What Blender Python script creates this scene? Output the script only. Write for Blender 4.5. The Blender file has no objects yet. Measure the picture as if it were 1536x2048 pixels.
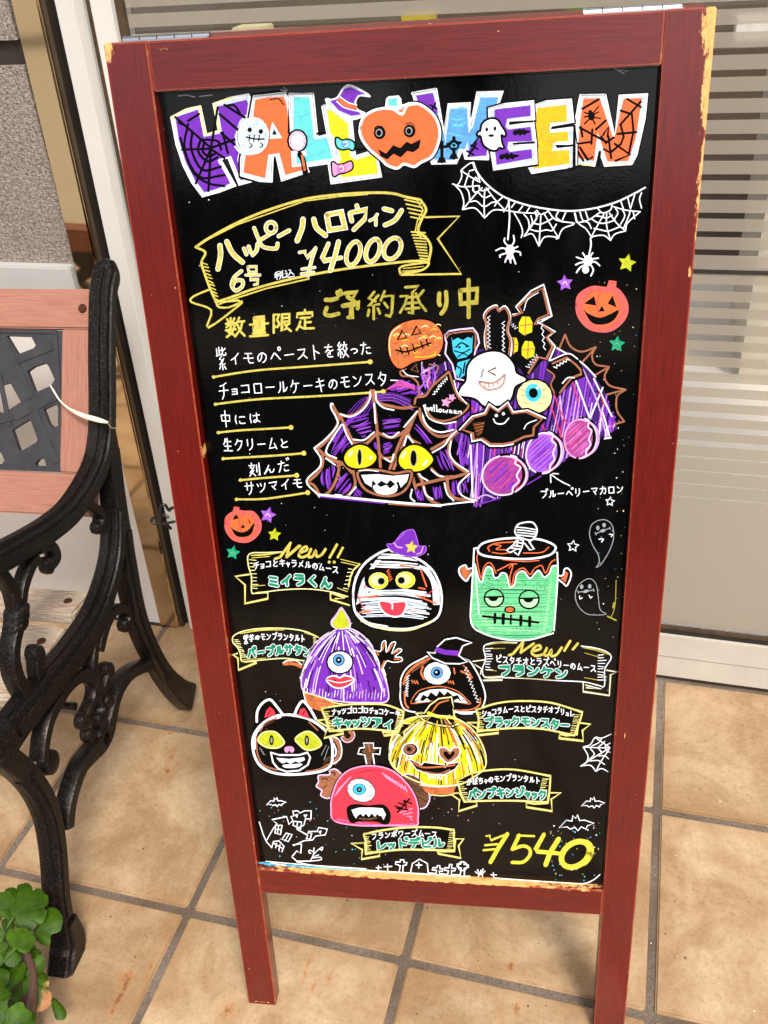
import bpy, bmesh, math, random
import numpy as np
from mathutils import Vector, Matrix
from mathutils.geometry import tessellate_polygon
random.seed(7)
S = bpy.context.scene
C = S.collection

# ------------------------------------------------------------------ camera
FPX, YAW, PITCH, ROLL = 1831.8151, -0.309592, 0.590708, -0.078785
CAM = np.array([0.815169, -0.609385, 1.115883])
def cam_axes():
    cy, sy = math.cos(YAW), math.sin(YAW); cp, sp = math.cos(PITCH), math.sin(PITCH)
    f = np.array([sy*cp, cy*cp, -sp]); r = np.array([cy, -sy, 0.]); u = np.cross(r, f)
    cr, sr = math.cos(ROLL), math.sin(ROLL)
    return cr*r+sr*u, -sr*r+cr*u, f
RT, UP, FW = cam_axes()
cd = bpy.data.cameras.new('camera'); cam = bpy.data.objects.new('camera', cd); C.objects.link(cam)
M = Matrix((( RT[0], UP[0], -FW[0], CAM[0]), (RT[1], UP[1], -FW[1], CAM[1]), (RT[2], UP[2], -FW[2], CAM[2]), (0, 0, 0, 1)))
cam.matrix_world = M
cd.sensor_fit = 'VERTICAL'; cd.sensor_height = 24.0; cd.lens = 24.0*FPX/2048.0
cd.clip_start = 0.02; cd.clip_end = 200
S.camera = cam

# ------------------------------------------------------------------ light
SUN_EL, SUN_AZ = math.radians(52), math.radians(142)     # azimuth from +y clockwise: light from the street, over the right shoulder
w = bpy.data.worlds.new('World'); S.world = w; w.use_nodes = True
nt = w.node_tree; nt.nodes.clear()
sky = nt.nodes.new('ShaderNodeTexSky'); sky.sky_type = 'NISHITA'; sky.sun_disc = False
sky.sun_elevation = SUN_EL; sky.sun_rotation = SUN_AZ; sky.air_density = 1.0; sky.dust_density = 4.0; sky.ozone_density = 1.0
mixc = nt.nodes.new('ShaderNodeMix'); mixc.data_type = 'RGBA'; mixc.inputs[0].default_value = 0.75
bw = nt.nodes.new('ShaderNodeRGBToBW'); bg = nt.nodes.new('ShaderNodeBackground'); out = nt.nodes.new('ShaderNodeOutputWorld')
nt.links.new(sky.outputs[0], bw.inputs[0]); nt.links.new(sky.outputs[0], mixc.inputs[6]); nt.links.new(bw.outputs[0], mixc.inputs[7])
nt.links.new(mixc.outputs[2], bg.inputs[0]); bg.inputs[1].default_value = 0.135
nt.links.new(bg.outputs[0], out.inputs[0])
sd = bpy.data.lights.new('sun', 'SUN'); sd.energy = 1.7; sd.angle = math.radians(15); sd.color = (1.0, 0.95, 0.88)
sun = bpy.data.objects.new('sun', sd); C.objects.link(sun)
dvec = Vector((math.sin(SUN_AZ)*math.cos(SUN_EL), math.cos(SUN_AZ)*math.cos(SUN_EL), math.sin(SUN_EL)))
sun.rotation_euler = dvec.to_track_quat('Z', 'Y').to_euler(); sun.location = (0, -3, 4)
S.view_settings.view_transform = 'Standard'; S.view_settings.look = 'None'; S.view_settings.gamma = 1.0
S.view_settings.exposure = 0.86
S.view_settings.use_curve_mapping = False

# ------------------------------------------------------------------ helpers
def lin(c):
    return tuple(((v/255.)/12.92 if v/255. <= 0.04045 else ((v/255.+0.055)/1.055)**2.4) for v in c)+(1.,)
def ray_plane(px, py, pt, n):
    d = RT*(px-768)/FPX + UP*(-(py-1024))/FPX + FW
    t = float(np.dot(pt-CAM, n)/np.dot(d, n)); return CAM + t*d
class Mat:
    def __init__(s, name, base=(0.5,0.5,0.5,1), rough=0.5, metal=0.0, spec=0.5):
        s.m = bpy.data.materials.new(name); s.m.use_nodes = True; s.nt = s.m.node_tree
        s.b = s.nt.nodes['Principled BSDF']; s.b.inputs['Base Color'].default_value = base
        s.b.inputs['Roughness'].default_value = rough; s.b.inputs['Metallic'].default_value = metal
        s.b.inputs['Specular IOR Level'].default_value = spec
    def n(s, t, **k):
        x = s.nt.nodes.new(t)
        for a, v in k.items(): setattr(x, a, v)
        return x
    def l(s, a, b): s.nt.links.new(a, b)
    def coord(s, kind='Object', scale=(1,1,1)):
        tc = s.n('ShaderNodeTexCoord'); mp = s.n('ShaderNodeMapping'); mp.inputs['Scale'].default_value = scale
        s.l(tc.outputs[kind], mp.inputs[0]); return mp.outputs[0]
    def noise(s, vec, scale=10, detail=4, rough=0.6, dist=0):
        x = s.n('ShaderNodeTexNoise'); x.inputs['Scale'].default_value = scale; x.inputs['Detail'].default_value = detail
        x.inputs['Roughness'].default_value = rough; x.inputs['Distortion'].default_value = dist
        s.l(vec, x.inputs['Vector']); return x.outputs['Fac']
    def ramp(s, fac, stops):
        r = s.n('ShaderNodeValToRGB'); e = r.color_ramp.elements
        while len(e) < len(stops): e.new(0.5)
        for i, (p, c) in enumerate(stops): e[i].position = p; e[i].color = c if len(c) == 4 else tuple(c)+(1,)
        s.l(fac, r.inputs[0]); return r.outputs[0]
    def math(s, op, a, b=None, c=None, clamp=False):
        x = s.n('ShaderNodeMath', operation=op); x.use_clamp = clamp
        for i, v in enumerate((a, b, c)):
            if v is None: continue
            if isinstance(v, (int, float)): x.inputs[i].default_value = v
            else: s.l(v, x.inputs[i])
        return x.outputs[0]
    def mix(s, fac, a, b, blend='MIX'):
        x = s.n('ShaderNodeMix'); x.data_type = 'RGBA'; x.blend_type = blend
        for i, v in ((0, fac), (6, a), (7, b)):
            if isinstance(v, (int, float, tuple)): x.inputs[i].default_value = v
            else: s.l(v, x.inputs[i])
        return x.outputs[2]
    def bump(s, h, strength=0.3, dist=0.001):
        x = s.n('ShaderNodeBump'); x.inputs['Strength'].default_value = strength; x.inputs['Distance'].default_value = dist
        s.l(h, x.inputs['Height']); s.l(x.outputs[0], s.b.inputs['Normal'])
    def col(s, sock): s.l(sock, s.b.inputs['Base Color'])
    def rough(s, sock): s.l(sock, s.b.inputs['Roughness'])
    def sep(s, vec):
        x = s.n('ShaderNodeSeparateXYZ'); s.l(vec, x.inputs[0]); return x.outputs
class MB:
    def __init__(s): s.v = []; s.f = []
    def add(s, v, f):
        o = len(s.v); s.v += [tuple(map(float, q)) for q in v]; s.f += [tuple(i+o for i in q) for q in f]; return s
    def box(s, x0, x1, y0, y1, z0, z1, M=None):
        v = [(x, y, z) for z in (z0, z1) for y in (y0, y1) for x in (x0, x1)]
        if M: v = [tuple(M @ Vector(q)) for q in v]
        return s.add(v, [(0,2,3,1), (4,5,7,6), (0,1,5,4), (2,6,7,3), (0,4,6,2), (1,3,7,5)])
    def obj(s, name, mat, parent=None, bevel=0, seg=2, smooth=False, label=None, cat=None, kind=None, group=None, loc=None, rot=None):
        me = bpy.data.meshes.new(name); me.from_pydata(s.v, [], s.f); me.update()
        o = bpy.data.objects.new(name, me); C.objects.link(o)
        if mat: me.materials.append(mat.m if isinstance(mat, Mat) else mat)
        bm = bmesh.new(); bm.from_mesh(me); bmesh.ops.recalc_face_normals(bm, faces=bm.faces); 
        if bevel:
            bmesh.ops.bevel(bm, geom=[e for e in bm.edges if len(e.link_faces) == 2 and e.calc_face_angle(0) > 0.6], offset=bevel, segments=seg, affect='EDGES', clamp_overlap=True)
        bm.to_mesh(me); bm.free()
        if smooth:
            for p in me.polygons: p.use_smooth = True
        if parent: o.parent = parent
        if loc is not None: o.location = loc
        if rot is not None: o.rotation_euler = rot
        tag(o, label, cat, kind, group); return o
def tag(o, label=None, cat=None, kind=None, group=None):
    if label: o['label'] = label
    if cat: o['category'] = cat
    if kind: o['kind'] = kind
    if group: o['group'] = group
    return o
def empty(name, label, cat, loc=(0,0,0), rz=0, group=None):
    o = bpy.data.objects.new(name, None); C.objects.link(o); o.location = loc; o.rotation_euler = (0,0,rz)
    o.empty_display_size = 0.05
    return tag(o, label, cat, None, group)
def catmull(P, n=6, closed=False):
    P = [np.array(p, float) for p in P]
    if len(P) < 3: return P
    if closed: Q = [P[-1]]+P+[P[0], P[1]]
    else: Q = [2*P[0]-P[1]]+P+[2*P[-1]-P[-2]]
    out = []
    for i in range(1, len(Q)-2):
        a, b, c, d = Q[i-1:i+3]
        for k in range(n):
            t = k/n; out.append(0.5*((2*b)+(c-a)*t+(2*a-5*b+4*c-d)*t*t+(3*b-a-3*c+d)*t**3))
    if not closed: out.append(P[-1])
    return out
def flat_noise(m, vec, c1, c2, scale, d=4): return m.ramp(m.noise(vec, scale, d), [(0.3, c1), (0.7, c2)])

# ------------------------------------------------------------------ materials
def mat_tile():
    m = Mat('glazed_floor_tile', rough=0.33, spec=0.4)
    geo = m.n('ShaderNodeNewGeometry'); pos = geo.outputs['Position']
    oi = m.n('ShaderNodeObjectInfo'); off = m.n('ShaderNodeVectorMath', operation='ADD')
    sc = m.n('ShaderNodeVectorMath', operation='SCALE'); m.l(oi.outputs['Location'], sc.inputs[0]); sc.inputs['Scale'].default_value = 3.7
    m.l(pos, off.inputs[0]); m.l(sc.outputs[0], off.inputs[1]); v = off.outputs[0]
    a = m.ramp(m.noise(v, 9, 7, 0.68, 0.4), [(0.25, lin((148,116,84))), (0.42, lin((166,136,101))), (0.62, lin((194,168,134))), (0.85, lin((160,126,90)))])
    b = m.ramp(m.noise(v, 45, 5, 0.7), [(0.3, (0.80,0.77,0.73)), (0.6, (1,1,1))])
    c = m.mix(0.6, a, b, 'MULTIPLY')
    c = m.mix(0.55, c, m.ramp(m.noise(pos, 170, 5, 0.75), [(0.34, (0.66,0.58,0.50)), (0.5, (1,1,1))]), 'MULTIPLY')
    rnd = m.ramp(oi.outputs['Random'], [(0, (0.84,0.82,0.80)), (1, (1.0,1.0,1.0))])
    c = m.mix(0.8, c, rnd, 'MULTIPLY')
    # dirt specks
    vo = m.n('ShaderNodeTexVoronoi'); vo.inputs['Scale'].default_value = 55; m.l(pos, vo.inputs['Vector'])
    sp = m.math('LESS_THAN', vo.outputs['Distance'], m.math('MULTIPLY', m.noise(pos, 13, 2), 0.16))
    sp2 = m.math('MULTIPLY', sp, m.math('GREATER_THAN', m.noise(pos, 21, 1), 0.6))
    c = m.mix(sp2, c, (0.09, 0.055, 0.035, 1))
    # dirt towards tile edges: object-space distance from the centre
    tc = m.n('ShaderNodeTexCoord'); o = m.sep(tc.outputs['Object'])
    ed = m.math('MAXIMUM', m.math('ABSOLUTE', o[0]), m.math('ABSOLUTE', o[1]))
    em = m.math('MULTIPLY', m.math('SMOOTH_MIN', m.math('MULTIPLY', m.math('SUBTRACT', ed, 0.122), 45.0, clamp=True), 1.0, 0.1), m.noise(pos, 30, 4), clamp=True)
    c = m.mix(m.math('MULTIPLY', em, 0.4), c, lin((150,105,66)))
    # rust streaks where water ran off metal
    P = m.sep(pos); tot = None
    nz = m.noise(pos, 60, 5, 0.75)
    for (px, py, sx, sy, k) in [(341,1517,.004,.022,.8),(336,1541,.007,.006,1.2),(226,1275,.006,.03,.8),(378,1430,.005,.012,.8),(341,1466,.008,.004,.9),
            (241,1990,.0045,.03,1.5),(248,1955,.010,.008,1.4),(298,1938,.004,.014,.9),(613,1938,.0035,.020,1.0),(628,1970,.003,.018,.8),(660,1954,.004,.016,.6),
            (1022,1932,.005,.014,1.0),(1034,2016,.006,.010,1.2),(455,2018,.016,.016,.8),(1000,2040,.006,.02,.7),(140,1475,.006,.004,.6),(20,1990,.02,.02,.3)]:
        q = ray_plane(px, py, np.zeros(3), np.array([0,0,1.]))
        e = m.math('ADD', m.math('POWER', m.math('DIVIDE', m.math('SUBTRACT', P[0], float(q[0])), sx*.8), 2.0), m.math('POWER', m.math('DIVIDE', m.math('SUBTRACT', P[1], float(q[1])), sy*.85), 2.0))
        g = m.math('MULTIPLY', m.math('EXPONENT', m.math('MULTIPLY', e, -1.0)), k)
        tot = g if tot is None else m.math('ADD', tot, g)
    rm = m.math('MULTIPLY', m.math('SUBTRACT', m.math('MULTIPLY', tot, m.math('POWER', m.math('MULTIPLY', nz, 1.9), 2.6)), 0.06), 1.0, clamp=True)
    c = m.mix(m.math('MULTIPLY', rm, 0.6), c, m.ramp(rm, [(0, lin((190,124,52))), (0.6, lin((168,92,24))), (1, lin((112,50,14)))]))
    m.col(c)
    m.rough(m.ramp(m.noise(v, 30, 4), [(0.3, (.28,)*3), (0.7, (.48,)*3)]))
    m.bump(m.noise(v, 70, 5, 0.7), 0.25, 0.0008)
    return m
def mat_grout():
    m = Mat('grey_grout', rough=0.95, spec=0.1); g = m.n('ShaderNodeNewGeometry').outputs['Position']
    m.col(m.mix(m.ramp(m.noise(g, 6, 4), [(0.35, (0,)*3), (0.7, (1,)*3)]), m.ramp(m.noise(g, 400, 3), [(0.3, lin((98,86,76))), (0.7, lin((146,132,120)))]), lin((88,72,58))))
    m.bump(m.noise(g, 500, 3), 0.8, 0.001); return m
def mat_roughcast():
    m = Mat('grey_roughcast', rough=0.95, spec=0.15); g = m.n('ShaderNodeNewGeometry').outputs['Position']
    n1 = m.noise(g, 480, 3, 0.6); n2 = m.noise(g, 210, 2)
    c = m.mix(0.5, m.ramp(n1, [(0.32, lin((50,40,34))), (0.43, lin((134,120,111))), (0.57, lin((170,157,147))), (0.68, lin((222,212,202)))]), m.ramp(n2, [(0.35, lin((124,111,102))), (0.65, lin((180,168,158)))]))
    m.col(m.mix(0.7, c, m.ramp(m.noise(g, 5, 3), [(0.3, (.82,.8,.78)), (0.7, (1,1,1))]), 'MULTIPLY'))
    m.bump(m.math('ADD', n1, m.math('MULTIPLY', n2, 1.3)), 0.9, 0.003); return m
def mat_simple(name, c, rough=0.5, metal=0, var=0.12, scale=25, spec=0.5, bumps=0.1, dirt=0.0):
    m = Mat(name, rough=rough, metal=metal, spec=spec); g = m.coord()
    c = lin(c); d = tuple(v*(1-var*2) for v in c[:3])+(1,)
    k = m.ramp(m.noise(g, scale, 5, 0.65), [(0.3, d), (0.7, c)])
    if dirt:
        k = m.mix(m.math('MULTIPLY', m.math('GREATER_THAN', m.noise(g, 160, 3, 0.8), 0.72), dirt), k, (0.08,0.06,0.04,1))
    m.col(k); m.rough(m.ramp(m.noise(g, scale*2.3, 4), [(0.3, (rough*0.8,)*3), (0.7, (min(1, rough*1.25),)*3)]))
    if bumps: m.bump(m.noise(g, scale*8, 4), bumps, 0.001)
    return m
def mat_redwood(name='red_stained_wood', grain=(60, 60, 3), patches=()):
    m = Mat(name, rough=0.3, spec=0.5); m.b.inputs['Coat Weight'].default_value = 0.13; m.b.inputs['Coat Roughness'].default_value = 0.22
    tc = m.n('ShaderNodeTexCoord'); mp = m.n('ShaderNodeMapping'); mp.inputs['Scale'].default_value = grain; m.l(tc.outputs['Object'], mp.inputs[0])
    g = m.noise(mp.outputs[0], 9, 6, 0.65, 0.3)
    base = m.ramp(g, [(0.25, lin((72,6,3))), (0.45, lin((96,11,5))), (0.8, lin((116,19,10)))])
    v = m.noise(tc.outputs['Object'], 7, 3); base = m.mix(0.8, base, m.ramp(v, [(0.3, (.72,.66,.66)), (0.7, (1,1,1))]), 'MULTIPLY')
    # worn arrises: the bevel node finds real edges
    be = m.n('ShaderNodeBevel'); be.samples = 4; be.inputs['Radius'].default_value = 0.0014
    ge = m.n('ShaderNodeNewGeometry'); dt = m.n('ShaderNodeVectorMath', operation='DOT_PRODUCT')
    m.l(be.outputs[0], dt.inputs[0]); m.l(ge.outputs['Normal'], dt.inputs[1])
    edge = m.math('SUBTRACT', 1.0, dt.outputs['Value'])
    nz = m.noise(tc.outputs['Object'], 55, 6, 0.75)
    w1 = m.math('MULTIPLY', m.math('SUBTRACT', m.math('ADD', m.math('MULTIPLY', edge, 1.1), m.math('MULTIPLY', nz, 1.6)), 1.36), 7.0, clamp=True)
    w1 = m.math('MULTIPLY', w1, m.math('GREATER_THAN', edge, 0.02))
    P = m.sep(tc.outputs['Object']); tot = None
    sv = m.n('ShaderNodeMapping'); sv.inputs['Scale'].default_value = (1.6, 1, 0.55) if grain[2] < grain[0] else (0.5, 1, 1.8); m.l(tc.outputs['Object'], sv.inputs[0])
    nz2 = m.noise(sv.outputs[0], 210, 6, 0.75)
    for (u, vv, su, sv_, k) in patches:
        e = m.math('ADD', m.math('POWER', m.math('DIVIDE', m.math('SUBTRACT', P[0], u), su), 2.0), m.math('POWER', m.math('DIVIDE', m.math('SUBTRACT', P[2], vv), sv_), 2.0))
        q = m.math('MULTIPLY', m.math('EXPONENT', m.math('MULTIPLY', e, -1.0)), k)
        tot = q if tot is None else m.math('MAXIMUM', tot, q)
    wear = w1
    if tot is not None:
        wear = m.math('MAXIMUM', w1, m.math('MULTIPLY', m.math('SUBTRACT', m.math('ADD', tot, nz2), 1.02), 14.0, clamp=True))
    # small scuffs
    sc = m.math('MULTIPLY', m.math('GREATER_THAN', m.noise(tc.outputs['Object'], 210, 2, 0.5), 0.77), 0.7)
    wear = m.math('MAXIMUM', wear, sc)
    wood = m.ramp(nz2, [(0.3, lin((205,125,60))), (0.6, lin((240,180,110)))])
    base = m.mix(m.math('MULTIPLY', edge, 4.0, clamp=True), base, lin((160,34,24)))
    m.col(m.mix(wear, base, wood)); m.rough(m.math('ADD', 0.27, m.math('MULTIPLY', wear, 0.5)))
    m.l(m.math('SUBTRACT', 0.25, m.math('MULTIPLY', wear, 0.25)), m.b.inputs['Coat Weight'])
    m.bump(m.math('SUBTRACT', g, m.math('MULTIPLY', wear, 0.8)), 0.22, 0.0006); return m
def mat_iron():
    m = Mat('bronzed_cast_iron', rough=0.42, metal=0.75, spec=0.4); g = m.coord()
    n1 = m.noise(g, 14, 5, 0.7); n2 = m.noise(g, 260, 4, 0.7)
    c = m.ramp(n1, [(0.3, lin((20,17,16))), (0.55, lin((36,32,30))), (0.75, lin((56,34,22)))])
    c = m.mix(m.ramp(m.noise(g, 420, 3, .6), [(0.5, (0,)*3), (0.72, (.5,)*3)]), c, lin((98,90,84)))
    m.col(c); m.rough(m.ramp(n2, [(0.3, (.24,)*3), (0.7, (.5,)*3)])); m.bump(m.noise(g, 520, 3, .6), 0.6, 0.0008); return m
def mat_salmon(name, worn=0.0, ax=(5, 90, 90)):
    m = Mat(name, rough=0.62, spec=0.3); tc = m.n('ShaderNodeTexCoord'); mp = m.n('ShaderNodeMapping'); mp.inputs['Scale'].default_value = ax
    m.l(tc.outputs['Object'], mp.inputs[0]); g = m.noise(mp.outputs[0], 4, 7, 0.7, 0.4)
    c = m.ramp(g, [(0.28, lin((104,62,48))), (0.38, lin((148,98,80))), (0.7, lin((168,118,100)))])
    g2 = m.noise(mp.outputs[0], 2.2, 6, 0.75, 0.2)
    bare = m.ramp(m.noise(mp.outputs[0], 9, 5, 0.7), [(0.3, lin((92,74,60))), (0.55, lin((182,166,146))), (0.8, lin((222,210,190)))])
    c = m.mix(m.math('MULTIPLY', m.math('SUBTRACT', g2, 0.70-worn*0.34), 9.0, clamp=True), c, bare)
    cr = m.math('LESS_THAN', m.noise(mp.outputs[0], 6, 6, 0.8, 0.6), 0.375)
    m.col(m.mix(m.math('MULTIPLY', cr, 0.6), c, lin((92,50,36)))); m.bump(g, 0.5, 0.0012); return m
T_TILE = mat_tile(); T_GROUT = mat_grout(); T_ROUGH = mat_roughcast()
T_WHITE = mat_simple('white_aluminium', (212,208,200), 0.35, var=0.03, scale=8, bumps=0.03, dirt=0.5)
T_WHITE2 = mat_simple('brushed_white_threshold', (196,188,176), 0.42, var=0.06, scale=12, bumps=0.05, dirt=0.7)
T_GREYWALL = mat_simple('painted_light_wall', (236,231,225), 0.6, var=0.03, scale=6, bumps=0.05, dirt=0.3)
T_BAND = mat_simple('light_grey_band', (186,184,180), 0.4, var=0.03, scale=7, bumps=0.04, dirt=0.3)
T_DARK = mat_simple('dark_joint_sealant', (52,44,38), 0.7, var=0.25, scale=30, bumps=0.2)
T_BROWNSEAL = mat_simple('brown_weathered_seal', (84,62,38), 0.75, var=0.3, scale=60, bumps=0.3)
T_BLACK = mat_simple('black_rubber', (26,24,22), 0.55, var=0.2, scale=30, bumps=0.1)
T_ASPH = mat_simple('asphalt', (54,52,51), 0.9, var=0.2, scale=60, bumps=0.5, spec=0.2)
T_PAVE = mat_simple('concrete_paving', (172,160,140), 0.85, var=0.1, scale=10, bumps=0.3, spec=0.2)
T_MIRROR = Mat('polished_stainless', lin((214,196,166)), 0.06, 1.0)
_g = T_MIRROR.coord('Object', (1, 1, 0.3)); T_MIRROR.bump(T_MIRROR.noise(_g, 14, 2), 0.12, 0.0015)
T_CHROME = Mat('chrome', lin((176,178,182)), 0.3, 1.0)
T_IRON = mat_iron(); T_LAT = mat_simple('grey_cast_lattice', (62,60,64), .5, metal=.3, var=.2, scale=40, bumps=.4, dirt=.5); T_BWIRE = mat_simple('black_coated_wire', (20,20,22), 0.3, var=0.1, bumps=0)
T_SAL = mat_salmon('salmon_painted_board'); T_SALV = mat_salmon('salmon_painted_upright', 0.0, (90, 90, 5)); T_SALW = mat_salmon('weathered_salmon_slat', 1.0)
T_SCREW = mat_simple('rusty_screw', (92,48,24), 0.6, metal=0.5, var=0.3, scale=200)

# ------------------------------------------------------------------ setting
T_DKERB = mat_simple('dark_kerb_stone', (70,52,40), .8, var=.15, scale=20, bumps=.3)
MB().box(-12, -1.3, -8.9, -2.15, -0.119, -0.105).obj('path', T_PAVE, kind='structure')
fl = MB().box(-3, 4.2, -1.56, 0.60, -0.06, -0.0035).obj('floor', T_GROUT, kind='structure')
PT = 0.30
tm = MB().box(-.1445, .1445, -.1445, .1445, -0.012, 0).obj('tile', T_TILE, fl, bevel=0.0022, seg=2, smooth=False)
tshort = None
first = True
for j in range(-5, 2):
    for i in range(-8, 12):
        x = PT*i+0.15; y = PT*j+0.15
        if j == 1:
            if tshort is None:
                tshort = MB().box(-.1445, .1445, -.1445, .118, -0.012, 0).obj('tile', T_TILE, fl, bevel=0.0022); o = tshort
            else: o = tshort.copy(); C.objects.link(o)
        elif first: o = tm; first = False
        else: o = tm.copy(); C.objects.link(o)
        o.location = (x, y, random.uniform(-.0004, .0004)); o.rotation_euler = (random.uniform(-.001,.001), random.uniform(-.001,.001), random.uniform(-.002,.002))
MB().box(-3, 4.2, -1.74, -1.565, -0.2, -0.004).obj('kerb', T_DKERB, kind='structure', bevel=.01)
MB().box(-40, 40, -9.0, -1.745, -0.4, -0.12).obj('road', T_ASPH, kind='structure')
MB().box(-40, 40, -60, -9.005, -0.4, 0.0).obj('pavement', T_PAVE, kind='structure')
MB().box(-60, 60, -70, 60, -0.9, -0.45).obj('ground', T_ASPH, kind='structure')
MB().box(-40, 0.0, .72, 1.2, -.4, -.001).obj('foundation', T_GROUT, kind='structure')
# house fronts over the road: only the glossy board, the steel and the glass show them
def house(x0, x1, y, d, h, c, lab, nx, nz, nm):
    e = empty('house', lab, 'house', ((x0+x1)/2, y, 0), 0, 'houses across the road'); W = (x1-x0)/2
    m = mat_simple('render_'+nm, c, 0.9, var=0.05, scale=1, bumps=0.1)
    MB().box(-W, W, -d, 0, 0, h).obj('wall', m, e)
    MB().box(-W-.2, W+.2, -d-.2, .25, h+.002, h+.25).obj('roof', T_DARK, e)
    fr = Mat('glass_'+nm, (0.02,0.025,0.03,1), 0.08)
    for a in range(nx):
        for b in range(nz):
            cx = -W+(a+.5)*2*W/nx; cz = 1.5+b*2.8
            wv = MB().box(cx-.75, cx+.75, .002, .06, cz-.65, cz+.65).obj('window', T_WHITE, e)
            MB().box(cx-.66, cx+.66, .062, .08, cz-.56, cz+.56).obj('pane', fr, wv)
house(-24, 1.6, -28, 7, 3.7, (96,86,74), 'low brown rendered house across the road at left', 8, 1, 'a')
house(2.2, 5.4, -28.5, 6, 9.0, (60,54,50), 'tall dark house across the road in the middle', 1, 3, 'b')
house(6.0, 26, -29, 6, 3.5, (150,138,118), 'low beige house across the road at right', 6, 1, 'c')

# left wall
wl = empty('wall', 'rough grey rendered wall with pale band and smooth base left of the doorway', 'wall', (-1.2, .535, 0))
MB().box(-1.8, 1.197, .012, .2, .695, .962).obj('roughcast_panel', T_ROUGH, wl)
MB().box(-1.8, 1.197, .012, .2, .992, 2.6).obj('roughcast_panel', T_ROUGH, wl)
MB().box(-1.8, 1.197, .020, .2, .9621, .9919).obj('joint_strip', T_DARK, wl)
MB().box(-1.8, 1.197, -.006, .2, .640, .6945).obj('sill_band', T_BAND, wl, bevel=.002)
MB().box(-1.8, 1.197, 0.000, .2, .004, .6395).obj('smooth_base', T_GREYWALL, wl)
MB().box(-1.8, 1.197, -.004, .002, -.001, .0035).obj('base_joint', T_DARK, wl)
# steel column and door surround lean a hair to the right, as they do in the photograph
LEAN = .0222
col = empty('steel_column', 'tall polished stainless steel column beside the white door frame', 'column', (.0095, .53, 0)); col.rotation_euler = (0, LEAN, 0)
MB().box(-.0195, .0195, 0, .1, 0.0022, 2.6).obj('polished_face', T_MIRROR, col, bevel=.0025, seg=2)
MB().box(-.0195, .0195, .1001, .14, 0.002, 2.6).obj('core', T_DARK, col)
ds = empty('door_frame', 'white aluminium door frame with dark seals right of the steel column', 'door frame', (0, 0, 0)); ds.rotation_euler = (0, LEAN, 0)
MB().box(.0293, .0360, .536, .66, .003, 2.6).obj('seal_strip', mat_simple('dull_steel_edge', (96,84,70), .4, .7), ds)
MB().box(.0361, .0510, .548, .66, .003, 2.6).obj('groove', T_BLACK, ds)
MB().box(.0512, .0765, .532, .5577, .003, 2.6).obj('jamb', T_WHITE, ds, bevel=.0012)
MB().box(.0512, .0765, .558, .66, .003, 2.6).obj('jamb_return', T_BAND, ds)
MB().box(.0767, .0840, .562, .66, .003, 2.6).obj('seal_strip', T_BROWNSEAL, ds)
# sliding glass door
door = empty('glass_door', 'white framed glass door with frosted horizontal stripes behind the menu board', 'door', (.7, .57, 0))
o = MB().box(-.6158, -.5866, -.012, .04, .012, 2.6).obj('door_stile', T_WHITE, door, bevel=.0015); o.rotation_euler = (0, LEAN, 0)
o = MB().box(-.5864, -.5760, -.002, .0060, .100, 2.6).obj('gasket', T_BROWNSEAL, door); o.rotation_euler = (0, LEAN, 0)
MB().box(-.5850, 1.4, -.0035, .04, .055, .1005).obj('bottom_rail', T_WHITE2, door, bevel=.001)
MB().box(-.5850, 1.4, -.0015, .04, .010, .0545).obj('bottom_rail', T_WHITE2, door, bevel=.001)
MB().box(-.5850, 1.4, .0010, .0060, .1008, .108).obj('gasket', T_BLACK, door)
MB().box(-.574, 1.4, .0025, .0070, .1082, .1145).obj('gasket', T_BROWNSEAL, door)
MB().box(-.60, 1.4, .004, .04, .0015, .0095).obj('floor_joint', T_BROWNSEAL, door)
gm = Mat('clear_glass', (1,1,1,1), 0.0); gm.b.inputs['Transmission Weight'].default_value = 1.0; gm.b.inputs['IOR'].default_value = 1.45
MB().box(-.5740, 1.4, .0075, .0125, .1147, 2.6).obj('pane', gm, door)
MB().box(-.5740, 1.4, .0050, .0150, .6955, .7005).obj('push_bar', T_DARK, door)
fm = Mat('frosted_film', rough=0.6, spec=0.3); nt_ = fm.nt
pos = fm.n('ShaderNodeNewGeometry').outputs['Position']
fcol = fm.ramp(fm.noise(pos, 700, 2), [(0.3, lin((176,166,150))), (0.7, lin((198,188,172)))])
df = fm.n('ShaderNodeBsdfDiffuse'); fm.l(fcol, df.inputs[0])
rf = fm.n('ShaderNodeBsdfRefraction'); rf.inputs['Roughness'].default_value = 0.35; rf.inputs['IOR'].default_value = 1.02; rf.inputs[0].default_value = (.9,.88,.84,1)
gl = fm.n('ShaderNodeBsdfGlossy'); gl.inputs['Roughness'].default_value = 0.35
ms = fm.n('ShaderNodeMixShader'); ms.inputs[0].default_value = 0.58; fm.l(df.outputs[0], ms.inputs[1]); fm.l(rf.outputs[0], ms.inputs[2])
ms2 = fm.n('ShaderNodeMixShader'); ms2.inputs[0].default_value = 0.06; fm.l(ms.outputs[0], ms2.inputs[1]); fm.l(gl.outputs[0], ms2.inputs[2])
fm.l(ms2.outputs[0], fm.nt.nodes['Material Output'].inputs[0])
zt = 0.9975+.022*3; k = 0
clear = []                                      # clear gaps between frosted bands, centres and half heights
z = .9705+.0227*4
while z > .36:
    hh = .0037 if z > .7 else (.0045 if z > .45 else .0014)
    if abs(z-.7) > .012: clear.append((z, hh))
    z -= .0226
zt = 1.9
for (cz, hh) in clear+[(.118, .0)]:
    top, bot = zt, cz+hh
    if top-bot > .002:
        MB().box(-.5738, 1.4, .0062, .0069, bot, top).obj('frosted_band', fm, door)
    zt = cz-hh
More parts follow.
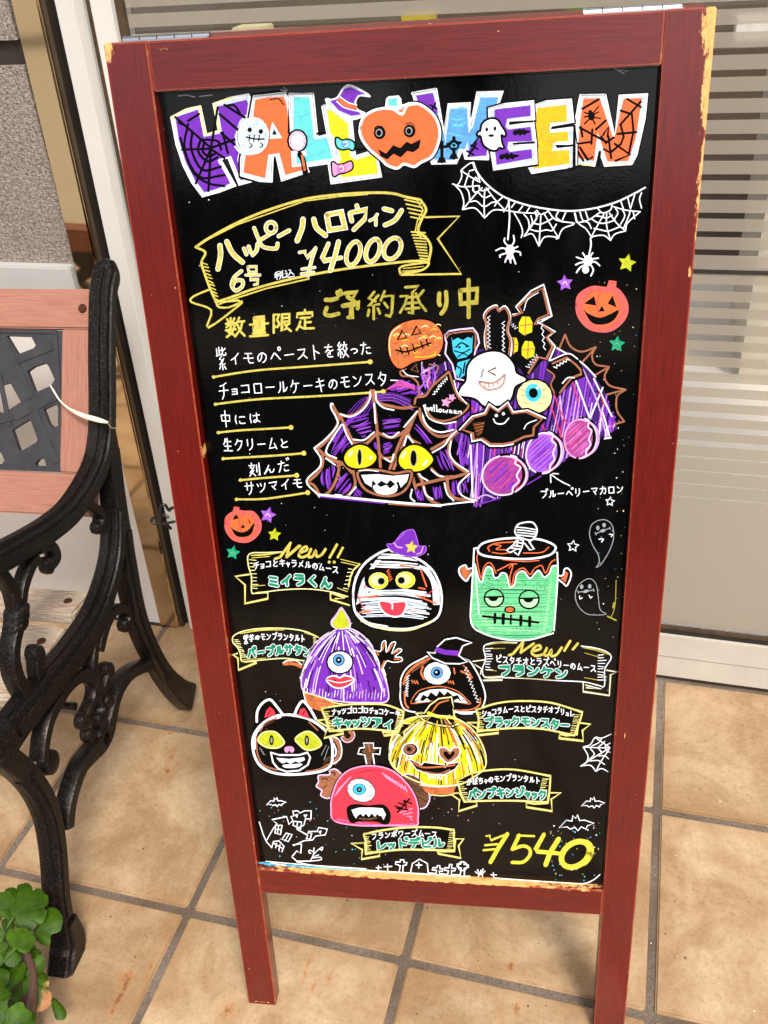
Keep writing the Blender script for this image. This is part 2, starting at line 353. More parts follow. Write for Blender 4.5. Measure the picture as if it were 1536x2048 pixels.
# shop interior beyond the glass
MB().box(.05, 2.6, .615, 5.0, -.05, .0).obj('shop_floor', mat_simple('pale_shop_floor', (240,233,220), .4, var=.04, scale=3), kind='structure')
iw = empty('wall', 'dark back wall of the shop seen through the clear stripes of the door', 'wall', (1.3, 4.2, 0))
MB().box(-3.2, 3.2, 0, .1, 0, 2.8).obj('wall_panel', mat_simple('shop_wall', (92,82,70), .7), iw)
sh = empty('display_cabinet', 'dark display cabinet with small bright boxes inside the shop', 'cabinet', (.75, 2.6, 0))
MB().box(-1.6, 1.3, 0, .4, 0, .67).obj('cabinet_body', mat_simple('dark_brown_wood', (92,76,62), .4), sh)
MB().box(-1.6, 1.3, .38, .4, .671, 1.3).obj('cabinet_back', mat_simple('cabinet_back_board', (90,80,66), .5), sh)
for k, (x, wd, h, c, nm, lb) in enumerate([(-1.35,.12,.10,(200,190,150),'khaki','small khaki card box at the left end of the cabinet row inside the shop'), (-1.1,.2,.07,(226,214,160),'cream','wide low cream box on the cabinet inside the shop'), (-.75,.1,.12,(190,170,60),'mustard','tall mustard yellow box on the cabinet inside the shop'), (-.5,.16,.08,(214,150,150),'pink','dusty pink box on the cabinet inside the shop'),
        (-.22,.09,.12,(90,120,60),'green','narrow green box on the cabinet inside the shop'), (.05,.14,.09,(222,196,90),'yellow','pale yellow box right of the green box on the cabinet'), (.3,.1,.07,(230,225,215),'ivory','smallest ivory box on the cabinet inside the shop'), (.62,.2,.10,(205,205,200),'grey','wide light grey box on the cabinet inside the shop'), (.98,.12,.13,(236,236,232),'white','tall white box at the right end of the cabinet row inside the shop')]):
    MB().box(-wd/2, wd/2, -.05, .05, 0, h).obj('gift_box', mat_simple('box_card_'+nm, c, .5), bevel=.004, label=lb, cat='box', group='boxes on the cabinet inside the shop', loc=(.75+x, 2.75, .671))

ct = empty('shop_counter', 'pale shop counter with dark gaps seen through the door stripes at right', 'counter', (1.62, 1.75, 0))
MB().box(-.55, 1.6, 0, .5, 0, .80).obj('counter_body', mat_simple('pale_counter', (214,204,184), .5, var=.04), ct)
MB().box(-.57, 1.62, -.02, .52, .801, .825).obj('counter_top', mat_simple('white_counter_top', (226,222,212), .3, var=.03), ct)
for k, (x, w2, z0, z1) in enumerate([(-.46,.07,.46,.72), (-.30,.09,.40,.55), (-.27,.05,.60,.76), (-.12,.04,.30,.76), (.05,.12,.42,.7), (.4,.08,.3,.7)]):
    MB().box(x, x+w2, -.008, -.001, z0, z1).obj('counter_panel', T_DARK, ct)
# ------------------------------------------------------------------ A-frame menu board
SX, SY, PSI, TH = 0.427214, -0.096441, 0.151693, 0.172504
W_, H_, SW = 0.4493, 1.0528, 0.0344
V1_, V2_, V3_ = 0.1852, 0.2208, 1.0176
eu = np.array([math.cos(PSI), math.sin(PSI), 0]); ev = np.array([-math.sin(PSI)*math.sin(TH), math.cos(PSI)*math.sin(TH), math.cos(TH)]); en = np.cross(eu, ev)
S0 = np.array([SX, SY, 0.0])
sign = empty('menu_board', 'dark red wooden A-frame menu board with black Halloween panel drawn in bright markers', 'menu board')
sign.matrix_world = Matrix(((eu[0], -en[0], ev[0], SX), (eu[1], -en[1], ev[1], SY), (eu[2], -en[2], ev[2], 0.0), (0,0,0,1)))
T = 0.0200
PL = [(0.003, H_-.004, .007, .018, .68), (SW-.002, H_-.012, .003, .03, .42), (SW, .96, .0015, .05, .40), (SW, .88, .0015, .04, .38), (SW,.62,.0012,.03,.36), (.001,.1,.0015,.05,.35)]
PR = [(W_+.001, H_-.01, .015, .035, .85), (W_+.001, H_-.05, .010, .05, .8), (W_+.001, H_-.12, .007, .07, .68), (W_, H_-.24, .003, .06, .42), (W_-.014, H_-.005, .02, .006, .4), (W_,.32,.003,.12,.4), (W_,.55,.0025,.12,.36),(W_-.018,.40,.006,.006,.33)]
def _uv(px, py):
    X = ray_plane(px, py, S0, en)-S0; return float(X@eu), float(X@ev)
PL += [_uv(303,592)+(.0018,.004,.5), _uv(350,642)+(.004,.003,.45), _uv(322,650)+(.003,.003,.3), _uv(403,906)+(.0012,.012,.62), _uv(437,1335)+(.0012,.03,.4), _uv(500,1900)+(.0015,.03,.45), _uv(525,2004)+(.02,.002,.6)]
PR += [_uv(1228,1320)+(.0018,.004,.55), _uv(1275,1238)+(.003,.004,.40), _uv(1283,955)+(.003,.002,.36), _uv(1322,403)+(.004,.002,.40), _uv(1250,1470)+(.0018,.012,.5), _uv(1262,1700)+(.0015,.05,.4), _uv(1380,540)+(.0018,.012,.62)]
mL = mat_redwood('red_wood_left', (60,60,3), PL); mR = mat_redwood('red_wood_right', (60,60,3), PR)
mT = mat_redwood('red_wood_top', (3,60,60), [(SW+.012, H_-.006, .014, .004, .45), (W_-SW-.05, H_-.003, .02, .003, .3)])
mBt = mat_redwood('red_wood_bottom', (3,60,60), [(W_/2, V2_+.001, .32, .0052, .75), (.12, V2_, .1, .004, .5), (W_-.06, V2_, .05, .006, .55), (SW+.004, V1_, .03, .003, .4)])
mBk = mat_redwood('red_wood_back', (60,60,3))
MB().box(0, SW, 0, T, 0, H_).obj('stile', mL, sign, bevel=.0009, seg=2)
MB().box(W_-SW, W_, 0, T, 0, H_).obj('stile', mR, sign, bevel=.0009, seg=2)
MB().box(SW+.0004, W_-SW-.0004, .0006, T-.0006, V3_, H_-.0003).obj('rail', mT, sign, bevel=.0009, seg=2)
MB().box(SW+.0004, W_-SW-.0004, .0006, T-.0006, V1_, V2_).obj('rail', mBt, sign, bevel=.0009, seg=2)
YB = 0.0085       # face of the panel, recessed behind the frame
bd = Mat('glossy_black_panel', (0.0006,0.0006,0.0007,1), 0.085, spec=0.28)
g_ = bd.coord(); g3 = bd.coord('Object', (1, 1, .35)); bd.rough(bd.ramp(bd.noise(g3, 22, 6, .7, .8), [(0.3, (.045,)*3), (0.7, (.17,)*3)])); bd.bump(bd.noise(g_, 240, 3), 0.10, 0.0004)
bd.col(bd.mix(bd.ramp(bd.noise(g3, 16, 6, .75, 1.2), [(0.5, (0,)*3), (0.85, (1,)*3)]), (0.0006,0.0006,0.0007,1), (0.006,0.006,0.0065,1)))
board = MB().box(SW+.0062, W_-SW-.0015, YB, YB+.004, V2_+.0008, V3_-.0012).obj('board', bd, sign, bevel=.0004, seg=1)
MB().box(SW+.0003, W_-SW-.0003, YB+.0041, T-.001, V2_-.002, V3_+.002).obj('backing', bd, sign)
# rear frame hinged at the top
RA = -2*TH-.03
def rear(v, y):  # coordinates in a frame hinged behind the top
    return None
rf_ = Matrix.Translation((0, T+.0025, H_-.001)) @ Matrix.Rotation(2*TH+.02, 4, 'X')
for a, b, c, d, nm in [(0, SW, -1.0560, 0, 'rear_stile'), (W_-SW, W_, -1.0560, 0, 'rear_stile'), (SW+.0004, W_-SW-.0004, -.0352, -.0003, 'rear_rail'), (SW+.0004, W_-SW-.0004, -.868, -.832, 'rear_rail')]:
    MB().box(a, b, 0, T, c, d, rf_).obj(nm, mBk, sign, bevel=.004 if nm == 'rear_stile' else .0009)
MB().box(SW+.0006, W_-SW-.0006, .006, .010, -.8315, -.0356, rf_).obj('rear_panel', T_BLACK, sign)
for u0 in (.0095, W_-SW-.056):
    hp = None
    for k in range(5):
        mb = MB(); n = 12; L = .0131; r = .0032
        xa, xb = u0+k*.014, u0+k*.014+L
        vs = [(x, T+.0012+r*math.cos(t*2*math.pi/n)-.002, H_+.0018+r*math.sin(t*2*math.pi/n)) for x in (xa, xb) for t in range(n)]
        mb.add(vs, [(t, (t+1) % n, n+(t+1) % n, n+t) for t in range(n)]+[tuple(range(n))[::-1], tuple(range(n, 2*n))])
        if hp is None: hp = mb.box(u0, u0+.0696, T-.0105, T-.001, H_-.0001, H_+.0012).obj('hinge', T_CHROME, sign, smooth=False)
        else: mb.obj('knuckle', T_CHROME, hp)
# hook and eye on the left edge
def tube(P, r, n=8, closed=False, cap=True, rr=None):
    mb = MB(); P = [Vector(p) for p in P]; N = len(P); ring = []
    up = None
    for i in range(N):
        if closed: t = (P[(i+1) % N]-P[i-1]).normalized()
        else: t = (P[min(i+1, N-1)]-P[max(i-1, 0)]).normalized()
        if up is None: up = t.orthogonal().normalized()
        up = (up-t*up.dot(t)).normalized(); sd_ = t.cross(up)
        rad = rr[i] if rr else r
        ring.append([tuple(P[i]+(up*math.cos(a)+sd_*math.sin(a))*rad) for a in (2*math.pi*k/n for k in range(n))])
    vs = [v for q in ring for v in q]; f = []
    for i in range(N if closed else N-1):
        a, b = i*n, ((i+1) % N)*n
        f += [(a+k, a+(k+1) % n, b+(k+1) % n, b+k) for k in range(n)]
    if not closed and cap: f += [tuple(range(n))[::-1], tuple(range((N-1)*n, N*n))]
    return mb.add(vs, f)
def sgn_local(px, py, y):
    X = ray_plane(px, py, S0-en*y, en); d = X-S0
    return (float(d@eu), y, float(d@ev))
yh = .012
eye = [sgn_local(*q, yh) for q in [(350,1043),(335,1046),(318,1048),(307,1046),(303,1041),(308,1035),(318,1031),(331,1032),(338,1036)]]
tube(catmull(eye, 4), .0014).obj('hook_eye', T_BWIRE, sign, smooth=True)
hk = [sgn_local(px, py, yh+dy) for (px, py, dy) in [(366,1014,-.004),(344,1016,.0),(338,1021,.0),(330,1010,-.001),(322,1012,-.002),(321,1030,-.003),(322,1044,.0),(334,1050,.006),(342,1058,.008)]]
tube(catmull(hk, 4), .0015).obj('hook', T_BWIRE, sign, smooth=True)
tube([(W_+.002,.013,H_-.008),(W_+.003,.016,H_-.008)], .002).obj('screw', T_CHROME, sign)

# ------------------------------------------------------------------ bench
BA = np.array([.15, .36, 0.]); BN = np.array([.9966, .0822, 0]); BB = np.array([-.0822, .9966, 0.])
bench = empty('bench', 'bench of salmon painted boards with scrolled dark cast iron end', 'bench')
bench.matrix_world = Matrix(((BN[0], BB[0], 0, BA[0]), (BN[1], BB[1], 0, BA[1]), (0,0,1,0), (0,0,0,1)))
def bl(px, py, off=-.015):
    X = ray_plane(px, py, BA+BN*off, BN); return float((X-BA)@BB), float(X[2])
def sweep(P, w0, d, x0, w1=None, mb=None, n=8, ends=True):
    """flat bar swept in the plane of the bench end; w in plane, d across; front rib raised"""
    mb = mb or MB(); P = catmull(P, n); N = len(P); w1 = w1 if w1 is not None else w0
    prof = [(-.5,-.40),(-.42,-.5),(.42,-.5),(.5,-.40),(.5,.40),(.42,.5),(-.42,.5),(-.5,.40)]
    vs = []
    for i in range(N):
        t = P[min(i+1, N-1)]-P[max(i-1, 0)]; t = t/(np.linalg.norm(t)+1e-9); nn = np.array([-t[1], t[0]])
        k = i/(N-1); ww = (w0(k) if callable(w0) else w0+(w1-w0)*k)
        ww *= .92
        for (a, b) in prof:
            q = P[i]+nn*a*ww; vs.append((x0+b*d, q[0], q[1]))
    f = []
    for i in range(N-1):
        a, b = i*8, (i+1)*8
        f += [(a+k, a+(k+1) % 8, b+(k+1) % 8, b+k) for k in range(8)]
    f += [tuple(range(8))[::-1], tuple(range((N-1)*8, N*8))]
    return mb.add(vs, f)
def TR(L, off=-.015): return [bl(x, y, off) for x, y in L]
def blob(px, py, r, d, mb, off=-.015, st=1.25):
    y, z = bl(px, py, off); n = 12; vs = []; 
    rings = [(-.5*d, .55), (-.36*d, .9), (0, 1.0), (.36*d, .9), (.5*d, .55)]
    for (x, k) in rings:
        vs += [(off+x, y+r*k*math.cos(2*math.pi*t/n), z+r*k*st*math.sin(2*math.pi*t/n)) for t in range(n)]
    f = []
    for i in range(4): f += [(i*n+t, i*n+(t+1) % n, (i+1)*n+(t+1) % n, (i+1)*n+t) for t in range(n)]
    f += [tuple(range(n))[::-1], tuple(range(4*n, 5*n))]
    mb.add(vs, f)
def build_end():
    mb = MB()
    # back post running on into the arm rest
    sweep(TR([(214,548),(207,585),(205,640),(204,720),(205,800),(203,870),(193,925),(170,975),(135,1025),(90,1062),(45,1090),(0,1115),(-60,1148)]), lambda k: .034-.012*max(0,(k-.4)), .026, -.015, mb=mb)
    blob(215, 550, .017, .026, mb, st=1.3)
    # rear post below, sweeping forward into the seat rail
    sweep(TR([(205,862),(213,905),(221,960),(226,1020),(226,1075),(221,1125),(207,1180),(186,1235),(158,1282),(127,1325),(88,1372),(50,1418),(18,1462),(-14,1512)]), lambda k: .030+.014*min(1,max(0,(k-.3)*3)), .026, -.015, mb=mb)
    # rear leg
    sweep(TR([(214,900),(225,985),(237,1060),(250,1130),(262,1195),(277,1252),(300,1305),(328,1352),(354,1380),(374,1393)]), lambda k: .029-.003*k+.024*max(0,(k-.72))/.28, .026, -.015, mb=mb)
    # front leg
    sweep(TR([(-10,1505),(18,1524),(46,1547),(74,1585),(94,1632),(104,1685),(109,1738),(112,1788),(120,1838),(127,1880),(127,1925),(124,1948)]), lambda k: .030-.007*math.sin(k*2.6)+.006*(k>.85), .028, -.015, mb=mb)
    sweep(TR([(122,1838),(136,1878),(132,1920),(126,1950)]), lambda k: .022+.010*math.sin(k*math.pi), .036, -.015, mb=mb, n=4)
    B = lambda L, w0, w1=None, d=.016: sweep(TR(L), w0, d, -.015, w1, mb=mb)
    B([(163,1003),(178,1013),(192,1022),(199,1036),(195,1055)], .016, .010); blob(193,1056,.0075,.016,mb)
    B([(70,1095),(88,1090),(101,1098),(106,1115),(97,1130)], .018, .012); blob(93,1131,.0095,.016,mb)
    B([(-8,1140),(8,1160),(21,1182),(27,1206),(30,1228)], .014); B([(68,1112),(54,1136),(42,1170),(37,1200),(34,1228)], .014)
    for (px, py) in [(33,1223),(33,1236),(31,1250)]: blob(px, py, .016, .024, mb, st=.55)
    B([(29,1250),(21,1285),(19,1315),(24,1345),(34,1370),(46,1390)], .015, .017, .02)
    B([(76,1362),(71,1335),(70,1312)], .018, .018); blob(70,1309,.0115,.02,mb)
    B([(182,1352),(160,1350),(140,1360),(122,1380),(106,1407),(92,1436),(84,1465),(80,1490),(77,1522)], .020, .014, .02); blob(96,1524,.016,.02,mb,st=1.1)
    B([(172,1352),(184,1370),(182,1396),(172,1420),(164,1440)], .014, .012); blob(164,1443,.011,.018,mb)
    B([(186,1270),(182,1300),(180,1330),(185,1362),(194,1385),(199,1412),(196,1440)], .014, .018, .018); blob(196,1440,.012,.02,mb)
    B([(200,1385),(206,1365),(211,1345)], .014); blob(212,1341,.0115,.02,mb)
    for q in [(203,1398),(196,1418),(210,1402)]: blob(*q, .010, .024, mb, st=.8)
    B([(192,1300),(200,1268),(209,1242),(222,1222),(240,1216),(251,1228),(249,1248)], .018, .012, .018); blob(248,1250,.0095,.018,mb)
    B([(292,1330),(268,1338),(250,1350),(235,1370),(223,1398),(215,1432),(208,1462),(196,1485),(176,1508),(158,1530),(146,1558),(136,1590),(130,1620),(127,1655)], lambda k: .019+.011*math.exp(-((k-.52)/.12)**2), None, .022)
    blob(175,1470,.0095,.018,mb); blob(199,1475,.015,.022,mb,st=1.2)
    # raised ribs make the main bars cross-shaped in section
    for L_, w_ in (([(214,548),(207,585),(205,640),(204,720),(205,800),(203,870),(193,925),(170,975),(135,1025),(90,1062),(45,1090),(0,1115),(-60,1148)], .034), ([(226,1020),(226,1075),(221,1125),(207,1180),(186,1235),(158,1282),(127,1325),(88,1372),(50,1418),(18,1462)], .043),
                   ([(240,1060),(250,1130),(262,1195),(277,1252),(300,1305),(328,1352)], .029), ([(46,1547),(74,1585),(94,1632),(104,1685),(109,1738),(112,1788),(118,1830)], .026)):
        sweep(TR(L_), w_*1.13, .011, -.015, mb=mb); sweep(TR(L_), w_*.42, .0315, -.015, mb=mb)
    return mb
ie = build_end().obj('cast_iron_end', T_IRON, bench, smooth=True)
ie.data.set_sharp_from_angle(angle=math.radians(38)) if hasattr(ie.data, 'set_sharp_from_angle') else None
ie2 = ie.copy(); C.objects.link(ie2); ie2.parent = bench; ie2.location = (-1.2, 0, 0)
# relief leaves on the seat rail
for (px, py, a) in [(178,1262,0),(168,1285,0),(152,1305,0),(140,1328,0),(122,1345,0),(106,1368,0),(90,1388,0),(72,1410,0),(52,1435,0),(30,1462,0),(16,1480,0)]:
    mb = MB(); y, z = bl(px, py, -.001); n = 8
    vs = [(0.0, 0, 0)]+[(-.0005, .0042*math.cos(2*math.pi*t/n), .012*math.sin(2*math.pi*t/n)) for t in range(n)]; vs[0] = (.004, 0, 0)
    mb.add(vs, [(0, 1+t, 1+(t+1) % n) for t in range(n)]); mb.obj('relief_leaf', T_IRON, bench, smooth=True, loc=(-.0025, y, z), rot=(-.25, 0, 0))
# back rest: boards in a leaning plane
bsl = 0.60; bpn = np.array([0, -1, bsl]); bpn = bpn/np.linalg.norm(bpn)     # bench-local normal, towards the sitter
bpt = np.array([0, -.062, .544])
NW = BN*bpn[0]+BB*bpn[1]+np.array([0,0,bpn[2]]); PW = BA+BN*bpt[0]+BB*bpt[1]+np.array([0,0,bpt[2]])
tdir = np.array([0, bpn[2], -bpn[1]])     # up along the back
def bk(px, py):
    X = ray_plane(px, py, PW, NW)-BA; L = np.array([X@BN, X@BB, X[2]])-bpt
    return float(L[0]), float(L@tdir)
BK = Matrix(((1,0,0,bpt[0]), (0,-bpn[1],tdir[1],bpt[1]), (0,-bpn[2],tdir[2],bpt[2]), (0,0,0,1)))   # x, away, up
def slab(name, x0, x1, v0, v1, mat, th=.018, y0=0.0, label=None):
    o = MB().box(x0, x1, y0, y0+th, v0, v1).obj(name, mat, bench, bevel=.0022, seg=2, label=label); o.matrix_local = BK; return o
vt1 = (bk(60,577)[1]+bk(150,578)[1])/2; vt0 = bk(90,657)[1]; vb1 = bk(60,944)[1]; vb0 = bk(60,1028)[1]
xr = bk(178,800)[0]+.004; xl = bk(121,800)[0]
slab('backrest_board', -1.17, xr+.012, vt0, vt1, T_SAL); slab('backrest_board', -1.17, xr+.004, vb0, vb1, T_SAL)
slab('backrest_upright', xl, xr+.008, vb1+.0006, vt0-.0006, T_SALV)
slab('backrest_upright', -1.14, -1.10, vb1+.0006, vt0-.0006, T_SALV)
def z1(x, y): return bk(x/3.657, 500+y/3.657)
def plate(outer, holes, th, name, mat, y0=.004):
    loops = [[Vector((x, v, 0)) for x, v in outer]]+[[Vector((x, v, 0)) for x, v in h] for h in holes]
    tri = tessellate_polygon(loops); P = [p for l in loops for p in l]; n = len(P)
    vs = [(p.x, y0, p.y) for p in P]+[(p.x, y0+th, p.y) for p in P]
    f = [tuple(t) for t in tri]+[tuple(n+i for i in t[::-1]) for t in tri]; o = 0
    for l in loops:
        m = len(l); f += [(o+i, o+(i+1) % m, n+o+(i+1) % m, n+o+i) for i in range(m)]; o += m
    return MB().add(vs, f).obj(name, mat, bench)
holes = [[z1(*q) for q in h] for h in [
  [(35,625),(215,630),(248,690),(240,710),(125,775)], [(186,885),(235,850),(320,822),(345,850),(388,945),(360,990),(250,1040),(238,1025)],
  [(-60,1020),(0,985),(60,968),(140,1110),(15,1190),(-40,1180)], [(305,1165),(400,1120),(412,1150),(412,1285),(378,1300),(345,1270)],
  [(75,1315),(195,1240),(215,1255),(262,1380),(255,1405),(140,1472),(125,1462)], [(245,1560),(270,1530),(310,1520),(328,1580),(250,1578)],
  [(-70,1430),(0,1490),(20,1540),(0,1565),(-60,1565)]]]
a_ = np.array(z1(0,0)); va = np.array(z1(-235,150))-a_; vb = np.array(z1(110,278))-a_; c3 = np.array(z1(40,1080))
lx0 = -1.098; v_lo, v_hi = vb1+.002, vt0-.002
for i in range(0, 12):
    for j in range(-9, 9):
        c = c3+va*i+vb*j
        if c[0] > c3[0]-.03 or c[0] < lx0+.04 or c[1] < v_lo+.03 or c[1] > v_hi-.03: continue
        holes.append([tuple(c+va*.3*s+vb*.3*t) for s, t in ((-1,-1),(1,-1),(1,1),(-1,1))])
lp = plate([(lx0, v_lo), (xl-.0006, v_lo), (xl-.0006, v_hi), (lx0, v_hi)], holes, .007, 'lattice_panel', T_LAT); lp.matrix_local = BK
# raised border of the panel and overlapping bands
for (p, q, wd) in [((0,597),(410,597),26), ((398,600),(462,1600),26), ((0,1618),(470,1612),28)]:
    a, b = np.array(z1(*p)), np.array(z1(*q)); t = (b-a)/np.linalg.norm(b-a); n = np.array([-t[1], t[0]])*.0026
    if p[1] != 600: a = np.array([lx0, a[1]]) 
    mb = MB(); vs = [(x[0], y, x[1]) for y in (.0022, .0041) for x in (a-n, b-n, b+n, a+n)]
    o = mb.add(vs, [(0,1,2,3), (4,7,6,5), (0,4,5,1), (1,5,6,2), (2,6,7,3), (3,7,4,0)]).obj('panel_rim', T_LAT, bench, bevel=.0007); o.matrix_local = BK
def band(p, q, wd, y0):
    a, b = np.array(z1(*p)), np.array(z1(*q)); t = (b-a)/np.linalg.norm(b-a); n = np.array([-t[1], t[0]])*wd
    vs = [(x[0], y, x[1]) for y in (y0, .0042) for x in (a-n, b-n, b+n, a+n)]
    o = MB().add(vs, [(0,1,2,3), (4,7,6,5), (0,4,5,1), (1,5,6,2), (2,6,7,3), (3,7,4,0)]).obj('lattice_band', T_LAT, bench, bevel=.0006); o.matrix_local = BK
band((0,655),(215,1085),.0072,.0028); band((235,1180),(400,1560),.0066,.0028); band((-60,1250),(90,1215),.006,.0024); band((90,1215),(400,1060),.007,.0024)
band((110,800),(370,700),.006,.0026); band((-20,900),(60,1290),.004,.0030)
def disc(name, px, py, fn, r, parent=bench):
    pass
# screws
def screw(px, py, kind):
    n = 10; r = .0062
    vs = [(r*math.cos(2*math.pi*t/n), 0, r*math.sin(2*math.pi*t/n)) for t in range(n)]+[(r*.8*math.cos(2*math.pi*t/n), -.0018, r*.8*math.sin(2*math.pi*t/n)) for t in range(n)]
    f = [(t, (t+1) % n, n+(t+1) % n, n+t) for t in range(n)]+[tuple(range(n, 2*n))]
    mb = MB().add(vs, f); mb.box(-.0042, .0042, -.0021, -.0015, -.0007, .0007); mb.box(-.0007, .0007, -.0021, -.0015, -.0042, .0042)
    o = mb.obj('screw', T_SCREW, bench)
    if kind == 'b': x, v = bk(px, py); o.matrix_local = BK @ Matrix.Translation((x, -.0003, v))
    return o
screw(165, 617, 'b'); screw(190, 982, 'b')
# seat slats: follow the rail
def seat_slat(pxa, pya, pyb, zc, w, mat, label=None):
    pass
def seat_pt(px, py, z):
    X = ray_plane(px, py, np.array([0,0,z]), np.array([0,0,1.]))-BA; return float(X@BN), float(X@BB)
for (y0, y1, z, tilt) in [((100,1172),(100,1229),.366,-.12), ((100,1249),(60,1318),.362,-.03), ((60,1341),(40,1400),.358,.03), ((20,1424),(10,1490),.352,.06)]:
    ya = seat_pt(*y0, z)[1]; yb = seat_pt(*y1, z)[1]; L = abs(ya-yb)
    o = MB().box(-1.19, -.0305, -L/2, L/2, -.018, 0).obj('slat', T_SALW, bench, bevel=.003, seg=2, loc=(0, (ya+yb)/2, z), rot=(tilt, 0, 0))
    for xx, yy in ((-.052, .0),):
        s = screw(0, 0, 's'); s.location = (xx, (ya+yb)/2+yy, z+.0002); s.rotation_euler = (-math.pi/2, 0, 0)
_y, _z = bl(158, 1414); tube([(-1.17, _y, _z), (-.02, _y, _z)], .0055).obj('stretcher', T_IRON, bench)
# raffia tied to the lattice
rp = [(365,985),(392,1030),(425,1085),(460,1125),(505,1160),(560,1190),(620,1215),(690,1235),(745,1250),(790,1262)]
wd = [6,12,9,9,12,22,30,34,28,12]
mb = MB(); vs = []
for (x, y), w_k, k in zip(rp, wd, range(len(rp))):
    off = .004+.022*k/9.
    for s in (-1, 1):
        X = ray_plane((x-s*w_k*.25)/3.657, 500+(y+s*w_k*.5)/3.657, PW+NW*off, NW); vs.append(tuple(X+NW*s*.0006))
rb = mb.add(vs, [(2*i, 2*i+1, 2*i+3, 2*i+2) for i in range(len(rp)-1)]).obj('raffia_strip', mat_simple('pale_raffia', (240,226,196), .55, var=.06, scale=90), smooth=True, label='pale raffia strip tied from the bench lattice round its iron post', cat='ribbon')
sm = rb.modifiers.new('t', 'SOLIDIFY'); sm.thickness = .0006
lp_ = [tuple(ray_plane(x/3.657, 500+y/3.657, PW+NW*.028, NW)) for x, y in [(785,1262),(805,1290),(832,1305),(852,1295),(856,1270),(850,1240)]]
tube(catmull(lp_, 4), .0006, 6).obj('raffia_end', mat_simple('pale_raffia_dark', (150,132,96), .55), rb, smooth=True)

# ------------------------------------------------------------------ geranium
def mat_leaf(name, edge=None):
    m = Mat(name, rough=0.5, spec=0.2); tc = m.n('ShaderNodeTexCoord'); P = m.sep(tc.outputs['Object'])
    ang = m.math('ARCTAN2', P[1], P[0]); rad = m.math('POWER', m.math('ADD', m.math('POWER', P[0], 2.0), m.math('POWER', P[1], 2.0)), 0.5)
    ve = m.math('ABSOLUTE', m.math('SINE', m.math('MULTIPLY', ang, 3.5)))
    vein = m.math('SUBTRACT', 1.0, m.math('MULTIPLY', m.math('MULTIPLY', ve, rad), 900.0, clamp=True))
    nz = m.noise(tc.outputs['Object'], 60, 5, 0.6); oi = m.n('ShaderNodeObjectInfo')
    c = m.ramp(nz, [(0.25, lin((26,48,1))), (0.55, lin((56,86,2))), (0.8, lin((92,120,6)))])
    c = m.mix(m.math('MULTIPLY', oi.outputs['Random'], 0.45), c, lin((30,56,2)))
    c = m.mix(m.math('MULTIPLY', vein, 0.22), c, lin((100,132,30)))
    if edge:
        e = m.math('MULTIPLY', m.math('SUBTRACT', m.math('ADD', m.math('MULTIPLY', P[0], 26.0), m.noise(tc.outputs['Object'], 45, 4)), 1.12), 7.0, clamp=True)
        c = m.mix(e, c, m.ramp(nz, [(0.3, lin((150,96,60))), (0.7, lin((196,150,96)))]))
    m.col(c); m.b.inputs['Subsurface Weight'].default_value = 0.0
    m.bump(m.math('ADD', m.math('MULTIPLY', vein, -0.6), nz), 0.5, 0.0012); return m
LF = mat_leaf('geranium_leaf'); LFB = mat_leaf('browned_geranium_leaf', True)
pc = ray_plane(-22, 2118, np.zeros(3), np.array([0,0,1.]))
plant = empty('geranium_plant', 'green scallop-leaved geranium in a brown pot at the bench foot', 'plant', tuple(pc))
PO = np.array(pc)
# pot
mb = MB(); n = 40; prof = [(.0,.0),(.058,.0),(.064,.006),(.079,.102),(.086,.104),(.088,.124),(.081,.125),(.077,.112),(.0,.110)]
vs = [(r*math.cos(2*math.pi*k/n), r*math.sin(2*math.pi*k/n), z) for r, z in prof for k in range(n)]
mb.add(vs, [(j*n+k, j*n+(k+1) % n, (j+1)*n+(k+1) % n, (j+1)*n+k) for j in range(len(prof)-1) for k in range(n)])
pot = mb.obj('pot', mat_simple('brown_pot', (92,66,54), .4, var=.1, scale=14, dirt=.3), plant, smooth=True)
mb = MB(); mb.add([(.078*math.cos(2*math.pi*k/24), .078*math.sin(2*math.pi*k/24), .108) for k in range(24)], [tuple(range(24))]); mb.obj('soil', mat_simple('dark_soil', (40,28,20), .95, var=.4, scale=120, bumps=.8), plant)
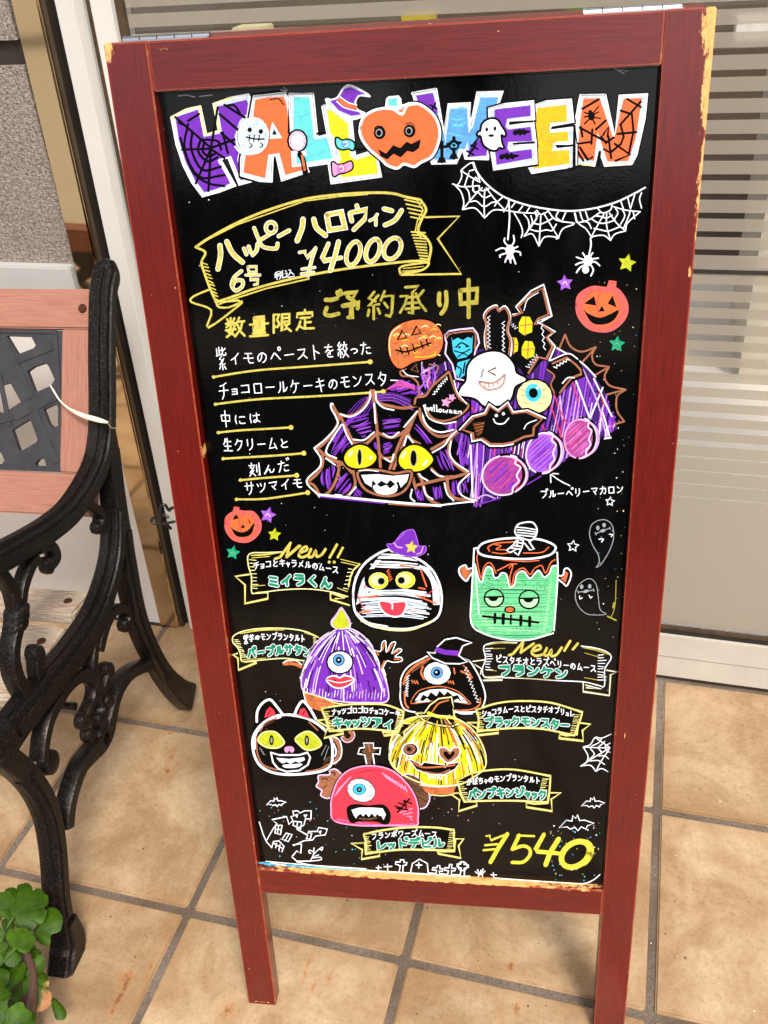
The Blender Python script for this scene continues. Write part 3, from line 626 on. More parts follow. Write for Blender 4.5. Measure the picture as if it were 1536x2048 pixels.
# leaves: outlines seen in the photograph, each on its own tilted plane at its own height
LV = [
 ((190,670), [(60,365),(120,318),(190,322),(212,350),(212,290),(270,265),(340,262),(390,300),(410,362),(455,330),(520,345),(542,392),(590,420),(605,500),(588,560),(550,592),(585,650),(550,760),(500,800),(470,752),(440,830),(390,880),(280,862),(200,822),(192,745),(150,735),(110,600),(80,480)], .150, 0),
 ((-10,610), [(-120,420),(-40,400),(30,398),(75,380),(132,395),(150,440),(182,468),(205,550),(165,600),(170,660),(120,740),(40,710),(0,760),(-80,720),(-130,600)], .158, 0),
 ((470,880), [(580,590),(660,580),(720,620),(770,690),(775,760),(745,880),(640,935),(632,1030),(600,1075),(530,1060),(450,1000),(410,900),(470,800),(540,700)], .122, 0),
 ((200,1090), [(70,940),(110,868),(170,862),(192,892),(232,842),(330,842),(370,900),(420,930),(432,980),(390,1080),(330,1150),(250,1145),(200,1108),(150,1100),(110,1050),(85,1000)], .160, 0),
 ((160,1110), [(45,1180),(80,1108),(150,1088),(210,1120),(260,1190),(250,1260),(180,1330),(90,1320),(50,1260)], .150, 0),
 ((-40,930), [(-90,850),(-20,840),(22,850),(62,900),(50,960),(20,1010),(-60,1030),(-110,950)], .166, 0),
 ((-20,1150), [(-80,1020),(40,1015),(100,1060),(62,1150),(42,1240),(0,1282),(-80,1290),(-120,1150)], .156, 0),
 ((120,1600), [(200,1300),(280,1250),(315,1290),(302,1400),(270,1480),(200,1560),(120,1640),(60,1570),(112,1500),(100,1380)], .128, 0),
 ((-20,1440), [(-90,1350),(50,1350),(110,1390),(120,1450),(90,1540),(40,1542),(-60,1500)], .150, 0),
 ((-30,1760), [(-120,1480),(40,1500),(60,1600),(120,1630),(130,1720),(90,1790),(110,1880),(60,1980),(-60,2040),(-160,1900),(-160,1650)], .172, 0),
 ((110,2060), [(60,1960),(110,1860),(180,1800),(230,1770),(290,1780),(312,1840),(370,1880),(395,1920),(380,2010),(400,2060),(320,2160),(160,2190),(20,2120)], .166, 0),
 ((300,1460), [(320,1440),(330,1360),(390,1290),(430,1220),(490,1180),(545,1210),(560,1290),(530,1370),(560,1400),(600,1490),(590,1590),(630,1650),(620,1760),(560,1840),(430,1900),(350,1880),(300,1750),(280,1620),(290,1500)], .118, 1),
 ((660,1740), [(650,1710),(720,1740),(790,1810),(830,1900),(800,1980),(700,1980),(670,1900),(640,1790)], .060, 1),
 ((300,1250), [(240,1180),(330,1150),(400,1230),(390,1340),(320,1400),(240,1330)], .112, 0),
 ((420,1180), [(370,1120),(460,1100),(520,1160),(500,1250),(430,1290),(370,1220)], .108, 0),
 ((60,1420), [(-20,1330),(90,1300),(160,1380),(120,1480),(20,1500)], .118, 0),
 ((180,1900), [(120,1780),(240,1760),(310,1860),(280,1980),(170,1990),(110,1900)], .125, 0),
 ((90,800), [(20,760),(110,720),(190,800),(150,900),(60,900)], .125, 0),
 ((350,1960), [(280,1880),(400,1880),(460,1960),(420,2060),(310,2050)], .118, 0),
 ((240,1720), [(180,1640),(260,1560),(300,1640),(280,1760),(220,1840),(160,1800),(150,1700)], .112, 0),
 ((330,1120), [(300,1100),(380,1040),(450,1080),(440,1200),(380,1280),(300,1240)], .105, 0),
 ((100,2250), [(0,2150),(120,2120),(260,2160),(330,2260),(240,2380),(60,2400),(-60,2300)], .15, 0),
 ((-260,760), [(-420,640),(-300,560),(-180,600),(-120,720),(-180,880),(-330,900),(-430,800)], .15, 0),
 ((-240,1250), [(-420,1150),(-280,1060),(-150,1120),(-110,1260),(-200,1400),(-360,1400)], .16, 0),
 ((-260,1700), [(-460,1600),(-320,1500),(-190,1560),(-150,1750),(-260,1880),(-420,1820)], .16, 0),
 ((-200,2150), [(-380,2050),(-220,1980),(-80,2060),(-60,2220),(-200,2340),(-360,2260)], .16, 0)]
stm = mat_simple('green_stem', (72,98,30), .5, var=.2)
for k, (c_, out_, z, br) in enumerate(LV):
    f_ = lambda q: (q[0]/6.24, 1720+q[1]/6.24)
    X = ray_plane(*f_(c_), np.array([0,0,z]), np.array([0,0,1.]))
    rnd = random.Random(k+5); n_ = np.array([rnd.uniform(-.3,.3), rnd.uniform(-.3,.3), .9]); n_ = n_/np.linalg.norm(n_)+(CAM-X)/np.linalg.norm(CAM-X)*1.3; n_ /= np.linalg.norm(n_)
    Q = catmull([np.array(f_(q)) for q in out_], 5, True); 
    ctr = np.mean(Q, 0)
    Q = [q+(q-ctr)*(.018*math.sin(i*1.9)+rnd.uniform(-.008,.008)) for i, q in enumerate(Q)]
    W3 = [ray_plane(q[0], q[1], X, n_)-X for q in Q]; R_ = max(np.linalg.norm(v) for v in W3)
    vs = [(0,0,0)]; N_ = len(W3); NR = 6; ph = rnd.uniform(0, 6)
    ax = W3[0]/np.linalg.norm(W3[0]); ay = np.cross(n_, ax)
    for jj in range(1, NR+1):
        q_ = jj/NR
        for v in W3:
            a = math.atan2(float(v@ay), float(v@ax)); d_ = np.linalg.norm(v)*q_
            lift = R_*(.10*q_*math.cos(a*2+ph)*q_ + .035*math.cos(a*5+ph)*q_**1.5 - .10*q_**3)
            vs.append(tuple(v*q_+n_*lift))
    fs = [(0, 1+i, 1+(i+1) % N_) for i in range(N_)]
    for jj in range(NR-1):
        o_ = 1+jj*N_; fs += [(o_+i, o_+N_+i, o_+N_+(i+1) % N_, o_+(i+1) % N_) for i in range(N_)]
    lf = MB().add(vs, fs).obj('leaf', LFB if br else LF, plant, smooth=True, label=('green leaf with dry brown edge' if z > .1 else 'small low leaf with a brown tip') if br else None, loc=tuple(X-PO))
    base = Vector(((X-PO)[0]*.25, (X-PO)[1]*.25, .108)); e_ = Vector(X-PO)
    tube(catmull([base, (base+e_)/2+Vector((0,0,.006)), e_-Vector(n_)*.001], 5), .0013, 6).obj('petiole', stm, plant, smooth=True)

# grit and flakes on the tiles
rg = random.Random(31); mb = MB()
for k in range(150):
    px, py = rg.choice([(rg.uniform(120,520), rg.uniform(1300,2040)), (rg.uniform(540,1200), rg.uniform(1800,2040)), (rg.uniform(1300,1530), rg.uniform(1370,2040))])
    q = ray_plane(px, py, np.zeros(3), np.array([0,0,1.])); r_ = rg.uniform(.0003, .0010)*(1.8 if k % 19 == 0 else 1)
    a = rg.uniform(0, 6); vs = [(q[0]+r_*math.cos(a+t)*rg.uniform(.6, 1.6), q[1]+r_*math.sin(a+t)*rg.uniform(.5, 1.1), .0006) for t in (0, 1.6, 3.1, 4.7)]+[(q[0], q[1], .0006+r_*.7)]
    mb.add(vs, [(0,1,4), (1,2,4), (2,3,4), (3,0,4), (3,2,1,0)])
gr = Mat('floor_grit', rough=.9); _v = gr.n('ShaderNodeTexVoronoi'); _v.inputs['Scale'].default_value = 12; gr.l(gr.coord(), _v.inputs['Vector'])
gr.col(gr.ramp(_v.outputs['Color'], [(0.0, lin((40,28,20))), (0.62, lin((70,48,32))), (0.66, lin((232,222,204))), (1, lin((236,228,210)))]))
mb.obj('floor_grit', gr, label='scattered dark grit and pale flakes on the floor tiles', cat='grit', kind='stuff')
# ------------------------------------------------------------------ marker drawings on the panel
# traced points are carried on to the panel's own plane and laid there as thin coats of paint
BP = S0-en*YB
def on_board(px, py):
    d = ray_plane(px, py, BP, en)-S0
    return float(d@eu), float(d@ev)
INK = {}
def ink(name, c, streak=0.16, rough=0.42):
    m = Mat('marker_'+name, rough=rough, spec=0.35); tc = m.coord('Object', (1, 1, 1))
    n1 = m.noise(tc, 170, 4, 0.7, 1.2); n2 = m.noise(tc, 900, 2)
    c = lin(c); d = tuple(v*(1-streak*2.2) for v in c[:3])+(1,)
    k = m.ramp(n1, [(0.36, d), (0.56, c)]); m.col(m.mix(0.35, k, m.ramp(n2, [(0.3, tuple(v*.72 for v in c[:3])), (0.6, c)])))
    if name == 'K': m.b.inputs['Specular IOR Level'].default_value = 0.12
    INK[name] = m
for nm, c, st in [('W',(240,242,250),.05),('WB',(196,212,228),.2),('Y',(206,190,88),.2),('YL',(222,210,18),.12),('YD',(172,160,62),.25),('GD',(224,178,12),.14),('P',(112,40,176),.12),('PL',(160,92,214),.15),('LV',(196,160,226),.15),
    ('O',(232,104,54),.10),('OB',(208,112,60),.3),('C',(98,206,206),.14),('BL',(88,156,216),.16),('BC',(60,186,220),.15),('G',(16,138,100),.1),('MG',(104,200,138),.16),('MGL',(176,234,176),.08),('BR',(160,100,72),.2),('BRD',(104,70,46),.3),
    ('K',(1,1,1),0),('PK',(238,150,196),.15),('MP',(206,110,190),.25),('RD',(214,54,74),.12),('RO',(232,92,84),.15),('RP',(236,96,92),.12),('LG',(186,196,34),.14),('PD',(58,18,104),.2),('MD',(164,66,142),.25),('CR',(232,228,158),.10),('GY',(150,156,160),.2),('PW',(220,196,232),.12),('SG',(20,160,120),.15)]:
    ink(nm, c, st)
VIEW = [0, 0, 1.0]
def view(ox, oy, s): VIEW[:] = [ox, oy, s]
def vp(p): return (VIEW[0]+p[0]/VIEW[2], VIEW[1]+p[1]/VIEW[2])
DEPTH = [0]
class Draw:
    """one drawing = one piece; each ink is a material slot"""
    def __init__(s, name, label=None, layer=0):
        s.name, s.label, s.v, s.f, s.mi, s.mats, s.k, s.layer = name, label, [], [], [], [], 0, layer
    def h(s):
        s.k += 1; return YB-.00012-s.layer*.00012-s.k*1.3e-6
    def put(s, pts, faces, c):
        y = s.h(); o = len(s.v)
        for p in pts:
            u, v = on_board(*p); s.v.append((u, y, v))
        if c not in s.mats: s.mats.append(c)
        for f in faces: s.f.append(tuple(o+i for i in f)); s.mi.append(s.mats.index(c))
    def raw(s, P, w, c, taper=0):
        P = [np.array(p, float) for p in P]; Q = [P[0]]
        for p in P[1:]:
            if np.linalg.norm(p-Q[-1]) > .15: Q.append(p)
        P = Q
        if len(P) == 1: P.append(P[0]+np.array([.2, 0]))
        N = len(P); pts = []; f = []; jw = random.uniform(-.05, .05)
        T = []
        for i in range(N):
            t = P[min(i+1, N-1)]-P[max(i-1, 0)]; t = t/(np.linalg.norm(t)+1e-9); T.append(t)
        for i in range(N):
            t = T[i]; n = np.array([-t[1], t[0]]); ww = w/2*(1+jw)
            if 0 < i < N-1:
                a = P[i]-P[i-1]; b = P[i+1]-P[i]; ca = float(a@b)/(np.linalg.norm(a)*np.linalg.norm(b)+1e-9)
                ww = ww/max(.72, math.sqrt(max(.02, (1+ca)/2)))
            if taper: ww *= max(.25, math.sin(math.pi*(.08+.84*i/(N-1)))**.6) if taper == 1 else (1-.75*i/(N-1))
            pts += [P[i]-n*ww, P[i]+n*ww]
        f = [(2*i, 2*i+1, 2*i+3, 2*i+2) for i in range(N-1)]
        if not taper:
            for (c0, t, a, b) in ((P[0], -T[0], 0, 1), (P[-1], T[-1], 2*N-2, 2*N-1)):
                n = np.array([-t[1], t[0]]); k = len(pts); r = w/2
                pts += [c0+(n*math.cos(q)+t*math.sin(q))*r for q in (0, math.pi/4, math.pi/2, 3*math.pi/4, math.pi)]
                f.append((k, k+1, k+2, k+3, k+4))
        s.put(pts, f, c)
    def line(s, P, w, c, closed=False, sm=True, taper=0, v=True):
        P = [vp(p) for p in P] if v else P
        if sm and len(P) > 2: P = catmull(P, 4, closed)
        if closed: P = list(P)+[P[0], P[1]]
        s.raw(P, w, c, taper)
    def pl(s, P, w, c, closed=False): s.line(P, w, c, closed, sm=False)
    def dot(s, p, r, c, ry=None, a=0, n=14, v=True):
        x, y = vp(p) if v else p; ry = ry or r
        pts = [(x+r*math.cos(t)*math.cos(a)-ry*math.sin(t)*math.sin(a), y+r*math.cos(t)*math.sin(a)+ry*math.sin(t)*math.cos(a)) for t in (2*math.pi*k/n for k in range(n))]
        s.put(pts, [tuple(range(n))], c)
    def ring(s, p, r, w, c, ry=None, n=20):
        x, y = vp(p); ry = ry or r
        s.line([(x+r*math.cos(2*math.pi*k/n), y+ry*math.sin(2*math.pi*k/n)) for k in range(n)], w, c, True, False, v=False)
    def fill(s, P, c, sm=True, v=True):
        P = [vp(p) for p in P] if v else list(P)
        if sm: P = catmull(P, 4, True)
        P = [(float(p[0]), float(p[1])) for p in P]
        tri = tessellate_polygon([[Vector((p[0], p[1], 0)) for p in P]])
        s.put(P, [tuple(t) for t in tri], c)
    def hatch(s, P, c, w, gap, ang, jit=.6, keep=1.0, zig=False, sm=False, taper=1):
        P = [np.array(vp(p)) for p in P]
        if sm: P = catmull(P, 4, True)
        ca, sa = math.cos(ang), math.sin(ang); R = [(p[0]*ca+p[1]*sa, -p[0]*sa+p[1]*ca) for p in P]
        y = min(r[1] for r in R)+gap*.5; y1 = max(r[1] for r in R); n = len(R); zz = []
        while y < y1:
            yy = y+random.uniform(-jit, jit)*gap*.5; xs = []
            for i in range(n):
                a, b = R[i], R[(i+1) % n]
                if (a[1] > yy) != (b[1] > yy): xs.append(a[0]+(yy-a[1])*(b[0]-a[0])/(b[1]-a[1]))
            xs.sort()
            for i in range(0, len(xs)-1, 2):
                if random.random() > keep: continue
                L = xs[i+1]-xs[i]; a = xs[i]+random.uniform(0, .12)*L; b = xs[i+1]-random.uniform(0, .12)*L
                if b-a < w: continue
                q = [(x*ca-(yy+d)*sa, x*sa+(yy+d)*ca) for x, d in ((a, 0), ((a+b)/2, random.uniform(-.4, .4)*gap), (b, random.uniform(-.3, .3)*gap))]
                if zig: zz += q if len(zz) % 2 == 0 else q[::-1]
                else: s.line(q, w, c, taper=taper, v=False)
            y += gap
        if zig and len(zz) > 2: s.line(zz, w, c, sm=False, v=False)
    def zig(s, a, b, amp, n, w, c, tilt=0):
        a = np.array(a, float); b = np.array(b, float); t = (b-a)/np.linalg.norm(b-a); nn = np.array([-t[1], t[0]])+t*tilt
        s.line([a+(b-a)*k/n+nn*amp*(1 if k % 2 else -1)*random.uniform(.6, 1) for k in range(n+1)], w, c, sm=False)
    def star(s, p, r, c, rot=0, outline=None, w=2):
        x, y = vp(p); P = [(x+(r if k % 2 == 0 else r*.48)*math.cos(rot-math.pi/2+k*math.pi/5), y+(r if k % 2 == 0 else r*.48)*math.sin(rot-math.pi/2+k*math.pi/5)) for k in range(10)]
        if outline: s.line(P, w, c, True, False, v=False)
        else: s.fill(P, c, False, v=False); s.line(P, 2.5, c, True, False, v=False)
    def done(s):
        me = bpy.data.meshes.new(s.name); me.from_pydata(s.v, [], s.f)
        for c in s.mats: me.materials.append(INK[c].m)
        me.polygons.foreach_set('material_index', s.mi); me.update()
        # every face looks out of the panel
        fl = [p.index for p in me.polygons if p.normal.y > 0]
        if fl:
            bm = bmesh.new(); bm.from_mesh(me); bm.faces.ensure_lookup_table(); bmesh.ops.reverse_faces(bm, faces=[bm.faces[i] for i in fl]); bm.to_mesh(me); bm.free()
        o = bpy.data.objects.new(s.name, me); C.objects.link(o); o.parent = board
        if s.label: o['label'] = s.label
        return o
# hand-drawn glyph strokes in a 10 x 10 box; ~ = curved
G = {
'ア':"1,1.5 9,1.5 8,3.5 6,5;~5,3 4.8,6 3.5,8.2 1.5,9.5",'イ':"~8,1 5,4 1,6.5;5.2,4 5.2,9.5",'ウ':"5,0.5 5,2.5;1.2,5 1.2,2.5 8.8,2.5 8.5,5 7,7.5 4,9.5",
'オ':"1,3 9,3;6.5,0.5 6.5,9 5.5,9.3;~6,3.5 4,6.5 1,8.5",'カ':"1,3 8.8,3 8.3,7.5 7.5,9 6,8.3;~4.5,0.5 4.3,4 3,7 1,9.3",'キ':"1.5,3 8.5,2.3;1,6.2 9,5.4;4.3,0.5 5.8,9.5",
'ク':"~4,0.8 3,3 1,5;3.5,2.2 8.5,2.2 7.5,5.5 5.5,8 3,9.6",'ケ':"~3.3,0.5 2.5,3 0.8,5;2.8,3 9,3;~6.3,3 6,6 4.8,8.3 3,9.6",'コ':"1.5,2 8.5,2 8.5,8.8;1.2,8.6 8.8,8.6",
'サ':"0.8,3.2 9.2,3.2;3,0.8 3,6;~7,0.8 7,5 6,7.8 4,9.5",'シ':"2,1.2 4,2.4;1,4 3,5.2;~1.5,9 5,8 7.5,5.5 9,2.5",'ス':"1.5,1.8 8,1.8 6.5,5 4,7.5 1,9.3;5.5,5.8 9,9.2",
'タ':"~4,0.6 3,3 1,5;3.5,2.2 8.5,2.2 7.5,5.5 5.5,8 3,9.6;3.3,4.5 6.8,6.8",'チ':"~8,0.8 5,1.8 2,2.2;0.6,4.8 9.4,4.8;~5.2,2 5.2,5 4.7,7.5 3,9.5",'ツ':"1.3,2 2.3,4.2;4.3,1.5 5.2,3.7;~8.7,1.5 8,4.8 6,7.5 3.2,9.3",
'テ':"2,1.5 8,1.5;0.8,4.2 9.2,4.2;~5.3,4.3 5,7 3,9.5",'ト':"3.5,0.6 3.5,9.5;3.5,3.8 8,6",'ナ':"0.8,3.5 9.2,3.5;~5.3,0.5 5.2,4 4.5,7.2 2.5,9.5",'ハ':"~3.5,2 2.8,5.5 1,8.8;~6,1.8 7.8,5 9,8.5",
'ヒ':"2,1 2,7.5 3,8.8 8.5,8.8;~8.3,2.5 5.5,4.2 2.2,4.8",'フ':"1.2,1.8 8.6,1.8 7.8,5 6,7.5 3,9.4",'ヘ':"1,6.5 4,3 5,3 9.2,7.5",'ホ':"1,3 9,3;5,0.5 5,9.3 4,8.8;~3,4.8 2.3,6.5 1,8;~7,4.8 8,6.3 9,7.8",
'マ':"1,2 9,2 7.5,4.5 5.2,6.6;3.5,5.2 6.5,8.8",'ミ':"2.5,1 7.8,2.4;2.5,4 7.5,5.4;1.8,7.2 8.2,9.2",'ム':"5,0.8 3.2,5 1.3,8.8 8.5,7.8;6.8,5 9,9.3",'メ':"~8,0.8 6,4.5 1.5,9;2.5,3.5 7.8,7.8",
'モ':"2,1.6 8,1.6;0.8,4.8 9.2,4.8;4.6,1.6 4.6,7.6 5.4,8.8 8.8,8.8",'ヤ':"0.8,4 9,2.5 8,4.5 6.5,5.8;3.3,1 5.3,9.5",'ユ':"2,2.8 7.5,2.8 7,8;0.8,8.2 9.2,8.2",'ヨ':"1.5,1.8 8.3,1.8 8.3,9;1.8,5.2 8.3,5.2;1.5,8.8 8.3,8.8",
'ラ':"2,1.2 8,1.2;1.2,4 8.8,4 8,6.5 6,8.3 3.2,9.6",'リ':"2.7,1.2 2.7,6;~7.5,1 7.4,5.5 6.3,7.8 3.8,9.6",'ル':"~3.2,1.5 3,5.5 2.2,7.5 0.8,9;6,1.2 6,8.8 7.5,8 9.5,5.5",'レ':"2.5,1 2.5,8.8 5.5,7.5 9,4.5",
'ロ':"1.5,2 8.5,2 8.3,8.8 1.7,8.8 1.5,2",'ワ':"1.5,5 1.5,1.8 8.6,1.8 8,5.2 6.2,7.8 3.5,9.5",'ン':"1.5,2 4,3.8;~1.5,9 5,7.8 7.5,5.5 9,2.8",'ー':"1,5.2 9,4.8",
'の':"~5.3,2 4.5,5.5 2.5,8 1.2,6 2.5,3.2 5.5,1.8 8.5,3.5 8.7,6.3 7,8.5 5.5,9.2",'と':"3,1 4.2,4.5;~8.3,3.2 5,4.7 2.2,7 3,8.8 5.5,9.2 8.5,8.9",'を':"1.5,2.3 8,2.3;~5,0.6 4,3.5 1.5,6 4,4.5 5.5,5 5.7,7.5;~8.8,4.5 5.5,5.8 3.3,7.8 4.5,9.2 8,9.2",
'た':"1,2.7 6,2.5;~3.8,0.7 3,5 1.3,9.3;~6,5 7.5,4.6 9.2,4.9;~5.7,7.5 6.2,9 9.3,9.1",'に':"~2,1.3 1.4,5 2,9;~4.7,3 7,2.6 9,2.9;~4.5,7 5.2,8.9 9,8.9",'は':"~1.8,1.3 1.3,5 1.8,9;4,3.3 9.3,3;~7,1 7,5 6.9,7.8 5.2,9 4.2,8 5.5,6.8 7.5,7.5 9.3,8.9",
'く':"7,0.8 2.8,5 7.3,9.3",'ん':"~5.3,1 3.5,5 1.2,9.3;~1.2,9.3 3.5,6 5.2,5.3 5.8,8 7,9 8.4,7.8 9.2,5.8",'か':"~1,3.6 5.5,3 6.6,4 6,7.5 5,9 3.7,8.2;~4,0.9 3.2,5 1.2,9;~7.8,2.3 9,3.8 9.5,5.5",
'ほ':"~1.8,1.3 1.3,5 1.8,9;4,1.8 9,1.8;4,4.6 9.3,4.6;~6.8,1.8 6.9,7.6 5.3,9 4.2,8 5.5,6.9 7.5,7.5 9.3,9",'ち':"1.2,2.6 8.5,2.4;~4.6,0.8 3.8,3.5 2.4,6.5 5,5 8,5.3 8.2,7.8 6,9.2 3.5,9.3",'や':"~1,5 5,3.2 8,3 9,4.5 7.5,6 6,6;4.8,1 5.7,2.6;3,2 5.3,9.5",
'り':"~3,1.2 2.7,4.5 3.3,6;~7,1 7.3,5 6.2,8 4.2,9.6",'こ':"~2,2 5,2.3 8,2;~2.5,5.5 1.7,8 4.5,9 8.8,8.6",'つ':"~1,3.5 5,2.2 8.8,3.8 8.5,6.5 4.5,8.5",
'紫':"3,0.5 3,3.5;3,2 5,1.8;1,1.2 1,3.8;0.5,4.3 5,3.4;6.3,0.5 6.3,3.4 7,3.9 9.3,3.6 9.2,2.8;9,1 6.4,2.2;5,4.2 3,5.5 6,6.2 3,7.8;6.8,5.2 2.6,7.9 7.5,7.4;5,7.6 5,10;3.2,8.4 2,9.6;6.8,8.3 8.2,9.6",
'中':"1.5,2.8 8.5,2.8 8.2,6.2 1.8,6.2 1.5,2.8;5,0.3 5,9.8",'生':"~3,0.8 2.3,3 0.9,4.8;2.2,3 8.8,3;1.8,6 8.4,6;0.6,9.2 9.5,9.2;5.2,0.5 5.2,9.2",'号':"2.5,0.8 7.5,0.8 7.2,3.6 2.7,3.6 2.5,0.8;0.8,5 9.2,5;3.5,5 3,7 7.5,7 6.8,9.3 5,9.6",
'税':"4.3,0.5 1,1.7;0.4,3.6 5,3.2;2.6,1.5 2.6,9.6;2.5,4 0.5,7;2.7,4.5 4.6,6;6,0.6 6.8,2;9,0.4 8,2;5.7,2.8 9,2.8 9,5.2 5.7,5.2 5.7,2.8;6.6,5.3 6.3,7.5 5,9.5;8,5.3 8,8.7 9.7,8.8 9.8,7.8",
'込':"1,1 2.2,2;0.7,4.5 2.6,4.2 2.5,7 0.7,9;1.6,7.9 4,9.2 9.8,9.3;5,1 6.3,1.6 6.2,3.5 4,7;6.3,3.4 9.3,7.2",'予':"2,1 7.5,1 5,3.2;3.2,2.2 6.5,4;0.8,4.9 9,4.7 8,6.2;5,4.9 5,9.2 3.5,8.8",
'約':"3,0.5 1.2,2.6 3.4,3.8;4.4,1.8 1,5.3 4.6,4.8;2.8,5.2 2.8,9.8;1.2,6.5 0.8,8.5;4.2,6.3 4.9,8;6.5,0.6 5.2,3.6;6.2,2.3 9.3,2.3 9,8 8.3,9.3 7,8.8;6.4,4.5 7.6,6.2",
'承':"2.6,0.8 7.2,0.8 5,2.5;5,2.5 5,9.3 3.8,8.7;3.4,4 6.6,4;3,5.8 7,5.8;2.7,7.5 7.3,7.5;1,3.5 3.2,3.5 2.5,6 0.8,8.5;8.8,2.2 7,4;6.2,3 7.5,6 9.6,8.6",
'数':"1.2,0.8 1.8,2.2;4.7,0.6 4,2.1;0.6,3 5.2,3;2.9,0.4 2.9,4.8;2.8,3.1 0.8,4.7;3,3.1 4.9,4.4;3,4.8 1.8,7 4.6,8.8;0.5,6.2 5.4,6;4.4,5.2 3.6,7.5 1,9.5;7,0.5 5.6,3.7;6.5,2.5 9.5,2.4;8.6,2.5 7.8,6 5,9.5;6.3,4 7.5,7 9.7,9.5",
'量':"2.5,0.6 7.5,0.6 7.5,3 2.5,3 2.5,0.6;2.5,1.8 7.5,1.8;0.6,4 9.4,4;2.3,5 7.7,5 7.7,7.4 2.3,7.4 2.3,5;2.3,6.2 7.7,6.2;5,5 5,9.6;2,8.5 8,8.5;0.6,9.7 9.4,9.7",
'限':"1.2,0.8 1.2,9.6;1.2,0.9 3.8,0.9 2.8,3.4 4,5.5 2.9,7 1.9,6.6;5.2,1 8.8,1 8.8,4.6 5.3,4.6;5.3,2.8 8.8,2.8;5.2,1 5.2,9.2 7,8.2;8.9,5.6 7,6.6;6.2,4.8 7.6,7.6 9.6,9.4",
'定':"5,0.2 5,1.6;1.2,3.5 1.2,1.8 8.8,1.8 8.5,3.4;2.8,4 7.4,4;5,4 5,8.8;5,6.3 7.8,6.3;2.8,5.6 2,8 0.9,9.6;2.2,7.8 4.5,9.2 9.4,9.4",
'刻':"3,0.4 3,1.6;0.6,2 5.6,2;3.4,2 1.8,3.8 3.6,4.2;4.6,3.2 1,7.2;4.6,5.4 0.8,9.4;3.2,7.4 5.4,9.4;7,1.8 7,6.8;9.2,0.6 9.2,9.2 8,8.8",
'絞':"3,0.5 1.2,2.6 3.4,3.8;4.4,1.8 1,5.3 4.6,4.8;2.8,5.2 2.8,9.8;1.2,6.5 0.8,8.5;4.2,6.3 4.9,8;7.2,0.4 7.2,2;5.2,2.4 9.6,2.2;6.4,3.2 5.3,4.8;8.2,3.2 9.4,4.6;8.8,4.6 7.4,7.4 5,9.7;5.8,5 7.4,7.6 9.8,9.6",
'芋':"0.8,1.8 9.2,1.8;3.3,0.5 3.3,3.2;6.7,0.5 6.7,3.2;2.2,4 7.8,4;0.8,6.3 9.2,6.3;5,4 5,9.5 3.6,9"}
SMALL = dict(zip('ッャュョィっゃ', 'ツヤユヨイつや'))
DAK = dict(zip('ゴズダデドジビブベボごだぼゾ', 'コスタテトシヒフヘホこたほソ')); HAN = dict(zip('ピプペパ', 'ヒフヘハ'))
def glyph_strokes(ch):
    sc = 1.0; ex = []
    if ch in SMALL: ch = SMALL[ch]; sc = .68
    if ch in DAK: ch = DAK[ch]; ex = [[(8.2,-.6),(8.9,.9)], [(9.7,-1.1),(10.4,.4)]]
    elif ch in HAN: ch = HAN[ch]; ex = [[(9+1.2*math.cos(t), .6+1.2*math.sin(t)) for t in (k*math.pi/4 for k in range(9))]]
    out = []
    for st in G[ch].split(';'):
        cv = st.startswith('~'); P = [tuple(map(float, q.split(','))) for q in st.lstrip('~').split()]
        if cv: P = [tuple(q) for q in catmull(P, 4)]
        out.append(P)
    out += ex
    if sc < 1: out = [[(1.6+x*sc, 3.4+y*sc) for x, y in P] for P in out]
    return out
def text(d, s, path, h, w, c, wx=.92, under=None, uw=0, slant=.10, sizes=None, jit=.02):
    """glyph centres spread along a path given in view units; h,w in photograph units"""
    P = [np.array(vp(p)) for p in path]; P = P+[P[0]+np.array([1., 0])] if len(P) == 1 else P; P = catmull(P, 8) if len(P) > 2 else P
    L = [0]
    for a, b in zip(P, P[1:]): L.append(L[-1]+float(np.linalg.norm(b-a)))
    n = len(s); wt = [.72 if ch in SMALL else 1. for ch in s]; cum = [0]
    for i in range(1, n): cum.append(cum[-1]+(wt[i-1]+wt[i])/2)
    job = []
    for i, ch in enumerate(s):
        q = cum[i]/max(cum[-1], 1e-6)*L[-1]; j = max(k for k in range(len(L)) if L[k] <= q+1e-9); j = min(j, len(P)-2)
        f = (q-L[j])/(L[j+1]-L[j]+1e-9); c0 = P[j]+(P[j+1]-P[j])*f; t = (P[j+1]-P[j]); t = t/np.linalg.norm(t); sp = L[-1]/max(cum[-1], 1e-6) if n > 1 else h
        gx = min(sp*wx, h*1.6) if n > 1 else h*wx; hh = h*(sizes[i] if sizes else 1)
        dn = np.array([slant, 1.0])
        for st in glyph_strokes(ch):
            jx, jy = random.uniform(-jit, jit)*h, random.uniform(-jit, jit)*h
            job.append([c0+t*((x-5)/10*gx)+dn*((y-5)/10*hh)+np.array([jx, jy]) for x, y in st])
    if under:
        for st in job: d.raw(st, w+uw, under)
    for st in job: d.raw(st, w, c)
def thick(d, P, w, c, edge='W', ew=2.4, sm=True):
    """marker letter stroke: pale edge first, colour over it"""
    Q = [vp(p) for p in P]; Q = catmull(Q, 5) if sm and len(Q) > 2 else Q
    if edge: d.raw(Q, w+ew, edge)
    d.raw(Q, w, c)

# ============ HALLOWEEN title
view(300, 130, 2.954)
K = lambda d, P, w=5, cl=False: d.line(P, w, 'K', cl, sm=False)
def letter(name, label, outer, inner, colour, oc='WB', ow=5.5, holes=()):
    d = Draw(name, label, 0); d.line(outer, ow+9, 'K', True, sm=False); d.fill(outer, oc, sm=False); d.line(outer, ow, 'W', True, sm=False); d.line(outer, ow*.35, 'GY', True, sm=False)
    for P in inner: d.fill(P, colour, sm=False)
    return d
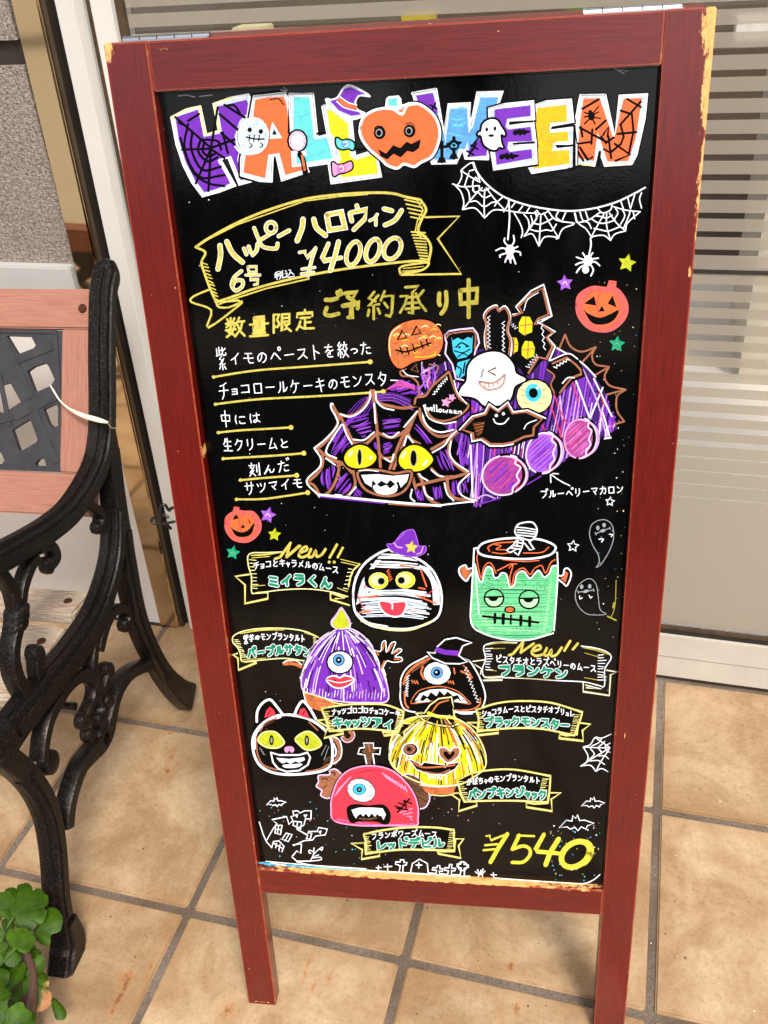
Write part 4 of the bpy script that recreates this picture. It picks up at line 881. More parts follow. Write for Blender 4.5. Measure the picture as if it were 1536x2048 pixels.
# H
d = Draw('letter_drawing', 'purple letter H with a spider web', 0)
Ho = [(130,310),(215,265),(292,245),(328,412),(412,388),(380,230),(480,195),(583,178),(600,215),(525,560),(545,650),(607,685),(533,705),(468,545),(412,562),(500,715),(410,745),(312,772),(250,690),(200,590),(160,470)]
Hi = [(150,308),(286,263),(318,425),(425,403),(402,245),(570,205),(580,225),(572,290),(530,330),(500,420),(510,480),(540,530),(525,600),(545,650),(590,672),(535,680),(480,540),(405,555),(475,700),(400,730),(322,752),(265,680),(210,570),(170,440)]
d.fill(Ho, 'WB', sm=False); d.fill(Hi, 'P', sm=False)
d.line(Ho, 6, 'W', True, sm=False); d.line(Ho[:7], 5, 'CR', sm=False)
for P in [[(150,308),(360,490)],[(190,500),(360,495)],[(170,340),(200,355)],[(360,490),(500,440)],[(360,495),(400,250)],[(360,495),(345,745)],[(360,495),(270,700)],[(365,500),(440,550)],[(225,330),(290,290)],[(180,430),(200,500),(260,640),(350,700),(440,715)],[(225,350),(205,500),(290,660),(440,650)],
          [(250,400),(245,500),(310,620),(420,600)],[(300,440),(285,510),(340,570),(400,545)],[(320,460),(312,510),(350,540),(390,520)],[(410,290),(540,400)],[(440,235),(560,310)],[(420,400),(500,470)],[(310,440),(400,450),(420,500)],[(430,400),(460,520)],[(450,240),(500,240),(540,300)]]:
    d.line(P, 5.0, 'K', sm=len(P) > 2)
d.done()
# A
d = Draw('letter_drawing', 'orange letter A', 1)
Ao = [(615,187),(800,167),(815,205),(850,420),(935,630),(780,680),(752,535),(722,540),(715,690),(650,683),(540,650),(540,560),(590,330)]
d.line(Ao, 13, 'K', True, sm=False); d.fill(Ao, 'WB', sm=False); d.line(Ao, 5, 'W', True, sm=False); d.line(Ao, 1.5, 'GY', True, sm=False)
d.fill([(622,205),(700,190),(790,188),(805,225),(835,430),(905,620),(800,650),(765,520),(700,530),(680,668),(552,635),(565,540),(600,400)], 'O', sm=False)
d.hatch([(622,205),(790,188),(835,430),(905,620),(800,650),(765,520),(600,400)], 'OB', 1, 7, -.5, keep=.35)
d.fill([(726,345),(703,432),(775,430)], 'WB', sm=False); d.pl([(726,345),(703,432),(775,430)], 3, 'W', True); d.fill([(735,380),(722,412),(750,410)], 'K', sm=False)
d.line([(710,205),(760,200),(790,235)], 2.5, 'K'); d.done()
# L
d = Draw('letter_drawing', 'light blue letter L', 2)
Lo = [(828,172),(960,172),(985,425),(1070,405),(1108,570),(930,595),(900,590),(850,600),(835,380)]
d.line([(830,180),(822,400)], 6, 'K'); d.fill(Lo, 'WB', sm=False); d.line(Lo, 5, 'W', True, sm=False); d.line(Lo, 1.4, 'GY', True, sm=False)
d.fill([(850,190),(940,190),(970,440),(1060,425),(1088,550),(940,570),(870,580),(850,380)], 'C', sm=False)
d.hatch([(850,190),(940,190),(970,440),(1060,425),(1088,550),(940,570),(870,580)], 'BL', 1, 9, -.3, keep=.3)
d.line([(990,405),(1075,395),(1115,570)], 5, 'K', sm=False); d.done()
# second L
d = Draw('letter_drawing', 'yellow letter L under a purple witch hat', 3)
Lo = [(1022,245),(1045,235),(1190,330),(1210,540),(1340,500),(1365,655),(1070,695),(1060,590),(1100,580),(1055,430)]
d.fill(Lo, 'WB', sm=False); d.line(Lo, 5, 'W', True, sm=False); d.line(Lo, 1.4, 'GY', True, sm=False)
d.fill([(1045,262),(1080,275),(1170,345),(1185,540),(1215,560),(1330,525),(1348,640),(1140,665),(1095,600),(1130,560),(1100,440),(1065,400)], 'YL', sm=False)
d.hatch([(1045,262),(1170,345),(1185,540),(1330,525),(1348,640),(1140,665),(1100,440)], 'YD', 1.1, 9, -.5, keep=.5)
d.line([(1215,500),(1345,490),(1378,650)], 5, 'K', sm=False)
for (x, y, c, c2, k) in [(1155,468,'C','BL',0), (1130,612,'PK','MP',1)]:
    P = [(x-52,y-35),(x-20,y-20),(x+15,y-25),(x+50,y-5) if k == 0 else (x+58,y-40),(x+45,y+32) if k == 0 else (x+62,y),(x+18,y+22),(x-15,y+28),(x-48,y+12) if k == 0 else (x-45,y+40)]
    d.line(P, 7, 'K', True); d.fill(P, c); d.dot((x,y), 9, c2); d.line([(x-12,y-10),(x+8,y-14),(x+14,y+6),(x-4,y+14)], 1.8, 'W')
d.done()
d = Draw('witch_hat_drawing', None, 5)
P = [(1040,200),(1072,205),(1110,190),(1140,140),(1180,118),(1250,150),(1300,185),(1240,180),(1215,215),(1225,262),(1272,290),(1200,320),(1120,290),(1060,245)]
d.fill(P, 'WB'); d.line(P, 3.5, 'W', True); d.fill([(1065,212),(1110,200),(1150,140),(1185,130),(1275,172),(1230,178),(1208,215),(1220,268),(1250,292),(1190,300),(1115,268)], 'P', sm=False)
d.fill([(1105,215),(1125,190),(1170,222),(1222,240),(1225,265),(1160,250)], 'O', sm=False); d.line([(1103,215),(1150,252),(1225,272)], 2, 'W'); d.line([(1125,188),(1170,220),(1222,236)], 2, 'W'); d.done()
# skull ghost and lollipop
d = Draw('skull_drawing', None, 4)
d.dot((612,418), 33, 'K', 38); d.dot((612,418), 30, 'WB', 36); d.fill([(500,480),(530,500),(560,470),(640,500),(630,525),(560,525),(520,510)], 'WB'); d.ring((612,418), 30, 3, 'W', 36)
for k in range(6): d.line([(548+k*6,380+k*25),(590+k*8,372+k*24),(660,385+k*22)], 1.6, 'W')
d.dot((590,383), 4.5, 'K', 5); d.dot((656,393), 4.5, 'K', 5); d.line([(570,425),(620,437),(675,437)], 3, 'K')
for x in (590,618,648): d.line([(x,415),(x-4,450)], 2.6, 'K')
d.line([(590,462),(605,475),(590,488)], 2.4, 'K'); d.line([(655,460),(668,475),(652,487)], 2.4, 'K'); d.line([(502,482),(540,520),(600,528),(660,505)], 2.5, 'W'); d.done()
d = Draw('lollipop_drawing', None, 4)
d.dot((872,448), 21, 'K', 24); d.dot((872,448), 17, 'W', 20)
for r in (5, 9, 13): d.ring((870,446), r, 1.5, 'PK', r*1.15)
d.ring((872,448), 15, 1.6, 'RD' if 0 else 'MP', 18); d.fill([(845,510),(875,520),(845,535)], 'WB', sm=False); d.fill([(925,505),(890,520),(925,530)], 'WB', sm=False); d.line([(848,510),(925,530)], 3, 'W'); d.line([(925,505),(846,535)], 3, 'W')
d.line([(885,525),(905,560),(920,640)], 11, 'K', sm=False); d.line([(900,535),(915,618)], 5, 'OB'); d.done()
# O pumpkin
d = Draw('pumpkin_drawing', 'orange pumpkin standing for the letter O', 4)
P = [(1240,380),(1262,310),(1320,270),(1385,255),(1440,248),(1500,240),(1536,228),(1600,235),(1680,300),(1712,390),(1700,470),(1665,540),(1600,575),(1560,600),(1500,585),(1460,610),(1400,590),(1370,560),(1300,500),(1255,440)]
d.line(P, 12, 'K', True); d.fill(P, 'O'); d.line(P, 5.5, 'W', True); d.line([(p[0]*.985+22, p[1]*.985+6) for p in P], 1.4, 'GY', True)
d.fill([(1395,200),(1410,185),(1470,180),(1485,200),(1490,260),(1440,270),(1390,245)], 'W', sm=False); d.fill([(1408,200),(1460,195),(1462,245),(1410,240)], 'C', sm=False)
d.line([(1395,255),(1440,262),(1490,290),(1520,240),(1580,228)], 5, 'W')
for x in (1372, 1540): d.dot((x-4,398), 15, 'K', 15) if 0 else None
d.done()
view(780, 130, 2.793)
d = Draw('pumpkin_face_drawing', None, 6)
for (x, y) in ((-57,378), (110,368)):
    d.dot((x,y), 12, 'K', 13); d.dot((x-3,y), 7, 'GY', 8); d.dot((x-4,y+1), 5, 'K', 6)
d.line([(-86,355),(-70,340),(-40,345)], 1.8, 'K'); d.line([(90,330),(115,322),(138,340)], 1.8, 'K')
M_ = [(-60,478),(-20,500),(20,452),(60,468),(95,432),(120,445),(170,420),(160,460),(130,482),(95,475),(60,510),(20,490),(-15,522),(-50,505)]
d.fill(M_, 'K', sm=False); d.line(M_, 3, 'K', True, sm=False)
d.hatch([(-90,300),(100,280),(215,350),(200,440),(100,420),(-80,470)], 'OB', 1, 10, .4, keep=.28)
d.done()
# W
d = Draw('letter_drawing', 'purple to blue letter W with black crosses', 2)
Wo = [(125,160),(255,135),(300,400),(330,220),(445,215),(455,340),(490,155),(630,152),(600,230),(560,380),(545,525),(420,520),(400,475),(370,545),(235,548),(215,500),(180,300),(140,200)]
d.line(Wo, 11, 'K', True, sm=False); d.fill(Wo, 'WB', sm=False); d.line(Wo, 5, 'W', True, sm=False); d.line(Wo, 1.4, 'GY', True, sm=False)
d.fill([(145,170),(240,155),(270,270),(200,300),(160,210)], 'P', sm=False); d.fill([(200,295),(268,265),(310,430),(300,520),(250,530),(225,440)], 'BL', sm=False)
d.fill([(335,245),(430,240),(440,400),(420,470),(385,470),(360,530),(300,530),(315,400)], 'BL', sm=False); d.fill([(505,182),(605,180),(590,240),(548,300),(520,400),(440,470),(430,400),(465,340)], 'BL', sm=False); d.fill([(440,470),(520,395),(550,400),(540,505),(440,515)], 'P', sm=False)
d.hatch([(335,245),(430,240),(420,470),(320,520)], 'C', 2, 12, .1, keep=.5)
for (x, y, s_) in [(290,470,1), (357,450,1.1)]:
    d.line([(x,y-40*s_+ (0)),(x,y+70)], 7, 'K', sm=False); d.line([(x-32*s_,y-8),(x+32*s_,y-16)], 6, 'K', sm=False); d.fill([(x-28,y+75),(x-15,y+45),(x+15,y+45),(x+25,y+75)], 'K', sm=False)
d.ring((357,448), 9, 4, 'K'); d.ring((357,448), 4, 1.5, 'BC')
for (x, y) in [(243,235),(470,460),(448,492)]:
    d.line([(x-18,y-12),(x+20,y+10)], 4, 'K', sm=False); d.line([(x+12,y-22),(x-10,y+18)], 4, 'K', sm=False)
d.line([(395,545),(402,520),(412,548)], 5, 'K', sm=False); d.line([(455,455),(500,400)], 4, 'K'); d.done()
# E E
def E_letter(name, label, o, i, col, lay, ks):
    d = Draw(name, label, lay); d.line(o, 12, 'K', True, sm=False); d.fill(o, 'WB', sm=False); d.line(o, 5, 'W', True, sm=False); d.line(o, 1.4, 'PW', True, sm=False); d.fill(i, col, sm=False)
    for P in ks: d.line(P, 4.6, 'K', sm=False)
    return d
d = E_letter('letter_drawing', 'purple letter E with black bats', [(555,245),(640,220),(800,205),(805,300),(660,318),(668,345),(800,325),(815,440),(670,440),(668,465),(815,450),(820,545),(580,580),(565,470),(560,350)],
    [(585,248),(785,225),(785,285),(655,300),(645,345),(660,360),(785,345),(795,425),(660,430),(655,468),(670,485),(790,470),(795,520),(595,558),(580,400)], 'P', 4, [[(670,322),(795,315)],[(690,440),(805,432)]])
for (x, y, s_) in [(735,375,1), (665,510,1.15)]:
    d.fill([(x-50*s_,y+10),(x-45*s_,y-10),(x-22*s_,y-14),(x-8*s_,y-22),(x,y-10),(x+10*s_,y-22),(x+22*s_,y-12),(x+48*s_,y-8),(x+48*s_,y+2),(x+30*s_,y+6),(x+18*s_,y+18),(x+4*s_,y+10),(x-8*s_,y+22),(x-20*s_,y+10),(x-36*s_,y+20)], 'K', sm=False)
d.done()
d = E_letter('letter_drawing', 'golden letter E', [(815,225),(870,205),(1010,195),(1022,315),(900,335),(895,370),(1025,352),(1035,440),(925,435),(920,465),(1040,450),(1040,560),(790,600),(775,570),(815,540)],
    [(820,240),(985,222),(990,318),(895,322),(888,380),(990,370),(1000,425),(915,430),(905,480),(1000,475),(1005,550),(800,580),(815,540),(815,300)], 'GD', 3, [[(920,350),(1025,338)],[(935,458),(1030,448)]])
d.hatch([(825,240),(985,222),(990,320),(890,380),(990,370),(1005,550),(820,570)], 'YD', 1.2, 8, .15, keep=.45)
d.line([(1030,340),(1028,580),(1000,578)], 5, 'K', sm=False); d.line([(1005,580),(1065,562)], 5, 'K', sm=False); d.done()
# ghost on E
d = Draw('ghost_drawing', 'small white ghost with its tongue-shaped body between two letters', 6)
P = [(510,370),(520,330),(555,305),(595,308),(620,345),(638,372),(640,392),(618,385),(620,430),(630,460),(610,455),(590,472),(560,468),(525,440),(512,395),(492,388),(498,376)]
d.line(P, 9, 'K', True); d.fill(P, 'W'); d.dot((541,360), 3, 'K', 4.5); d.dot((586,355), 3, 'K', 4.5); d.dot((565,394), 6, 'K', 3)
d.line([(540,430),(555,460)], 1.2, 'GY'); d.line([(575,440),(580,465)], 1.2, 'GY'); d.done()
# N
d = Draw('letter_drawing', 'orange letter N with a spider web', 2)
No = [(1065,170),(1200,168),(1255,395),(1285,172),(1435,165),(1420,300),(1375,500),(1350,550),(1200,560),(1165,470),(1140,560),(1040,545),(1040,420),(1035,330)]
d.line(No, 11, 'K', True, sm=False); d.fill(No, 'WB', sm=False); d.line(No, 5, 'W', True, sm=False); d.line(No, 1.4, 'GY', True, sm=False); d.line([(1040,555),(1140,560)], 3, 'CR'); d.line([(1205,560),(1350,548)], 3, 'CR')
d.fill([(1080,188),(1172,185),(1250,420),(1305,188),(1408,185),(1370,420),(1330,535),(1215,540),(1160,375),(1140,535),(1045,520),(1060,330)], 'O', sm=False)
for P in [[(1075,245),(1165,192)],[(1060,350),(1210,430)],[(1065,345),(1075,400)],[(1045,440),(1120,430)],[(1130,360),(1125,440)],[(1060,460),(1105,530),(1130,515)],[(1040,470),(1080,535)],[(1150,360),(1205,310)],[(1190,390),(1220,345),(1215,400)],[(1270,385),(1375,375)],[(1285,335),(1400,205)],[(1325,190),(1400,235)],
          [(1290,255),(1335,270)],[(1290,340),(1305,400),(1290,440),(1230,490),(1195,470)],[(1350,270),(1360,370),(1335,490)],[(1255,440),(1340,500),(1260,535)],[(1220,400),(1235,520)],[(1180,400),(1205,435),(1250,405)]]:
    d.line(P, 4.8, 'K', sm=False)
d.dot((1125,285), 7, 'K', 9); d.dot((1118,262), 4, 'K')
for P in [[(1125,280),(1165,232)],[(1120,285),(1085,290)],[(1125,290),(1085,330)],[(1130,292),(1175,298)],[(1130,300),(1145,330)],[(1120,275),(1085,265)],[(1130,280),(1165,262)]]: d.line(P, 3, 'K')
d.line([(1165,560),(1172,485)], 5, 'K'); d.done()

# ============ web garland and hanging spiders
view(880, 300, 3.572)
d = Draw('spider_web_drawing', 'white garland of three webs with two hanging spiders', 1)
def L(P, w=2.6, c='W', sm=True): d.line(P, w, c, sm=sm)
L([(235,90),(260,150),(330,240),(440,325),(560,375),(700,410),(900,435),(1080,420),(1250,375),(1380,315),(1465,268)], 3.4)
for P in [[(240,88),(205,100),(150,145)],[(150,145),(155,190),(125,250),(90,242)],[(108,252),(150,300),(170,370),(162,425)],[(162,425),(250,415),(318,485)],[(318,485),(380,430),(465,430)],[(90,242),(160,262),(280,255)],
          [(150,145),(200,180),(275,225)],[(240,88),(275,190),(285,230)],[(162,425),(250,320),(300,270)],[(318,485),(315,380),(320,280)],[(465,430),(390,350),(330,270)],[(205,165),(190,210),(175,260)],[(245,200),(235,230),(235,290)],[(210,150),(245,140),(262,150)],
          [(178,262),(205,300),(215,370)],[(215,370),(260,365),(315,405),(370,375),(410,370)],[(235,262),(245,300),(270,300),(315,340),(360,325)],[(280,255),(285,285),(320,290),(350,275)],[(255,195),(270,210)],
          [(455,330),(410,370),(390,400)],[(500,350),(480,400),(455,440)],[(540,370),(510,410)],[(465,430),(560,445),(640,450),(690,450)],[(530,450),(570,520),(590,580),(580,625)],[(600,460),(630,500),(635,560),(600,615)],[(590,400),(560,440)],[(640,410),(620,440)],
          [(600,615),(660,600),(706,685)],[(706,685),(750,620),(845,625),(830,635)],[(845,625),(880,560),(960,525),(830,500),(770,430)],[(706,685),(715,560),(720,470)],[(600,615),(670,520),(700,460)],[(845,625),(770,500),(740,450)],[(650,470),(660,520),(640,560),(700,580),(760,570),(800,575),(830,530)],
          [(680,440),(690,490),(670,520),(715,530),(765,510),(800,490)],[(690,430),(720,460),(770,440)],[(850,430),(830,480),(880,515)],[(900,440),(870,510)],[(960,450),(975,515)],
          [(965,450),(985,520),(1040,560),(1075,610)],[(985,520),(1060,500),(1150,440)],[(1000,445),(1020,500),(1060,520),(1080,560)],[(1040,440),(1060,500)],[(1075,630),(1100,615),(1170,610),(1218,645)],[(1218,645),(1250,600),(1325,578)],[(1325,578),(1340,520),(1430,440)],[(1430,440),(1330,430),(1240,405)],
          [(1075,630),(1130,530),(1170,460)],[(1218,645),(1190,540),(1190,450)],[(1325,578),(1260,520),(1210,450)],[(1100,560),(1150,570),(1195,580),(1230,570),(1290,545)],[(1080,490),(1130,520),(1190,520),(1250,500)],[(1110,470),(1150,475),(1190,485),(1230,465)],[(1130,420),(1160,450),(1215,430),(1230,390)],
          [(1250,410),(1270,450),(1240,500)],[(1300,420),(1320,470),(1290,530)],[(1360,430),(1345,480),(1310,560)],[(1290,360),(1310,420)],[(1340,335),(1360,420)],[(1390,320),(1360,420)],[(1440,305),(1425,350),(1440,415)],[(1380,440),(1390,490)]]: L(P, 2.4)
L([(490,360),(497,480),(485,640)], 3); L([(1075,630),(1078,680),(1062,760)], 3)
d.dot((500,715), 9, 'W', 11); d.dot((500,760), 7, 'PW', 7)
for P in [[(490,690),(460,655),(462,630)],[(510,690),(530,650),(525,610)],[(480,710),(440,700),(400,718)],[(520,705),(555,690)],[(525,720),(570,730),(575,750)],[(480,735),(430,750),(430,765)],[(480,760),(465,800)],[(500,775),(505,805)],[(520,755),(540,812)]]: L(P, 3)
d.dot((1058,790), 9, 'W', 11); d.dot((1040,855), 7, 'W', 7.5); L([(1055,800),(1042,850)], 4)
for P in [[(1045,775),(1020,735)],[(1065,770),(1090,735)],[(1045,790),(975,765)],[(1070,780),(1130,772)],[(1045,800),(1000,805),(970,820)],[(1072,798),(1110,800),(1140,825)],[(1045,815),(1000,840),(975,875)],[(1070,810),(1095,855),(1078,898)]]: L(P, 3)
d.done()

# ============ price banner
view(360, 370, 2.56)
d = Draw('ribbon_banner_drawing', 'yellow ribbon outline round the 4000 yen price', 0)
for P, w in [([(80,318),(160,265),(300,190),(460,125),(640,72),(800,50),(950,40),(1080,42),(1160,62),(1230,75)], 5), ([(150,275),(300,200),(640,82),(820,58),(960,48)], 2.5), ([(80,318),(130,345),(110,395),(125,450),(150,520),(185,600)], 4.5), ([(1230,75),(1260,125),(1235,180),(1220,235),(1260,270),(1285,320),(1270,400)], 5), ([(1215,80),(1245,130),(1215,185),(1205,235),(1240,275)], 2.5),
             ([(185,600),(260,575),(400,525),(620,470),(840,430),(1060,402),(1230,388),(1270,400)], 5), ([(200,610),(300,575),(440,530),(660,480)], 3), ([(1255,165),(1430,160),(1320,275),(1440,455),(1130,460)], 4), ([(1130,460),(1130,420),(1230,400),(1275,400),(1240,435),(1130,460)], 4),
             ([(185,600),(200,625),(255,625),(320,600),(145,730),(160,640),(60,600),(70,570),(150,535)], 4), ([(210,600),(300,590),(310,600)], 4)]:
    d.line(P, w, 'Y', sm=len(P) > 5 or w > 4.4)
d.hatch([(1130,425),(1270,398),(1235,432),(1135,458)], 'Y', 2, 4, -.1)
for k in range(11): d.line([(118+k*6,400+k*18),(140+k*6,408+k*18+random.uniform(-4,8))], 2.4, 'Y')
for k in range(5): d.line([(1150+k*8,75+k*22),(1240,95+k*20)], 3, 'Y')
for k in range(10): d.line([(1185+k*5,240+k*15),(1255+k*1.5,245+k*15)], 3, 'Y')
d.done()
d = Draw('lettering', 'words reading ハッピーハロウィン in yellow', 1)
TK = lambda P, w=9, sm=True: thick(d, P, w, 'Y', 'W', 2.2, sm)
for P in [[(205,310),(208,360),(195,430)],[(240,290),(270,350),(320,395)],[(328,325),(340,355)],[(352,315),(362,345)],[(400,290),(385,330),(365,355)] if 0 else [(398,300),(392,335),(372,358)],[(380,220),(400,270),(425,315),(490,325),(500,300)],[(405,285),(450,258),(480,240)],[(505,262),(560,232)],[(630,175),(625,220),(600,285)],[(685,175),(700,220),(745,258)]]: TK(P, 8.5 if P[0][0] < 320 or P[0][0] > 600 else 6)
ring = [(466+26*math.cos(t),218+28*math.sin(t)) for t in [k*.7 for k in range(10)]]; TK(ring, 6)
for P in [[(752,155),(765,230),(845,218),(825,138),(755,152)]]: TK(P, 8.5, False)
for P in [[(905,105),(912,130)],[(870,145),(880,185)],[(872,142),(955,125),(945,175),(890,228)]]: TK(P, 7, False)
for P in [[(1010,150),(995,170),(972,182)],[(1003,165),(1003,205)]]: TK(P, 4.5)
for P in [[(1045,122),(1085,132)],[(1050,205),(1100,180),(1135,130)]]: TK(P, 7.5)
d.done()
d = Draw('lettering', 'price reading ¥4000', 1)
for P, w in [([(612,345),(640,340),(650,372),(690,330)],4.5), ([(695,322),(675,380),(655,465)],5), ([(625,430),(690,422)],4), ([(622,455),(685,447)],4), ([(760,300),(728,375),(735,388),(825,372)],6.5), ([(812,290),(795,360),(770,438)],7.5)]: TK(P, w, False)
for (x, y, rx, ry) in [(888,350,34,60), (988,335,34,58), (1088,325,42,54)]: TK([(x+rx*math.cos(t)+(-math.sin(t))*14*1, y+ry*math.sin(t)) for t in [k*math.pi/8-1 for k in range(17)]], 7)
text(d, '6', [(0,0)], 1, 1, 'Y') if 0 else None
TK([(315,440),(280,470),(265,510),(285,540),(318,520),(320,490),(285,490),(270,515)], 5.5)
text(d, '号', [(374,462)], 40, 4, 'Y', .85, under='W', uw=1.5); text(d, '税込', [(508,462),(560,452)], 17, 1.7, 'W', .95); d.done()
d = Draw('lettering', 'words reading ご予約承り中 in dull yellow', 0)
for ch, x, y, sx, sy in [('ご',775,620,96,120), ('予',878,615,105,160), ('約',1025,612,150,150), ('承',1190,590,150,165), ('り',1345,600,85,125), ('中',1478,580,125,200)]:
    for st in glyph_strokes(ch): d.line([(x+(a-5)*sx/10, y+(b-5)*sy/10-(a-5)*1.2) for a, b in st], 8.5 if ch not in '約承' else 5.2, 'YD', sm=False)
d.done()
d = Draw('lettering', 'words reading 数量限定', 0)
for ch, x, y in [('数',282,728), ('量',405,722), ('限',520,705), ('定',640,690)]:
    for st in glyph_strokes(ch): d.line([(x+(a-5)*10.5, y+(b-5)*10.5-(a-5)*.8) for a, b in st], 4.6, 'Y', sm=False)
d.done()

# ============ description lines
view(380, 660, 3.491)
def tline(label, s_, path, h, under, w=2.1, wx=.82, sizes=None, ends=()):
    d = Draw('lettering', label, 0); text(d, s_, path, h, w, 'W', wx, sizes=sizes)
    d.line(under, 4, 'Y'); a = under[-1]; b = under[0]; d.dot(a, 5, 'Y'); d.dot(b, 3.4, 'Y')
    d.done()
tline('line reading 紫イモのペーストを絞った', '紫イモのペーストを絞った', [(222,195),(440,195),(700,170),(960,145),(1225,125)], 27, [(165,328),(330,300),(500,278),(720,262),(960,245),(1258,222)], sizes=[1.75,.95,.95,.95,1.1,.6,.9,1.15,1.05,1.25,.8,1.0])
tline('line reading チョコロールケーキのモンスター', 'チョコロールケーキのモンスター', [(235,425),(420,405),(700,395),(1000,375),(1250,340),(1430,350)], 27, [(178,518),(330,498),(520,480),(800,466),(1050,452),(1350,430)], sizes=[1.35,.8,.8,1.0,.5,1,1.05,.5,1.1,.9,1,1,1,1.1,.6])
tline('line reading 中には', '中には', [(248,620),(350,622),(450,612)], 25, [(198,716),(350,700),(500,692),(705,680)], sizes=[1.35,.85,.9])
tline('line reading 生クリームと', '生クリームと', [(262,800),(360,800),(500,795),(655,790)], 25, [(232,898),(400,888),(600,876),(795,860)], sizes=[1.15,1,1,.6,1,.75])
tline('line reading 刻んだ', '刻んだ', [(450,975),(550,970),(650,950)], 25, [(352,1048),(500,1034),(745,1015)], sizes=[1.15,.75,.95])
tline('line reading サツマイモ', 'サツマイモ', [(415,1105),(520,1095),(620,1080),(750,1070)], 24, [(325,1182),(500,1180),(660,1160),(822,1135)], sizes=[1.15,.9,.9,.9,.9])

# ============ monster roll cake
view(600, 760, 3.84)
d = Draw('cake_monster_drawing', 'purple swiss roll monster wrapped in a brown web', 1)
body = [(60,780),(140,690),(190,560),(260,400),(350,240),(470,120),(600,85),(760,95),(900,180),(1010,260),(1150,330),(1260,440),(1320,620),(1345,930),(1080,960),(700,930),(400,905),(150,880)]
random.seed(21)
for c3_, k in (('P', 1), ('PL', .35)):
    for (P, a, g) in [([(360,280),(540,260),(560,390),(480,440),(390,360)],-.25,6), ([(620,290),(790,290),(760,400),(640,410)],-.1,6.5), ([(880,310),(980,380),(1030,500),(960,490),(870,400)],.9,5.5), ([(250,440),(390,370),(390,520),(250,600)],-.9,6), ([(150,720),(240,640),(280,680),(220,860),(160,800)],1.5,5), ([(290,740),(370,710),(400,800),(330,880),(260,870)],-.9,5.5),
                   ([(1040,540),(1140,520),(1190,700),(1080,690)],1.2,5.5), ([(1190,490),(1290,500),(1290,650),(1220,680)],1.5,6), ([(1000,810),(1090,810),(1090,920),(1030,920)],1.4,5), ([(1150,770),(1290,770),(1290,870),(1180,900)],1.4,6), ([(630,480),(720,480),(690,560),(640,570)],-.3,5), ([(560,480),(600,460),(590,560)],1.2,4),
                   ([(420,820),(480,860),(470,900),(410,890)],.8,5), ([(880,830),(950,850),(960,930),(900,930)],1.3,5)]:
        d.hatch(P, c3_, 3.6 if c3_ == 'P' else 1.6, g if c3_ == 'P' else g*2, a, jit=1.2, keep=.98 if c3_ == 'P' else .7)
for k in range(7): d.line([(370+k*18,250+k*10),(470+k*14,150+k*8),(590,110+k*8)], 1.3, 'P')
for k in range(8): d.line([(240+k*10,560-k*20),(300+k*10,400-k*8),(400+k*8,260)], 1.3, 'P')
for k in range(6): d.line([(590,110+k*10),(720,100+k*12),(870,160+k*14)], 1.3, 'PL' if k % 2 else 'P')
def web(P, w=5.6): d.line(P, w, 'BR')
def wh(P, w=3): d.line(P, w, 'W')
for P in [[(255,200),(300,265),(400,270),(480,215),(540,120),(545,80)],[(570,80),(600,170),(700,200),(800,215),(900,195)],[(310,280),(360,380),(410,480)],[(300,270),(280,360),(200,470),(130,530)],[(125,530),(170,560),(170,660),(120,730),(60,780)],[(60,785),(110,810),(150,880)],[(190,560),(240,610),(330,640),(400,710)],[(190,570),(240,600),(300,650),(280,760),(230,850),(190,880)],
          [(410,700),(425,790),(400,850),(360,890)],[(330,640),(290,660)],[(556,80),(585,300),(620,680)],[(410,480),(500,490),(580,420)],[(590,400),(690,440),(760,420),(820,380)],[(905,240),(870,300),(720,680)],[(880,280),(780,450),(690,680)],[(610,560),(650,600),(730,590)],[(820,370),(850,450),(920,490)],
          [(930,180),(920,260),(960,350),(1060,430),(1180,410),(1250,370)],[(1250,370),(1130,460),(1010,530)],[(1165,440),(1140,540),(1170,620),(1250,690),(1300,705)],[(1300,710),(1180,745),(1050,770),(900,805)],[(1010,680),(1080,740),(1180,740)],[(1130,760),(1140,840),(1180,900),(1240,915),(1330,915)],[(900,700),(940,780),(960,860),(1000,920),(1080,960)],[(860,710),(880,800),(890,830)]]: web(P)
for P in [[(255,185),(240,180),(240,215),(280,290),(285,350),(200,450),(120,515),(115,530),(160,600),(150,670),(50,775),(130,870),(150,895)],[(310,260),(390,280),(480,230),(535,150),(540,90)],[(580,90),(590,160),(640,210),(720,230)],[(330,340),(360,420),(400,490)],[(320,340),(200,540),(280,600)],[(410,455),(490,460),(570,400)],[(570,180),(580,330)],
          [(640,410),(700,440),(760,400)],[(650,600),(700,625),(720,570)],[(900,240),(800,360)],[(940,190),(950,300),(1000,370),(1080,400),(1180,380)],[(1240,355),(1150,440),(1110,500),(1010,560)],[(1160,470),(1150,560),(1190,630),(1290,700)],[(1300,720),(1220,800),(1230,870),(1290,910),(1360,925)],[(820,430),(800,500)],[(830,430),(870,480)],[(1010,690),(1060,730),(1100,740)],
          [(860,840),(850,900),(880,930)],[(950,820),(970,880),(1020,915)],[(1110,790),(1130,870),(1180,925)],[(900,690),(930,740),(980,770)],[(200,600),(270,650)],[(430,820),(380,880)],[(270,880),(320,885)]]: wh(P)
d.line([(150,880),(400,905),(700,935),(1080,965)], 4.5, 'W'); d.line([(160,895),(400,920),(650,945)], 3, 'P'); d.line([(680,950),(900,965),(1000,968)], 3, 'BR'); d.line([(1080,960),(1200,945),(1340,930)], 3, 'W'); d.line([(1345,960),(1536,905)], 3, 'P'); d.done()
